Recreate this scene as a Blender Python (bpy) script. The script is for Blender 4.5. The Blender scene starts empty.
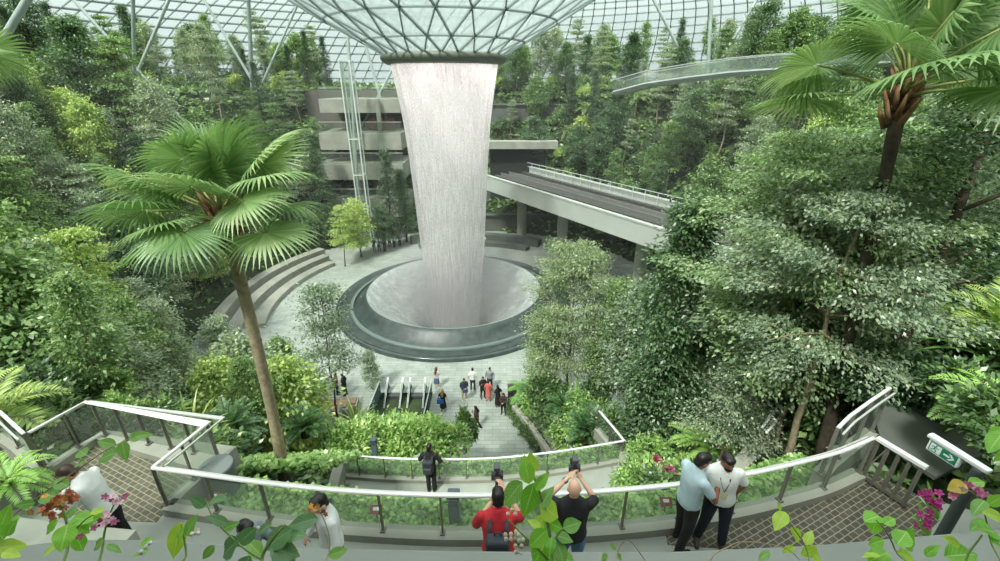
import bpy, bmesh, math, random
import numpy as np
from mathutils import Vector, Matrix, Quaternion, noise as mnoise

SC = bpy.context.scene
COL = SC.collection
PI = math.pi
rad = math.radians
rng = random.Random(11)

# ------------------------------------------------------------------ camera
F = 450.0
PITCH = math.atan(450.0 / 1020.0)
CP, SP = math.cos(PITCH), math.sin(PITCH)
CAM = Vector((0, 0, 19.0))


def ray(u, v):
    x = (u - 500.0) / F
    y = (280.5 - v) / F
    return Vector((x, CP + SP * y, -SP + CP * y))


def at_z(u, v, z):
    d = ray(u, v)
    return CAM + d * ((z - CAM.z) / d.z)


def at_y(u, v, Y):
    d = ray(u, v)
    return CAM + d * (Y / d.y)


def at_t(u, v, t):
    return CAM + ray(u, v) * t


def proj(p):
    d = Vector(p) - CAM
    fw = d.y * CP - d.z * SP
    if fw < 0.05:
        return (-9999, -9999)
    up = d.y * SP + d.z * CP
    return (500 + F * d.x / fw, 280.5 - F * up / fw)


cam_data = bpy.data.cameras.new('camera')
cam_data.sensor_width = 36.0
cam_data.sensor_fit = 'HORIZONTAL'
cam_data.lens = 36.0 * F / 1000.0
cam_data.clip_start = 0.02
cam_data.clip_end = 1000
cam = bpy.data.objects.new('camera', cam_data)
COL.objects.link(cam)
cam.location = CAM
cam.rotation_euler = (PI / 2 - PITCH, 0, 0)
SC.camera = cam

# ------------------------------------------------------------------ materials
LEAF_GAIN = 1.55


def leafc(c, sat=0.86):
    y = 0.2126 * c[0] + 0.7152 * c[1] + 0.0722 * c[2]
    return tuple(min(0.9, max(0.0, (y + (x - y) * sat) * LEAF_GAIN * g)) for x, g in zip(c[:3], (1.0, 0.96, 1.05))) + (1,)


MATS = {}


def srgb(r, g, b):
    def c(x):
        x /= 255.0
        return x / 12.92 if x <= 0.04045 else ((x + 0.055) / 1.055) ** 2.4
    return (c(r), c(g), c(b), 1.0)


class NT:
    def __init__(self, name):
        self.m = bpy.data.materials.new(name)
        self.m.use_nodes = True
        self.t = self.m.node_tree
        self.t.nodes.clear()
        self.out = self.t.nodes.new('ShaderNodeOutputMaterial')

    def n(self, kind, **kw):
        nd = self.t.nodes.new('ShaderNode' + kind)
        for k, v in kw.items():
            if k in nd.inputs.keys():
                nd.inputs[k].default_value = v
            else:
                setattr(nd, k, v)
        return nd

    def l(self, a, b):
        self.t.links.new(a, b)

    def mixc(self, fac, a, b, blend='MIX'):
        nd = self.t.nodes.new('ShaderNodeMix')
        nd.data_type = 'RGBA'
        nd.blend_type = blend
        for val, idx in ((fac, 0), (a, 6), (b, 7)):
            if hasattr(val, 'is_linked') or hasattr(val, 'links'):
                self.l(val, nd.inputs[idx])
            else:
                nd.inputs[idx].default_value = val
        return nd.outputs[2]

    def ramp(self, fac, stops):
        nd = self.t.nodes.new('ShaderNodeValToRGB')
        el = nd.color_ramp.elements
        while len(el) < len(stops):
            el.new(0.5)
        for e, (p, c) in zip(el, stops):
            e.position = p
            e.color = c if hasattr(c, '__len__') else (c, c, c, 1)
        self.l(fac, nd.inputs[0])
        return nd.outputs[0]

    def math(self, op, a, b=None, clamp=False):
        nd = self.t.nodes.new('ShaderNodeMath')
        nd.operation = op
        nd.use_clamp = clamp
        for val, idx in ((a, 0), (b, 1)):
            if val is None:
                continue
            if hasattr(val, 'links'):
                self.l(val, nd.inputs[idx])
            else:
                nd.inputs[idx].default_value = val
        return nd.outputs[0]

    def coords(self, kind='Object', scale=(1, 1, 1)):
        tc = self.n('TexCoord')
        mp = self.n('Mapping')
        mp.inputs['Scale'].default_value = scale
        self.l(tc.outputs[kind], mp.inputs['Vector'])
        return mp.outputs[0]


def plain(name, c, rough=0.6, metal=0.0, var=0.0, scale=6.0, spec=0.5):
    if name in MATS:
        return MATS[name]
    k = NT(name)
    p = k.n('BsdfPrincipled')
    p.inputs['Roughness'].default_value = rough
    p.inputs['Metallic'].default_value = metal
    p.inputs['Specular IOR Level'].default_value = spec
    if var > 0:
        nz = k.n('TexNoise', Scale=scale, Detail=5.0)
        k.l(k.coords(), nz.inputs['Vector'])
        lo = tuple(x * (1 - var) for x in c[:3]) + (1,)
        hi = tuple(min(1, x * (1 + var)) for x in c[:3]) + (1,)
        k.l(k.ramp(nz.outputs[0], [(0.3, lo), (0.7, hi)]), p.inputs['Base Color'])
    else:
        p.inputs['Base Color'].default_value = c
    k.l(p.outputs[0], k.out.inputs[0])
    MATS[name] = k.m
    return k.m


def leaf_mat(name, stops, trans=0.4, gloss=0.06, rough=0.4, objvar=0.25):
    """Foliage: every separate leaf takes its own hue, every plant its own shift."""
    if name in MATS:
        return MATS[name]
    k = NT(name)
    geo = k.n('NewGeometry')
    oi = k.n('ObjectInfo')
    s = [(i / (len(stops) - 1) * 0.98, leafc(c)) for i, c in enumerate(stops)]
    f = k.math('ADD', k.math('MULTIPLY', geo.outputs['Random Per Island'], 1 - objvar),
               k.math('MULTIPLY', oi.outputs['Random'], objvar))
    col = k.ramp(f, s)
    d = k.n('BsdfDiffuse')
    t = k.n('BsdfTranslucent')
    k.l(col, d.inputs[0])
    tc = k.mixc(1.0, col, (1.1, 1.12, 0.8, 1), 'MULTIPLY')
    k.l(tc, t.inputs[0])
    m1 = k.n('MixShader', Fac=trans)
    k.l(d.outputs[0], m1.inputs[1])
    k.l(t.outputs[0], m1.inputs[2])
    g = k.n('BsdfGlossy', Roughness=rough)
    g.inputs[0].default_value = (0.9, 0.95, 0.9, 1)
    m2 = k.n('MixShader', Fac=gloss)
    k.l(m1.outputs[0], m2.inputs[1])
    k.l(g.outputs[0], m2.inputs[2])
    k.l(m2.outputs[0], k.out.inputs[0])
    MATS[name] = k.m
    return k.m


# ------------------------------------------------------------------ objects
def tag(o, label=None, cat=None, group=None, kind=None):
    if label:
        o['label'] = label
    if cat:
        o['category'] = cat
    if group:
        o['group'] = group
    if kind:
        o['kind'] = kind
    return o


def thing(name, label, cat, loc=(0, 0, 0), rz=0.0, group=None):
    o = bpy.data.objects.new(name, None)
    o.empty_display_size = 0.1
    COL.objects.link(o)
    o.location = loc
    o.rotation_euler = (0, 0, rz)
    return tag(o, label, cat, group)


def link(name, me, mats, parent=None, loc=None):
    o = bpy.data.objects.new(name, me)
    COL.objects.link(o)
    if mats is not None:
        for m in (mats if isinstance(mats, (list, tuple)) else [mats]):
            me.materials.append(m)
    if parent is not None:
        o.parent = parent
    if loc is not None:
        o.location = loc
    return o


def dup(root, loc, rz=0.0, s=1.0, label=None, group=None):
    r = root.copy()
    COL.objects.link(r)
    r.location = loc
    r.rotation_euler = (0, 0, rz)
    r.scale = (s, s, s) if not hasattr(s, '__len__') else s
    if label:
        r['label'] = label
    if group:
        r['group'] = group
    elif 'group' in r.keys() and group == '':
        del r['group']
    for ch in list(root.children):
        c = ch.copy()
        COL.objects.link(c)
        c.parent = r
        for g in ch.children:
            d = g.copy()
            COL.objects.link(d)
            d.parent = c
    return r


class MB:
    """Collects boxes, tubes, lathes, lofts ... into ONE mesh."""

    def __init__(self):
        self.v = []
        self.f = []
        self.mi = []
        self.cur = 0

    def add(self, vs, fs):
        b = len(self.v)
        self.v.extend([tuple(x) for x in vs])
        for f in fs:
            self.f.append(tuple(b + i for i in f))
            self.mi.append(self.cur)
        return self

    def box(self, c, s, rz=0.0, M=None):
        hx, hy, hz = s[0] / 2, s[1] / 2, s[2] / 2
        vs = [Vector((x, y, z)) for z in (-hz, hz) for y in (-hy, hy) for x in (-hx, hx)]
        R = M if M is not None else Matrix.Rotation(rz, 3, 'Z')
        vs = [R @ p + Vector(c) for p in vs]
        return self.add(vs, [(0, 2, 3, 1), (4, 5, 7, 6), (0, 1, 5, 4), (2, 6, 7, 3), (0, 4, 6, 2), (1, 3, 7, 5)])

    def bbox(self, c, s, bev=0.01, rz=0.0, M=None):
        """box with chamfered edges"""
        bm = bmesh.new()
        bmesh.ops.create_cube(bm, size=1)
        for p in bm.verts:
            p.co = Vector((p.co.x * s[0], p.co.y * s[1], p.co.z * s[2]))
        bmesh.ops.bevel(bm, geom=list(bm.edges), offset=bev, segments=2, affect='EDGES', profile=0.6)
        R = M if M is not None else Matrix.Rotation(rz, 3, 'Z')
        bm.verts.index_update()
        self.add([R @ p.co + Vector(c) for p in bm.verts], [[q.index for q in f.verts] for f in bm.faces])
        bm.free()
        return self

    def bar(self, a, b, w, h, up=(0, 0, 1)):
        """rectangular bar between two points"""
        a, b = Vector(a), Vector(b)
        d = (b - a).normalized()
        s = d.cross(Vector(up))
        if s.length < 1e-4:
            s = d.cross(Vector((0, 1, 0)))
        s.normalize()
        u = s.cross(d)
        vs = []
        for p in (a, b):
            for i, j in ((-1, -1), (1, -1), (1, 1), (-1, 1)):
                vs.append(p + s * (i * w / 2) + u * (j * h / 2))
        return self.add(vs, [(3, 2, 1, 0), (4, 5, 6, 7), (0, 1, 5, 4), (1, 2, 6, 5), (2, 3, 7, 6), (3, 0, 4, 7)])

    def tube(self, pts, r, n=6, cap=True):
        pts = [Vector(p) for p in pts]
        rs = r if hasattr(r, '__len__') else [r] * len(pts)
        vs, fs = [], []
        ref = None
        for i, p in enumerate(pts):
            if i == 0:
                d = pts[1] - pts[0]
            elif i == len(pts) - 1:
                d = pts[-1] - pts[-2]
            else:
                d = pts[i + 1] - pts[i - 1]
            d = d.normalized() if d.length > 1e-9 else Vector((0, 0, 1))
            if ref is None:
                ref = Vector((1, 0, 0)) if abs(d.x) < 0.8 else Vector((0, 1, 0))
            s = (ref - d * ref.dot(d)).normalized()
            ref = s
            t = d.cross(s)
            for k in range(n):
                a = 2 * PI * k / n
                vs.append(p + (s * math.cos(a) + t * math.sin(a)) * rs[i])
        for i in range(len(pts) - 1):
            for k in range(n):
                k2 = (k + 1) % n
                fs.append((i * n + k, i * n + k2, (i + 1) * n + k2, (i + 1) * n + k))
        if cap:
            fs.append(tuple(reversed(range(n))))
            fs.append(tuple((len(pts) - 1) * n + k for k in range(n)))
        return self.add(vs, fs)

    def strip(self, path, prof, closed_prof=True, cap=True):
        """sweep a 2-D profile (side, up) along a mostly horizontal path"""
        pts = [Vector(p) for p in path]
        vs, fs = [], []
        m = len(prof)
        for i, p in enumerate(pts):
            d = pts[min(i + 1, len(pts) - 1)] - pts[max(i - 1, 0)]
            d.z = 0
            d.normalize()
            s = Vector((d.y, -d.x, 0))
            if 0 < i < len(pts) - 1:
                d1 = (pts[i] - pts[i - 1]); d1.z = 0; d1.normalize()
                cs = max(0.35, abs(d1.dot(d)))
                s = s / cs
            for (a, b) in prof:
                vs.append(p + s * a + Vector((0, 0, b)))
        for i in range(len(pts) - 1):
            for k in range(m if closed_prof else m - 1):
                k2 = (k + 1) % m
                fs.append((i * m + k, (i + 1) * m + k, (i + 1) * m + k2, i * m + k2))
        if cap and closed_prof:
            fs.append(tuple(range(m)))
            fs.append(tuple(reversed([(len(pts) - 1) * m + k for k in range(m)])))
        return self.add(vs, fs)

    def lathe(self, prof, n=32, c=(0, 0, 0), closed=False):
        vs, fs = [], []
        m = len(prof)
        for k in range(n):
            a = 2 * PI * k / n
            for (r, z) in prof:
                vs.append((c[0] + r * math.cos(a), c[1] + r * math.sin(a), c[2] + z))
        for k in range(n):
            k2 = (k + 1) % n
            for i in range(m if closed else m - 1):
                j = (i + 1) % m
                fs.append((k * m + i, k2 * m + i, k2 * m + j, k * m + j))
        return self.add(vs, fs)

    def prism(self, poly, z0, z1):
        n = len(poly)
        vs = [(p[0], p[1], z0) for p in poly] + [(p[0], p[1], z1) for p in poly]
        fs = [tuple(reversed(range(n))), tuple(range(n, 2 * n))]
        for k in range(n):
            k2 = (k + 1) % n
            fs.append((k, k2, n + k2, n + k))
        return self.add(vs, fs)

    def ball(self, c, r, n=10, m=7, M=None):
        rx, ry, rz = r if hasattr(r, '__len__') else (r, r, r)
        vs = [Vector((0, 0, -rz))]
        for j in range(1, m):
            t = -PI / 2 + PI * j / m
            for k in range(n):
                a = 2 * PI * k / n
                vs.append(Vector((rx * math.cos(t) * math.cos(a), ry * math.cos(t) * math.sin(a), rz * math.sin(t))))
        vs.append(Vector((0, 0, rz)))
        if M is not None:
            vs = [M @ p for p in vs]
        vs = [p + Vector(c) for p in vs]
        fs = []
        for k in range(n):
            fs.append((0, 1 + (k + 1) % n, 1 + k))
            b = 1 + (m - 2) * n
            fs.append((len(vs) - 1, b + k, b + (k + 1) % n))
        for j in range(m - 2):
            for k in range(n):
                a0 = 1 + j * n + k
                a1 = 1 + j * n + (k + 1) % n
                fs.append((a0, a1, a1 + n, a0 + n))
        return self.add(vs, fs)

    def mesh(self, name, smooth=False):
        me = bpy.data.meshes.new(name)
        me.from_pydata(self.v, [], self.f)
        if any(self.mi):
            me.polygons.foreach_set('material_index', self.mi)
        if smooth:
            me.polygons.foreach_set('use_smooth', [True] * len(self.f))
        me.update()
        return me

    def build(self, name, mats, parent=None, smooth=False, loc=None):
        return link(name, self.mesh(name, smooth), mats, parent, loc)


def quads_mesh(name, V, n_per=4):
    """V: (N,4,3) array of quads -> mesh"""
    N = V.shape[0]
    me = bpy.data.meshes.new(name)
    me.vertices.add(N * 4)
    me.vertices.foreach_set('co', V.reshape(-1).astype(np.float32))
    me.loops.add(N * 4)
    me.loops.foreach_set('vertex_index', np.arange(N * 4, dtype=np.int32))
    me.polygons.add(N)
    me.polygons.foreach_set('loop_start', np.arange(0, N * 4, 4, dtype=np.int32))
    me.update(calc_edges=True)
    me.validate()
    return me


def nrmz(a):
    return a / np.maximum(np.linalg.norm(a, axis=-1, keepdims=True), 1e-9)


def leaves_arr(pos, dirs, nrm, length, width, droop=0.15):
    """diamond leaves (N,4,3): base, side, tip, side"""
    dirs = nrmz(dirs)
    side = nrmz(np.cross(dirs, nrm))
    up = nrmz(np.cross(side, dirs))
    L = length[:, None]
    W = width[:, None]
    base = pos
    mid = pos + dirs * L * 0.5
    a = mid + side * W * 0.5 + up * W * 0.12
    b = mid - side * W * 0.5 + up * W * 0.12
    tip = pos + dirs * L - up * L * droop
    return np.stack([base, a, tip, b], axis=1)
EXPOSURE = 0.85
SKY = 1.15
SUN = 5.0
MIST = 0.35
RINGW = 22.0
HAZE = 0.0011
# ------------------------------------------------------------------ light and air
SC.view_settings.view_transform = 'Standard'
SC.view_settings.look = 'None'
SC.view_settings.gamma = 1.0
SC.view_settings.use_curve_mapping = False
SC.view_settings.exposure = EXPOSURE
SC.cycles.use_denoising = True
SC.cycles.max_bounces = 7
SC.cycles.diffuse_bounces = 3
SC.cycles.glossy_bounces = 2
SC.cycles.transmission_bounces = 4
SC.cycles.transparent_max_bounces = 14
SC.cycles.volume_bounces = 0
SC.cycles.sample_clamp_indirect = 8.0
SC.cycles.caustics_reflective = False
SC.cycles.caustics_refractive = False

w = bpy.data.worlds.new('overcast_sky')
SC.world = w
w.use_nodes = True
wt = w.node_tree
wt.nodes.clear()
wo = wt.nodes.new('ShaderNodeOutputWorld')
wb = wt.nodes.new('ShaderNodeBackground')
wg = wt.nodes.new('ShaderNodeTexCoord')
ws = wt.nodes.new('ShaderNodeSeparateXYZ')
wr = wt.nodes.new('ShaderNodeValToRGB')
wt.links.new(wg.outputs['Generated'], ws.inputs[0])
wt.links.new(ws.outputs[2], wr.inputs[0])
wr.color_ramp.elements[0].position = 0.1
wr.color_ramp.elements[0].color = (0.285, 0.325, 0.322, 1)
wr.color_ramp.elements[1].position = 0.7
wr.color_ramp.elements[1].color = (1.3, 1.32, 1.28, 1)
wt.links.new(wr.outputs[0], wb.inputs[0])
wb.inputs[1].default_value = SKY
wt.links.new(wb.outputs[0], wo.inputs[0])

sl = bpy.data.lights.new('sun', 'SUN')
sl.energy = SUN
sl.angle = rad(8)
sl.color = (1.0, 0.96, 0.88)
so = bpy.data.objects.new('sun', sl)
COL.objects.link(so)
so.rotation_euler = (rad(30), rad(-22), 0)

# ------------------------------------------------------------------ terrain
VC = Vector((-4.3, 38.9, 0))        # the vortex axis
PR = 21.0
CORR = [(-9.5, 18.0), (3.6, 18.0), (8, 29), (-14, 29)]
TRK_C = Vector((16.0, 36.9)); TRK_D = Vector((0.544, -0.839)); TRK_N = Vector((0.839, 0.544))


def d_poly(x, y, poly):
    best = 1e9
    inside = True
    n = len(poly)
    for i in range(n):
        ax, ay = poly[i]
        bx, by = poly[(i + 1) % n]
        ex, ey = bx - ax, by - ay
        t = max(0, min(1, ((x - ax) * ex + (y - ay) * ey) / (ex * ex + ey * ey)))
        dx, dy = x - ax - ex * t, y - ay - ey * t
        best = min(best, dx * dx + dy * dy)
        if ex * (y - ay) - ey * (x - ax) < 0:
            inside = False
    return -math.sqrt(best) if inside else math.sqrt(best)


def lerp_tab(x, tab):
    if x <= tab[0][0]:
        return tab[0][1]
    for (a, va), (b, vb) in zip(tab, tab[1:]):
        if x <= b:
            return va + (vb - va) * (x - a) / (b - a)
    return tab[-1][1]


FRONT = [(4.2, 11.9), (4.9, 12.3), (5.8, 12.2), (7.0, 9.3), (8.3, 7.7), (11.0, 7.6), (12.0, 6.4), (15, 2.6), (18.2, -0.2)]


def height(x, y):
    d = min(math.hypot(x - VC.x, y - VC.y) - PR, d_poly(x, y, CORR))
    if d <= 0:
        return -0.25 if math.hypot(x - VC.x, y - VC.y) > 9.2 else -6.0
    h = min(18.0, 1.08 * d)
    if y > 20:                                   # terraces on the far slopes
        st = 3.4
        k = math.floor(h / st)
        fr = h / st - k
        h = (k + min(1.0, max(0.0, (fr - 0.45) / 0.55)) ** 1.0) * st if h < 17.9 else h
    h += 0.35 * mnoise.noise(Vector((x * 0.3, y * 0.3, 0))) - 0.1
    # the track runs in a cutting
    q = abs((x - TRK_C.x) * TRK_N.x + (y - TRK_C.y) * TRK_N.y)
    if y < 60:
        h = min(h, 4.6 + max(0, q - 5.5) * 1.6)
    # front slope below the terrace
    if y < 19:
        wgt = 1.0 - max(0, min(1, (abs(x - 0.6) - 5.2) / 2.6))
        if wgt > 0:
            fb = lerp_tab(y, FRONT)
            h = h * (1 - wgt) + fb * wgt
        if y < 6.6 and -9.2 < x < 9.5:
            h = min(h, 12.3)
        if y < 4.2:
            h = min(h, 12.3) if abs(x) < 10 else h
    return h


def build_terrain():
    x0, x1, y0, y1, st = -74, 74, -8, 116, 0.8
    nx, ny = int((x1 - x0) / st), int((y1 - y0) / st)
    vs = []
    for j in range(ny + 1):
        for i in range(nx + 1):
            x, y = x0 + i * st, y0 + j * st
            vs.append((x, y, height(x, y)))
    fs = []
    for j in range(ny):
        for i in range(nx):
            a = j * (nx + 1) + i
            fs.append((a, a + 1, a + nx + 2, a + nx + 1))
    me = bpy.data.meshes.new('ground')
    me.from_pydata(vs, [], fs)
    me.polygons.foreach_set('use_smooth', [True] * len(fs))
    k = NT('forest_soil')
    p = k.n('BsdfPrincipled', Roughness=0.95)
    nz = k.n('TexNoise', Scale=1.3, Detail=8.0)
    k.l(k.coords(), nz.inputs['Vector'])
    k.l(k.ramp(nz.outputs[0], [(0.3, (0.022, 0.03, 0.014, 1)), (0.55, (0.035, 0.06, 0.02, 1)), (0.75, (0.06, 0.085, 0.035, 1))]), p.inputs['Base Color'])
    k.l(p.outputs[0], k.out.inputs[0])
    o = link('ground', me, k.m)
    tag(o, kind='structure')


build_terrain()

# paving materials -----------------------------------------------------------


def paving(name, c1, c2, mortar, scale, bw=0.5, rh=0.25, ms=0.02, rot=0.0, rough=0.75, var=0.35):
    k = NT(name)
    p = k.n('BsdfPrincipled', Roughness=rough)
    tc = k.n('TexCoord')
    mp = k.n('Mapping')
    mp.inputs['Rotation'].default_value = (0, 0, rot)
    k.l(tc.outputs['Object'], mp.inputs['Vector'])
    b = k.n('TexBrick')
    b.inputs['Scale'].default_value = scale
    b.inputs['Brick Width'].default_value = bw
    b.inputs['Row Height'].default_value = rh
    b.inputs['Mortar Size'].default_value = ms
    b.inputs['Color1'].default_value = c1
    b.inputs['Color2'].default_value = c2
    b.inputs['Mortar'].default_value = mortar
    k.l(mp.outputs[0], b.inputs['Vector'])
    nz = k.n('TexNoise', Scale=0.8, Detail=6.0)
    k.l(mp.outputs[0], nz.inputs['Vector'])
    f = k.ramp(nz.outputs[0], [(0.3, (1 - var, 1 - var, 1 - var, 1)), (0.7, (1 + var * 0.3,) * 3 + (1,))])
    k.l(k.mixc(1.0, b.outputs[0], f, 'MULTIPLY'), p.inputs['Base Color'])
    k.l(p.outputs[0], k.out.inputs[0])
    return k.m


M_PLAZA = paving('plaza_stone', srgb(170, 178, 169), srgb(152, 161, 152), srgb(128, 137, 129), 1.0, 0.9, 0.3, 0.014, rot=0.0, var=0.2)
M_PATH = plain('path_concrete', srgb(150, 156, 146), 0.8, var=0.12, scale=1.5)
M_TERR = plain('terrace_concrete', srgb(158, 164, 154), 0.75, var=0.13, scale=1.2)
M_PAVER = paving('grass_joint_pavers', srgb(92, 90, 80), srgb(112, 108, 96), srgb(168, 165, 128), 1.0, 0.14, 0.085, 0.007, rot=0.42, var=0.3)
M_PAVER2 = paving('dark_pavers', srgb(78, 76, 68), srgb(96, 92, 82), srgb(160, 155, 128), 1.0, 0.14, 0.085, 0.007, rot=-0.45, var=0.4)
M_CONC = plain('grey_concrete', srgb(150, 152, 140), 0.85, var=0.18, scale=0.7)
M_CONC_D = plain('dark_concrete', srgb(92, 97, 90), 0.85, var=0.2, scale=0.8)
M_COPING = plain('pale_coping', srgb(138, 144, 137), 0.7, var=0.08, scale=2.5)
M_STEEL = plain('brushed_steel', srgb(196, 198, 194), 0.4, 0.3, var=0.05)
M_WHITESTEEL = plain('white_steel', srgb(214, 220, 218), 0.45, 0.1)
M_DARKSTEEL = plain('dark_bronze_steel', srgb(112, 110, 100), 0.5, 0.2)
M_BLACK = plain('black_rubber', srgb(28, 28, 30), 0.6)


def glass_mat(name, tint, refl=0.08, frost=0.0, frostcol=(0.8, 0.86, 0.84, 1)):
    k = NT(name)
    t = k.n('BsdfTransparent')
    t.inputs[0].default_value = tint
    g = k.n('BsdfGlossy', Roughness=0.05)
    m = k.n('MixShader', Fac=refl)
    k.l(t.outputs[0], m.inputs[1])
    k.l(g.outputs[0], m.inputs[2])
    last = m
    if frost > 0:
        d = k.n('BsdfTranslucent')
        d.inputs[0].default_value = frostcol
        d2 = k.n('BsdfDiffuse')
        d2.inputs[0].default_value = frostcol
        md = k.n('MixShader', Fac=0.5)
        k.l(d.outputs[0], md.inputs[1])
        k.l(d2.outputs[0], md.inputs[2])
        m2 = k.n('MixShader', Fac=frost)
        k.l(m.outputs[0], m2.inputs[1])
        k.l(md.outputs[0], m2.inputs[2])
        last = m2
    k.l(last.outputs[0], k.out.inputs[0])
    return k.m


M_GLASS = glass_mat('rail_glass', (0.86, 0.9, 0.86, 1), 0.06, 0.06)
M_ROOFGLASS = glass_mat('roof_glass', (0.88, 0.94, 0.94, 1), 0.04, 0.22, (0.8, 0.9, 0.9, 1))
M_FUNNEL = glass_mat('funnel_glass', (0.8, 0.88, 0.87, 1), 0.05, 0.36, (0.46, 0.53, 0.52, 1))
M_DARKGLASS = glass_mat('teal_glass', (0.35, 0.45, 0.43, 1), 0.12, 0.25, (0.18, 0.25, 0.24, 1))

# plaza ------------------------------------------------------------------------
PIT = (-7.9, -4.5, 20.2, 24.6)


def build_plaza():
    st = 0.5
    mb = MB()
    idx = {}

    def vid(i, j):
        if (i, j) not in idx:
            idx[(i, j)] = len(mb.v)
            mb.v.append((i * st, j * st, 0.0))
        return idx[(i, j)]
    for i in range(-56, 40):
        for j in range(36, 124):
            x, y = (i + 0.5) * st, (j + 0.5) * st
            d = min(math.hypot(x - VC.x, y - VC.y) - PR, d_poly(x, y, CORR))
            if d > 0.8 or math.hypot(x - VC.x, y - VC.y) < 9.4 or (PIT[0] < x < PIT[1] and PIT[2] < y < PIT[3]):
                continue
            mb.f.append((vid(i, j), vid(i + 1, j), vid(i + 1, j + 1), vid(i, j + 1)))
            mb.mi.append(0)
    o = mb.build('floor', M_PLAZA)
    tag(o, kind='structure')


build_plaza()

# the pool and its bowl ------------------------------------------------------------
k = NT('pool_water')
p = k.n('BsdfPrincipled', Roughness=0.42)
nz = k.n('TexNoise', Scale=1.6, Detail=4.0)
k.l(k.coords(), nz.inputs['Vector'])
k.l(k.ramp(nz.outputs[0], [(0.35, srgb(44, 56, 54)), (0.7, srgb(70, 82, 79))]), p.inputs['Base Color'])
bmp = k.n('Bump', Strength=0.25, Distance=0.05)
nz2 = k.n('TexNoise', Scale=5.0, Detail=3.0)
k.l(k.coords(), nz2.inputs['Vector'])
k.l(nz2.outputs[0], bmp.inputs['Height'])
k.l(bmp.outputs[0], p.inputs['Normal'])
k.l(p.outputs[0], k.out.inputs[0])
M_POOL = k.m
M_BOWL = plain('wet_bowl', srgb(140, 152, 146), 0.3, var=0.12, scale=0.4)
M_DARKSTONE = plain('wet_dark_stone', srgb(64, 76, 73), 0.2, var=0.2, scale=1.2)

pool = thing('fountain_pool', 'round dark pool with a raised bowl catching the waterfall in the plaza', 'fountain', (VC.x, VC.y, 0))
m = MB()
m.lathe([(10.9, 0.0), (10.9, 0.28), (10.75, 0.32), (10.55, 0.32), (10.5, 0.12), (10.0, 0.12)], 96)
m.build('kerb', M_DARKSTONE, pool, True)
m = MB()
m.lathe([(10.55, 0.22), (9.6, 0.2), (9.0, 0.22)], 96)
m.build('outer_water', M_POOL, pool, True)
m = MB()
m.lathe([(9.65, 0.16), (9.65, 0.36), (9.5, 0.4), (9.35, 0.36)], 96)
m.build('step_rim', plain('step_stone', srgb(104, 118, 113), 0.4), pool, True)
m = MB()
m.lathe([(9.4, 0.2), (8.9, 0.5), (8.45, 1.0), (8.25, 1.22), (8.1, 1.26)], 96)
m.build('overflow_wall', M_POOL, pool, True)
m = MB()
m.lathe([(8.12, 1.25), (7.95, 1.24), (7.6, 1.0), (6.8, 0.3), (5.6, -0.7), (4.2, -1.7), (3.2, -2.6), (2.7, -4.0), (0.01, -4.2)], 96)
m.build('bowl', M_BOWL, pool, True)
k = NT('foam')
p = k.n('BsdfDiffuse')
p.inputs[0].default_value = srgb(228, 232, 228)
t = k.n('BsdfTransparent')
nz = k.n('TexNoise', Scale=1.2, Detail=8.0)
k.l(k.coords(), nz.inputs['Vector'])
mx = k.n('MixShader')
k.l(k.ramp(nz.outputs[0], [(0.3, 0.1), (0.75, 0.6)]), mx.inputs[0])
k.l(t.outputs[0], mx.inputs[1])
k.l(p.outputs[0], mx.inputs[2])
k.l(mx.outputs[0], k.out.inputs[0])
m = MB()
m.lathe([(8.0, 1.27), (7.65, 1.06), (6.8, 0.36), (5.6, -0.63), (4.2, -1.62), (3.2, -2.5), (2.8, -3.9)], 96)
m.build('foam', k.m, pool, True)

# mist standing in the bowl
k = NT('mist_air')
vs_ = k.n('VolumeScatter')
vs_.inputs['Color'].default_value = (0.97, 1.0, 0.99, 1)
tc = k.n('TexCoord')
gr = k.n('TexGradient')
gr.gradient_type = 'SPHERICAL'
mp = k.n('Mapping')
k.l(tc.outputs['Object'], mp.inputs[0])
mp.inputs['Scale'].default_value = (1 / 8.6, 1 / 8.6, 1 / 5.0)
k.l(mp.outputs[0], gr.inputs[0])
k.l(k.math('MULTIPLY', k.math('POWER', gr.outputs[0], 1.3), MIST), vs_.inputs['Density'])
k.l(vs_.outputs[0], k.out.inputs[1])
m = MB()
m.lathe([(0.01, -3.6), (3.0, -2.8), (7.2, -0.1), (8.0, 0.4), (7.6, 2.2), (5.5, 4.2), (0.01, 4.9)], 40)
o = m.build('mist', k.m, None, True, (VC.x, VC.y, 1.0))
tag(o, 'white spray mist hanging in the bowl at the foot of the waterfall', 'mist', kind='stuff')

# thin damp haze that fills the far half of the dome
if HAZE > 0:
    k = NT('haze_air')
    vs_ = k.n('VolumeScatter')
    vs_.inputs['Color'].default_value = (0.95, 1.0, 0.99, 1)
    vs_.inputs['Density'].default_value = HAZE
    k.l(vs_.outputs[0], k.out.inputs[1])
    k.m.cycles.homogeneous_volume = True
    m = MB()
    m.prism([(-55, 17), (50, 17), (56, 60), (40, 88), (0, 98), (-40, 88), (-62, 55)], -0.2, 20.2)
    o = m.build('haze', k.m)
    tag(o, 'thin white damp haze hanging over the plaza and the far forest', 'haze', kind='stuff')

# ------------------------------------------------------------------ waterfall


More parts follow.
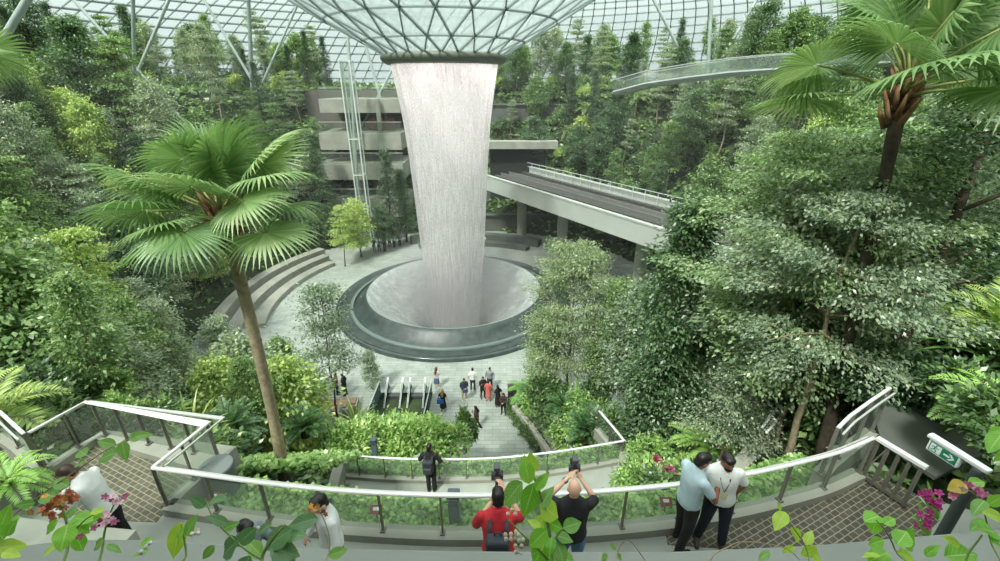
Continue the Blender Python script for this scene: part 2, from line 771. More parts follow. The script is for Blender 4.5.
def fall_mat(name, base, seed):
    k = NT(name)
    uv = k.n('UVMap')
    uv.uv_map = 'sheet'
    mp = k.n('Mapping')
    mp.inputs['Location'].default_value = (seed, seed, 0)
    mp.inputs['Scale'].default_value = (150, 0.5, 1)
    k.l(uv.outputs[0], mp.inputs[0])
    n1 = k.n('TexNoise', Scale=1.0, Detail=3.0)
    k.l(mp.outputs[0], n1.inputs['Vector'])
    mp2 = k.n('Mapping')
    mp2.inputs['Location'].default_value = (seed * 3, 0, 0)
    mp2.inputs['Scale'].default_value = (420, 7, 1)
    k.l(uv.outputs[0], mp2.inputs[0])
    n2 = k.n('TexNoise', Scale=1.0, Detail=4.0)
    k.l(mp2.outputs[0], n2.inputs['Vector'])
    streak = k.ramp(n1.outputs[0], [(0.34, 0.0), (0.66, 1.0)])
    drops = k.ramp(n2.outputs[0], [(0.38, 0.0), (0.62, 1.0)])
    a = k.math('ADD', k.math('MULTIPLY', streak, 0.48), k.math('MULTIPLY', drops, 0.48))
    sep = k.n('SeparateXYZ')
    k.l(uv.outputs[0], sep.inputs[0])
    # the sheet is whole under the lip and frays on its way down
    top = k.ramp(k.math('DIVIDE', sep.outputs[1], 21.0), [(0.0, 0.08), (0.5, 0.1), (0.82, 0.16), (0.97, 0.42)])
    al = k.math('ADD', k.math('ADD', a, top), base, True)
    d = k.n('BsdfDiffuse')
    d.inputs[0].default_value = (0.88, 0.86, 0.86, 1)
    tr = k.n('BsdfTranslucent')
    tr.inputs[0].default_value = (0.9, 0.88, 0.88, 1)
    mx = k.n('MixShader', Fac=0.55)
    k.l(d.outputs[0], mx.inputs[1])
    k.l(tr.outputs[0], mx.inputs[2])
    t = k.n('BsdfTransparent')
    m2 = k.n('MixShader')
    k.l(al, m2.inputs[0])
    k.l(t.outputs[0], m2.inputs[1])
    k.l(mx.outputs[0], m2.inputs[2])
    k.l(m2.outputs[0], k.out.inputs[0])
    return k.m


FALL = [(-3.0, 2.2), (0.3, 2.45), (2.5, 2.62), (5, 2.84), (9, 3.06), (13, 3.28), (16, 3.52), (18, 3.8), (19.2, 3.98), (20.0, 4.1), (20.4, 4.16)]


def fall_r(z):
    return lerp_tab(z, FALL)


def fall_sheet(name, mat, parent, dr, n=160):
    zs = [-3.0 + i * (23.35 / 52) for i in range(53)]
    vs, fs, uvs = [], [], []
    for j, z in enumerate(zs):
        for i in range(n + 1):
            a = 2 * PI * i / n
            r = fall_r(z) + dr + 0.03 * (1 - z / 21) * math.sin(a * 17 + dr * 9) + 0.05 * (1 - z / 21) * mnoise.noise(Vector((math.cos(a) * 3, math.sin(a) * 3, z * 0.2)))
            vs.append((r * math.cos(a), r * math.sin(a), z))
    for j in range(len(zs) - 1):
        for i in range(n):
            q = j * (n + 1) + i
            fs.append((q, q + 1, q + n + 2, q + n + 1))
            for jj, ii in ((j, i), (j, i + 1), (j + 1, i + 1), (j + 1, i)):
                uvs.extend((ii / n, zs[jj]))
    me = bpy.data.meshes.new(name)
    me.from_pydata(vs, [], fs)
    ul = me.uv_layers.new(name='sheet')
    ul.data.foreach_set('uv', uvs)
    me.polygons.foreach_set('use_smooth', [True] * len(fs))
    return link(name, me, mat, parent)


wf = thing('waterfall', 'tall round white waterfall pouring from the ring in the glass roof', 'waterfall', (VC.x, VC.y, 0))
fall_sheet('water_sheet', fall_mat('falling_water', -0.05, 0.0), wf, 0.0)
fall_sheet('water_sheet', fall_mat('falling_water_behind', -0.1, 3.7), wf, -0.45)

# ------------------------------------------------------------------ roof
RING_Z = 20.4
ROOF = [(4.6, 20.9), (6.2, 21.75), (7.6, 22.5), (9.2, 23.35), (11.0, 24.4), (13.2, 25.8), (16.0, 27.6), (20, 29.4), (25, 30.8), (31, 31.6),
        (37, 31.6), (43, 30.8), (49, 29.2), (55, 26.4), (60, 23.0), (64, 19.4), (66.5, 16.5)]


def roof_z(r):
    return lerp_tab(r, ROOF)


def build_roof():
    pane, steel = MB(), MB()
    # funnel: triangles
    fr = [4.6, 6.2, 8.6, 11.6, 15.6]
    n = 25

    def P(r, a):
        return Vector((VC.x + r * math.cos(a), VC.y + r * math.sin(a), roof_z(r)))
    for i in range(len(fr) - 1):
        o0, o1 = 0.5 * (i % 2), 0.5 * ((i + 1) % 2)
        for kx in range(n):
            a0 = 2 * PI * (kx + o0) / n
            a1 = 2 * PI * (kx + o0 + 1) / n
            b0 = 2 * PI * (kx + o1 + (0 if o1 > o0 else 1)) / n - (2 * PI / n if o1 < o0 else 0)
            # nodes: lower ring a0,a1; upper node midway
            bm_ = (a0 + a1) / 2
            p0, p1, q = P(fr[i], a0), P(fr[i], a1), P(fr[i + 1], bm_)
            q2 = P(fr[i + 1], bm_ + 2 * PI / n)
            pane.cur = 1
            pane.add([p0, p1, q], [(0, 1, 2)])
            pane.add([p1, q2, q], [(0, 1, 2)])
            pane.cur = 0
            wv = 0.14 + 0.02 * i
            steel.bar(p0, q, 0.08, 0.2)
            steel.bar(p1, q, 0.08, 0.2)
            steel.bar(q, q2, 0.07, 0.16)
    # dome: quads on slanting lines
    rr = [15.6]
    while rr[-1] < 66.0:
        r = rr[-1]
        slope = (roof_z(r + 0.5) - roof_z(r)) / 0.5
        rr.append(min(66.2, r + 2.1 / math.sqrt(1 + slope * slope) * (0.75 if r < 40 else 1.0)))
    n = 176
    for i in range(len(rr) - 1):
        tw0, tw1 = 0.32 * i, 0.32 * (i + 1)
        for kx in range(n):
            a0 = 2 * PI * (kx + tw0) / n
            a1 = 2 * PI * (kx + 1 + tw0) / n
            b0 = 2 * PI * (kx + tw1) / n
            b1 = 2 * PI * (kx + 1 + tw1) / n
            p0, p1, q0, q1 = P(rr[i], a0), P(rr[i], a1), P(rr[i + 1], b0), P(rr[i + 1], b1)
            pane.add([p0, p1, q1, q0], [(0, 1, 2, 3)])
            if rr[i] > 28 or kx % 2 == 0:
                steel.bar(p0, q0, 0.11, 0.22)
            steel.bar(q0, q1, 0.15, 0.3)
    c = pane.build('ceiling', [M_ROOFGLASS, M_FUNNEL])
    tag(c, kind='structure')
    s = steel.build('steel_grid', plain('roof_steel', srgb(128, 142, 140), 0.5, 0.1), c)


build_roof()

ring = MB()
ring.lathe([(4.0, 20.25), (4.4, 20.2), (4.7, 20.35), (4.88, 20.6), (4.86, 20.8), (4.65, 20.98), (4.4, 20.98), (4.05, 20.7)], 96, (VC.x, VC.y, 0), True)
o = ring.build('trim_1', plain('ring_green_grey', srgb(104, 112, 98), 0.5), None, True)
tag(o, kind='structure')
for i in range(6):
    a = 2 * PI * i / 6 + 0.3
    ld = bpy.data.lights.new('ring_lamp', 'POINT')
    ld.energy = RINGW
    ld.color = (1.0, 0.8, 0.8)
    ld.shadow_soft_size = 0.25
    lo = bpy.data.objects.new('ring_lamp', ld)
    COL.objects.link(lo)
    lo.location = (VC.x + 3.0 * math.cos(a), VC.y + 3.0 * math.sin(a), 20.0)

# tree-like steel columns under the roof ------------------------------------------------


def column(u1, v1, u2, v2, Y, r=0.22, Y2=None, m=None):
    r *= 0.75
    a = at_y(u1, v1, Y)
    b = at_y(u2, v2, Y2 or Y)
    if a.z > b.z:
        a, b = b, a
    d = (b - a)
    # foot on the ground, head in the roof
    lo, hi = a.copy(), b.copy()
    for _ in range(60):
        if lo.z <= height(lo.x, lo.y) - 0.1:
            break
        lo -= d.normalized() * 0.4
    for _ in range(80):
        if hi.z >= roof_z(math.hypot(hi.x - VC.x, hi.y - VC.y)) - 0.05:
            break
        hi += d.normalized() * 0.4
    mb = MB()
    mb.tube([lo, lo + (hi - lo) * 0.12, lo + (hi - lo) * 0.88, hi], [r * 0.75, r, r, r * 0.7], 10)
    mb.tube([lo, lo + (hi - lo).normalized() * 0.25], [r * 1.6, r * 1.5], 10)
    o = mb.build('column', m or M_COLUMN, None, True)
    tag(o, kind='structure')


M_COLUMN = plain('column_paint', srgb(172, 186, 182), 0.5)
M_COLUMN_D = plain('column_paint_dark', srgb(132, 148, 142), 0.5)
column(134, 62, 133, 2, 50, 0.22, m=M_COLUMN_D)
column(4, 38, 26, 2, 30, 0.26)
column(128, 60, 99, 28, 52, 0.2)
column(158, 25, 168, 2, 56, 0.22)
column(252, 82, 249, 14, 62, 0.3, m=M_COLUMN_D)
column(247, 72, 216, 20, 63, 0.22)
column(270, 66, 288, 26, 66, 0.2)
column(380, 96, 364, 40, 66, 0.26)
column(374, 104, 392, 70, 66, 0.22)
column(356, 160, 350, 70, 58, 0.24)
column(558, 74, 545, 44, 80, 0.26)
column(708, 72, 711, 10, 62, 0.3, m=M_COLUMN)
column(691, 72, 664, 20, 64, 0.24)
column(714, 72, 746, 18, 64, 0.24)

# ------------------------------------------------------------------ building behind the waterfall
def slab_front(uL, uR, v0, v1, Y, depth=9.0, name='slab', mat=None):
    a = at_y(uL, v0, Y); b = at_y(uR, v1, Y)
    mb = MB()
    cx, w_ = (a.x + b.x) / 2, b.x - a.x
    mb.bbox((cx, Y + depth / 2, (a.z + b.z) / 2), (w_, depth, abs(a.z - b.z)), 0.04)
    o = mb.build(name, mat or M_CONC)
    tag(o, kind='structure')
    return a, b


for (uL, uR, v0, v1, Y) in ((318, 400, 99, 113, 60), (318, 402, 133, 150, 59), (316, 404, 164, 180, 58), (320, 406, 200, 217, 57),
                            (316, 404, 233, 240, 57)):
    slab_front(uL, uR, v0, v1, Y)
# dim back wall of the galleries, columns and glass fronts
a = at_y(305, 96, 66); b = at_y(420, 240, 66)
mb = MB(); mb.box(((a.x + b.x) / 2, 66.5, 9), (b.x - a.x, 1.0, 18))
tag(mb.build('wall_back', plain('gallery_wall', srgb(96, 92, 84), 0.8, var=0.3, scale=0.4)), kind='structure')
for (u, v0, v1, Y) in ((366, 130, 245, 59.5), (392, 99, 245, 59.5)):
    p0 = at_y(u, v1, Y); p1 = at_y(u, v0, Y)
    mb = MB(); mb.tube([(p0.x, Y, 0), (p0.x, Y, p1.z)], 0.28, 12)
    tag(mb.build('pillar', M_CONC), kind='structure')
for i, (uL, uR, v0, v1, Y, lab) in enumerate(((318, 400, 88, 99, 60.1, 'glass balustrade along the topmost gallery left of the waterfall'),
                                  (318, 402, 122, 133, 59.1, 'glass balustrade on the second gallery from the top, left of the waterfall'),
                                  (316, 404, 153, 164, 58.1, 'glass balustrade on the third gallery from the top, left of the waterfall'),
                                  (320, 406, 189, 200, 57.1, 'glass balustrade on the lowest gallery left of the waterfall'))):
    a = at_y(uL, v0, Y); b = at_y(uR, v1, Y)
    t = thing('glass_balustrade', lab, 'balustrade', ((a.x + b.x) / 2, Y, b.z))
    W, H = b.x - a.x, a.z - b.z
    mb = MB()
    for q in range(8):
        mb.box((-W / 2 + W * (q + 0.5) / 8, 0, H / 2), (W / 8 - 0.03, 0.02, H))
    mb.build('glass_panel', M_GLASS, t)
    mb = MB(); mb.bar((-W / 2, 0, H), (W / 2, 0, H), 0.09, 0.07); mb.build('handrail', M_STEEL, t)
# shop fronts inside the galleries: a warm timber wall, glazing
for (uL, uR, v0, v1, Y, c, nm) in ((368, 396, 118, 133, 63, srgb(150, 92, 60), 'timber_screen'), (372, 402, 180, 199, 62, srgb(130, 88, 62), 'timber_screen'),
                                   (370, 396, 214, 234, 61, srgb(178, 120, 98), 'timber_screen')):
    a = at_y(uL, v0, Y); b = at_y(uR, v1, Y)
    mb = MB()
    for q in range(10):
        mb.bbox((a.x + (b.x - a.x) * (q + 0.5) / 10, Y, (a.z + b.z) / 2), ((b.x - a.x) / 10 * 0.86, 0.12, a.z - b.z), 0.01)
    tag(mb.build('wall_timber', plain('timber_%d' % v0, c, 0.6, var=0.15)), kind='structure')

# lift shaft of steel and glass in front of the galleries
a = at_y(368, 240, 56); b = at_y(368, 60, 56)
t = thing('lift_shaft', 'slim steel and glass lift shaft in front of the galleries', 'lift', (a.x, 56, 0))
for sx in (-1, 1):
    for sy in (-1, 1):
        mb = MB(); mb.box((sx * 0.6, sy * 0.6, b.z / 2), (0.13, 0.13, b.z)); mb.build('post', M_WHITESTEEL, t)
for z in (0.2, 4.4, 8.6, 12.8, b.z - 0.1):
    mb = MB()
    for (x0, y0, x1, y1) in ((-1, -1, 1, -1), (1, -1, 1, 1), (1, 1, -1, 1), (-1, 1, -1, -1)):
        mb.bar((x0 * 0.6, y0 * 0.6, z), (x1 * 0.6, y1 * 0.6, z), 0.1, 0.12)
    mb.build('frame', M_WHITESTEEL, t)
mb = MB()
for (cx, cy, sx, sy) in ((0, -0.58, 1.1, 0.03), (0.58, 0, 0.03, 1.1), (-0.58, 0, 0.03, 1.1)):
    mb.box((cx, cy, b.z / 2), (sx, sy, b.z - 0.3))
mb.build('glazing', M_GLASS, t)

# back walls of the gorge right of the waterfall: tiers of dark concrete with green between
for (x0, x1, Y, z0, z1) in ((-3, 16, 60.5, 0, 2.2), (-6, 18, 64, 0, 6.5), (2, 26, 68, 0, 10.2), (-8, 40, 72.5, 0, 15.8)):
    mb = MB()
    mb.bbox(((x0 + x1) / 2, Y, (z0 + z1) / 2), (x1 - x0, 0.8, z1 - z0), 0.04)
    mb.bbox(((x0 + x1) / 2, Y - 0.1, z1 + 0.1), (x1 - x0 + 0.2, 1.2, 0.2), 0.03)
    tag(mb.build('wall_terrace', M_CONC_D), kind='structure')
# portal for the track: shade of the tunnel mouth painted as a dark panel
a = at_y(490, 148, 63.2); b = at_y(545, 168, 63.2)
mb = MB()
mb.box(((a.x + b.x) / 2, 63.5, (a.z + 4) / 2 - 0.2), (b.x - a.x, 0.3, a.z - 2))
tag(mb.build('tunnel_shade_panel', plain('tunnel_shade_paint', srgb(38, 42, 42), 0.9)), kind='structure')
mb = MB()
mb.bbox(((a.x + b.x) / 2, 62.8, a.z + 0.5), (b.x - a.x + 3, 1.6, 1.0), 0.05)
tag(mb.build('trim_2', M_CONC), kind='structure')

# ------------------------------------------------------------------ train track bridge
def trk(s, q, z):
    """s along the track, q across (0 near edge .. 8 far edge)"""
    e = Vector((12.6, 34.7, 0)) + Vector((TRK_D.x, TRK_D.y, 0)) * s + Vector((TRK_N.x, TRK_N.y, 0)) * q
    return Vector((e.x, e.y, z))


tk = thing('train_bridge', 'pale concrete train track bridge crossing behind the trees right of the waterfall', 'bridge')
S0, S1 = -28, 34
mb = MB()
mb.strip([trk(S0, 4, 6.6), trk(S1, 4, 6.6)], [(-2.6, 0), (2.6, 0), (3.4, 0.7), (4.0, 0.8), (4.0, 1.0), (-4.0, 1.0), (-4.0, 0.8), (-3.4, 0.7)])
mb.build('deck', plain('deck_concrete', srgb(112, 114, 108), 0.85, var=0.15), tk)
for q, nm in ((-0.05, 'near'), (8.05, 'far')):
    mb = MB()
    mb.strip([trk(S0, q, 6.55), trk(S1, q, 6.55)], [(-0.14, 0), (0.14, 0), (0.14, 1.75), (0.2, 1.75), (0.2, 1.9), (-0.2, 1.9), (-0.2, 1.75), (-0.14, 1.75)])
    mb.build('parapet', plain('parapet_paint', srgb(186, 192, 184), 0.6, var=0.06, scale=0.5), tk)
for q in (1.0, 2.5, 5.4, 6.9):
    mb = MB()
    mb.strip([trk(S0, q, 7.6), trk(S1, q, 7.6)], [(-0.28, 0), (0.28, 0), (0.28, 0.25), (-0.28, 0.25)])
    mb.build('running_track', plain('track_concrete', srgb(74, 73, 70), 0.8, var=0.15), tk)
for q in (1.75, 6.15):
    mb = MB()
    mb.strip([trk(S0, q, 7.61), trk(S1, q, 7.61)], [(-0.35, 0), (0.35, 0), (0.35, 0.04), (-0.35, 0.04)])
    mb.build('track_bed', plain('track_dark', srgb(36, 36, 35), 0.8), tk)
for q in (3.3, 4.6):
    mb = MB()
    mb.strip([trk(S0, q, 7.6), trk(S1, q, 7.6)], [(-0.05, 0.0), (0.05, 0), (0.05, 0.5), (-0.05, 0.5)])
    mb.build('power_rail', plain('rail_grey', srgb(150, 150, 146), 0.4, 0.5), tk)
mb = MB()
s = S0 + 1
while s < S1:
    mb.bar(trk(s, 7.6, 7.6), trk(s, 7.6, 9.0), 0.05, 0.05)
    s += 1.6
mb.bar(trk(S0, 7.6, 9.0), trk(S1, 7.6, 9.0), 0.06, 0.06)
mb.bar(trk(S0, 7.6, 8.5), trk(S1, 7.6, 8.5), 0.04, 0.04)
mb.build('safety_rail', M_WHITESTEEL, tk)
for sft in (-23.5, -15.5, -4.0, 11, 25):
    mb = MB()
    c = trk(sft, 3.6, 0)
    mb.lathe([(0.62, -1.0), (0.62, 5.5), (0.75, 6.0), (1.3, 6.62)], 20, (c.x, c.y, 0))
    mb.build('pier', M_CONC, tk, True)

# ------------------------------------------------------------------ high footbridge on the right
pts = []
for (u, v, Y) in ((620, 92, 52), (650, 84, 49.5), (690, 78, 47), (730, 73, 45), (775, 69.5, 43.5), (830, 66, 42.5), (900, 62, 42)):
    pts.append(at_y(u, v, Y))
fb = thing('footbridge', 'curved pale footbridge with glass parapets high in front of the roof', 'bridge')
mb = MB(); mb.strip(pts, [(-0.9, -0.32), (0.9, -0.32), (1.35, 0.0), (1.35, 0.12), (-1.35, 0.12), (-1.35, 0.0)]); mb.build('deck', plain('bridge_paint', srgb(188, 198, 194), 0.5), fb)
for sd in (-1.3, 1.3):
    mb = MB(); mb.strip(pts, [(sd - 0.02, 0.12), (sd + 0.02, 0.12), (sd + 0.02, 1.15), (sd - 0.02, 1.15)]); mb.build('glass_parapet', M_GLASS, fb)
    mb = MB(); mb.strip(pts, [(sd - 0.04, 1.15), (sd + 0.04, 1.15), (sd + 0.04, 1.22), (sd - 0.04, 1.22)]); mb.build('handrail', M_STEEL, fb)

# camera-side building: floor slab under the viewer and a back wall
mb = MB(); mb.box((0, -3.3, 17.2), (26, 6.4, 0.4)); tag(mb.build('floor_upper', M_TERR), kind='structure')
mb = MB(); mb.box((0, -6.7, 19.5), (40, 0.4, 16)); tag(mb.build('wall_behind', M_CONC), kind='structure')
mb = MB(); mb.box((0, -0.3, 14.9), (26, 0.3, 4.3)); tag(mb.build('wall_front', M_CONC_D), kind='structure')
mb = MB(); mb.box((0, -3.6, 21.9), (26, 6.4, 0.4)); tag(mb.build('shade_slab_unseen', M_CONC), kind='structure')  # unseen slab added overhead to cut the light on the parapet ledge
# ------------------------------------------------------------------ terrace in front, with its railings
ZT = 12.9
ZR = 13.78
RAIL = [(874, 438), (840, 452), (803, 462), (755, 473), (700, 482), (660, 487), (600, 492), (540, 495), (470, 496), (415, 495), (340, 491), (270, 484), (210, 476), (152, 468)]
rail = [at_z(u, v, ZR) for u, v in RAIL]
bay = [rail[-1]] + [at_z(u, v, ZR) for u, v in ((207, 424), (85, 402), (28, 433))]


def poly_len(p):
    return sum((b - a).length for a, b in zip(p, p[1:]))


def along(p, s):
    for a, b in zip(p, p[1:]):
        L = (b - a).length
        if s <= L:
            return a + (b - a) * (s / L)
        s -= L
    return p[-1].copy()


def smooth_path(p, n):
    """Catmull-Rom resample"""
    out = []
    q = [p[0] * 2 - p[1]] + list(p) + [p[-1] * 2 - p[-2]]
    for i in range(len(p) - 1):
        a, b, c, d = q[i:i + 4]
        for k in range(n):
            t = k / n
            out.append(0.5 * ((2 * b) + (c - a) * t + (2 * a - 5 * b + 4 * c - d) * t * t + (3 * b - a - 3 * c + d) * t ** 3))
    out.append(p[-1].copy())
    return out


railS = smooth_path(rail, 4)


def railing(name, label, path, zb, zt, n_posts, kerb=0.14, smooth=False, double=True, post_w=0.05, inner=1.0, ends=(True, True)):
    """posts, glass panels, a steel handrail and a kerb along a path; path at handrail height"""
    o = path[len(path) // 2]
    base = Vector((o.x, o.y, zb))
    t = thing(name, label, 'railing', base)
    P = [Vector((p.x - base.x, p.y - base.y, 0)) for p in path]
    H = zt - zb
    L = poly_len(P)
    mb = MB()
    mb.strip([p + Vector((0, 0, 0)) for p in P], [(-0.11, -0.25), (0.11, -0.25), (0.11, kerb), (-0.11, kerb)])
    mb.build('kerb', M_CONC, t)
    mb = MB()
    mb.strip([p + Vector((0, 0, H)) for p in P], [(-0.02, -0.02), (0.02, -0.02), (0.028, 0.0), (0.02, 0.018), (-0.02, 0.018), (-0.028, 0.0)])
    mb.build('handrail', M_RAILTOP, t)
    if double:
        mb = MB()
        mb.strip([p + Vector((0, 0, H - 0.06)) for p in P], [(inner * 0.085 - 0.014, -0.014), (inner * 0.085 + 0.014, -0.014), (inner * 0.085 + 0.014, 0.014), (inner * 0.085 - 0.014, 0.014)])
        mb.build('inner_rail', M_STEEL, t)
    ss = [L * i / (n_posts - 1) for i in range(n_posts)]
    for i, s in enumerate(ss):
        p = along(P, s)
        q = along(P, min(L, s + 0.05)) - along(P, max(0, s - 0.05))
        rz = math.atan2(q.y, q.x)
        mb = MB()
        mb.box((p.x, p.y, (kerb + H) / 2), (0.02, 0.055, H - kerb), rz)
        mb.box((p.x, p.y, kerb + 0.012), (0.07, 0.1, 0.024), rz)
        mb.build('post', M_DARKSTEEL, t)
        if i < n_posts - 1:
            mb = MB()
            pts = [along(P, s + 0.04 + (ss[i + 1] - s - 0.08) * k / 5) for k in range(6)]
            mb.strip([x + Vector((0, 0, 0)) for x in pts], [(-0.007, kerb + 0.05), (0.007, kerb + 0.05), (0.007, H - 0.09), (-0.007, H - 0.09)])
            mb.build('glass_panel', M_GLASS, t)
    return t


M_RAILTOP = plain('rail_top_steel', srgb(222, 224, 220), 0.35, 0.15)
railing('glass_railing', 'long curved glass railing with steel handrail along the front terrace behind the people', railS, ZT, ZR, 14)
railing('glass_railing', 'angular glass railing around the small paved bay on the left', bay, ZT, ZR, 10)

# terrace floor --------------------------------------------------------------
out = [(p.x, p.y) for p in railS] + [(p.x, p.y) for p in bay[1:]]
poly = out + [(-9.2, 5.2), (-9.2, -0.1), (9.0, -0.1), (9.0, 4.2)]
mb = MB()
bm = bmesh.new()
vsn = [bm.verts.new((x, y, ZT)) for x, y in poly]
f = bm.faces.new(vsn)
if f.normal.z < 0:
    f.normal_flip()
r_ = bmesh.ops.extrude_face_region(bm, geom=[f])
for g in r_['geom']:
    if isinstance(g, bmesh.types.BMVert):
        g.co.z -= 0.5
bmesh.ops.triangulate(bm, faces=list(bm.faces))
bmesh.ops.recalc_face_normals(bm, faces=list(bm.faces))
me = bpy.data.meshes.new('floor_terrace')
bm.to_mesh(me)
bm.free()
tag(link('floor_terrace', me, M_TERR), kind='structure')


def flat_patch(name, poly, z, mat, th=0.012):
    mb = MB()
    mb.prism(poly, z - 0.05, z + th)
    o = mb.build(name, mat)
    return tag(o, kind='structure')


bi = [(p.x, p.y) for p in bay]
cx, cy = sum(p[0] for p in bi) / 4, sum(p[1] for p in bi) / 4
bp = [(x + (cx - x) * 0.05, y + (cy - y) * 0.05) for x, y in bi]
q1 = at_z(165, 500, ZT); q2 = at_z(95, 520, ZT); q3 = at_z(10, 500, ZT)
flat_patch('floor_pavers_left', [(q2.x, q2.y), (bp[0][0], bp[0][1] - 0.25), bp[0], bp[1], bp[2], bp[3], (q3.x, q3.y)][::-1], ZT, M_PAVER)
rr_ = [at_z(u, v, ZT) for u, v in ((668, 545), (664, 528), (700, 520), (757, 508), (803, 494), (850, 479), (872, 474), (915, 494), (940, 520), (900, 560))]
flat_patch('floor_pavers_right', [(p.x, p.y) for p in rr_], ZT, M_PAVER2)

# short return of the railing on the right, with upright bars ---------------------
a = rail[0]; b = at_z(927, 468, ZR)
t = thing('bar_railing', 'short steel railing with upright dark bars where the right terrace railing turns', 'railing', (a.x, a.y, ZT))
P0, P1 = Vector((0.05, 0, 0)), Vector((b.x - a.x, b.y - a.y, 0))
mb = MB(); mb.bar(P0 + Vector((0, 0, 0.88)), P1 + Vector((0, 0, 0.88)), 0.09, 0.05); mb.bar(P0 + Vector((0.05, 0.05, 0.81)), P1 + Vector((0.05, 0.05, 0.81)), 0.04, 0.04); mb.build('handrail', M_RAILTOP, t)
mb = MB(); mb.bar(P0 + Vector((0, 0, 0.1)), P1 + Vector((0, 0, 0.1)), 0.05, 0.06); mb.build('bottom_rail', M_DARKSTEEL, t)
for i in range(5):
    p = P0 + (P1 - P0) * ((i + 0.25) / 4.6)
    mb = MB(); mb.bar(p, p + Vector((0, 0, 0.86)), 0.04, 0.04, (0, 1, 0)); mb.build('upright', M_DARKSTEEL, t)
mb = MB(); mb.bar(P0 + Vector((0, 0, 0.15)), P0 + (P1 - P0) * 0.25 + Vector((0, 0, 0.8)), 0.02, 0.02); mb.build('brace', M_DARKSTEEL, t)

# raised path on the right beyond the return, with the dark hedge wall behind it
pz = 13.1
pp = [at_z(u, v, pz) for u, v in ((880, 440), (935, 478), (990, 452), (945, 418), (905, 392), (872, 405))]
flat_patch('path', [(p.x, p.y) for p in pp], pz, M_CONC_D, 0.02)
rr2 = [at_z(u, v, 14.1) for u, v in ((838, 428), (850, 416), (872, 400), (890, 388))]
railing('glass_railing', 'glass railing with a steel top along the ramp between the two right trunks', rr2, 13.0, 14.1, 4)

# left: a second flight of railing and blocks near the edge of the picture
rl = [at_z(u, v, 13.85) for u, v in ((-25, 396), (0, 412), (24, 434))]
railing('glass_railing', 'glass railing on the path at the far left below the long palm leaves', rl, 12.95, 13.85, 3)
mb = MB()
p = at_z(8, 470, 13.6)
mb.bbox((p.x - 0.25, p.y, 13.1), (0.6, 0.4, 0.5), 0.02, rz=0.5)
tag(mb.build('wall_low', M_COPING), kind='structure')

# grey drum-like planter just beyond the railing corner
p = at_z(216, 466, 13.1)
d = thing('drum', 'dark grey round drum standing beyond the corner of the bay railing', 'planter', (p.x, p.y, 11.9))
mb = MB(); mb.lathe([(0.01, 0), (0.25, 0), (0.26, 0.05), (0.26, 1.15), (0.275, 1.2), (0.25, 1.22)], 28); mb.build('body', plain('drum_grey', srgb(98, 106, 104), 0.5), d, True)
mb = MB(); mb.lathe([(0.255, 1.22), (0.2, 1.25), (0.01, 1.26)], 28); mb.build('lid', plain('drum_lid', srgb(120, 130, 128), 0.5), d, True)

# ------------------------------------------------------------------ lower path with its railing
ZL = 7.95
low = smooth_path([at_z(u, v, 8.82) for u, v in ((624, 441), (589, 447), (548, 453), (493, 458.5), (432, 459.5), (381, 458), (330, 454))], 4)
railing('glass_railing', 'curved glass railing of the lower path in front of the photographer in black', low, ZL, 8.82, 12)
tail = [at_z(624, 441, 8.82), at_z(611, 425, 8.82), at_z(599, 411, 8.82)]
railing('glass_railing', 'short straight glass railing running back from the right end of the lower path', tail, ZL, 8.82, 3)
lowp = [(p.x, p.y + 0.05) for p in low]
nearp = [(p.x * 0.98, p.y - 2.3) for p in low]
flat_patch('path_lower', lowp + nearp[::-1], ZL, M_PATH, 0.02)
# block walls closing the path
for (u, v, sx, sy, sz, rz) in ((338, 476, 0.3, 1.5, 0.75, 0.1), (622, 470, 0.3, 1.7, 0.5, -0.35)):
    p = at_z(u, v, 8.3)
    mb = MB(); mb.bbox((p.x, p.y, 8.15), (sx, sy, sz), 0.02, rz=rz)
    tag(mb.build('wall_low', M_CONC), kind='structure')

# retaining wall below the near bed and below the lower path
mb = MB()
mb.strip([Vector((p.x, p.y + 0.55, 7.6)) for p in low], [(-0.1, -4), (0.1, -4), (0.1, 0.3), (-0.1, 0.3)])
tag(mb.build('wall_retaining', M_CONC), kind='structure')
mb = MB()
mb.strip([Vector((p.x, p.y + 1.0, 12.3)) for p in railS[4:-6]], [(-0.1, -4), (0.1, -4), (0.1, 0.12), (-0.1, 0.12)])
tag(mb.build('wall_retaining', M_CONC), kind='structure')

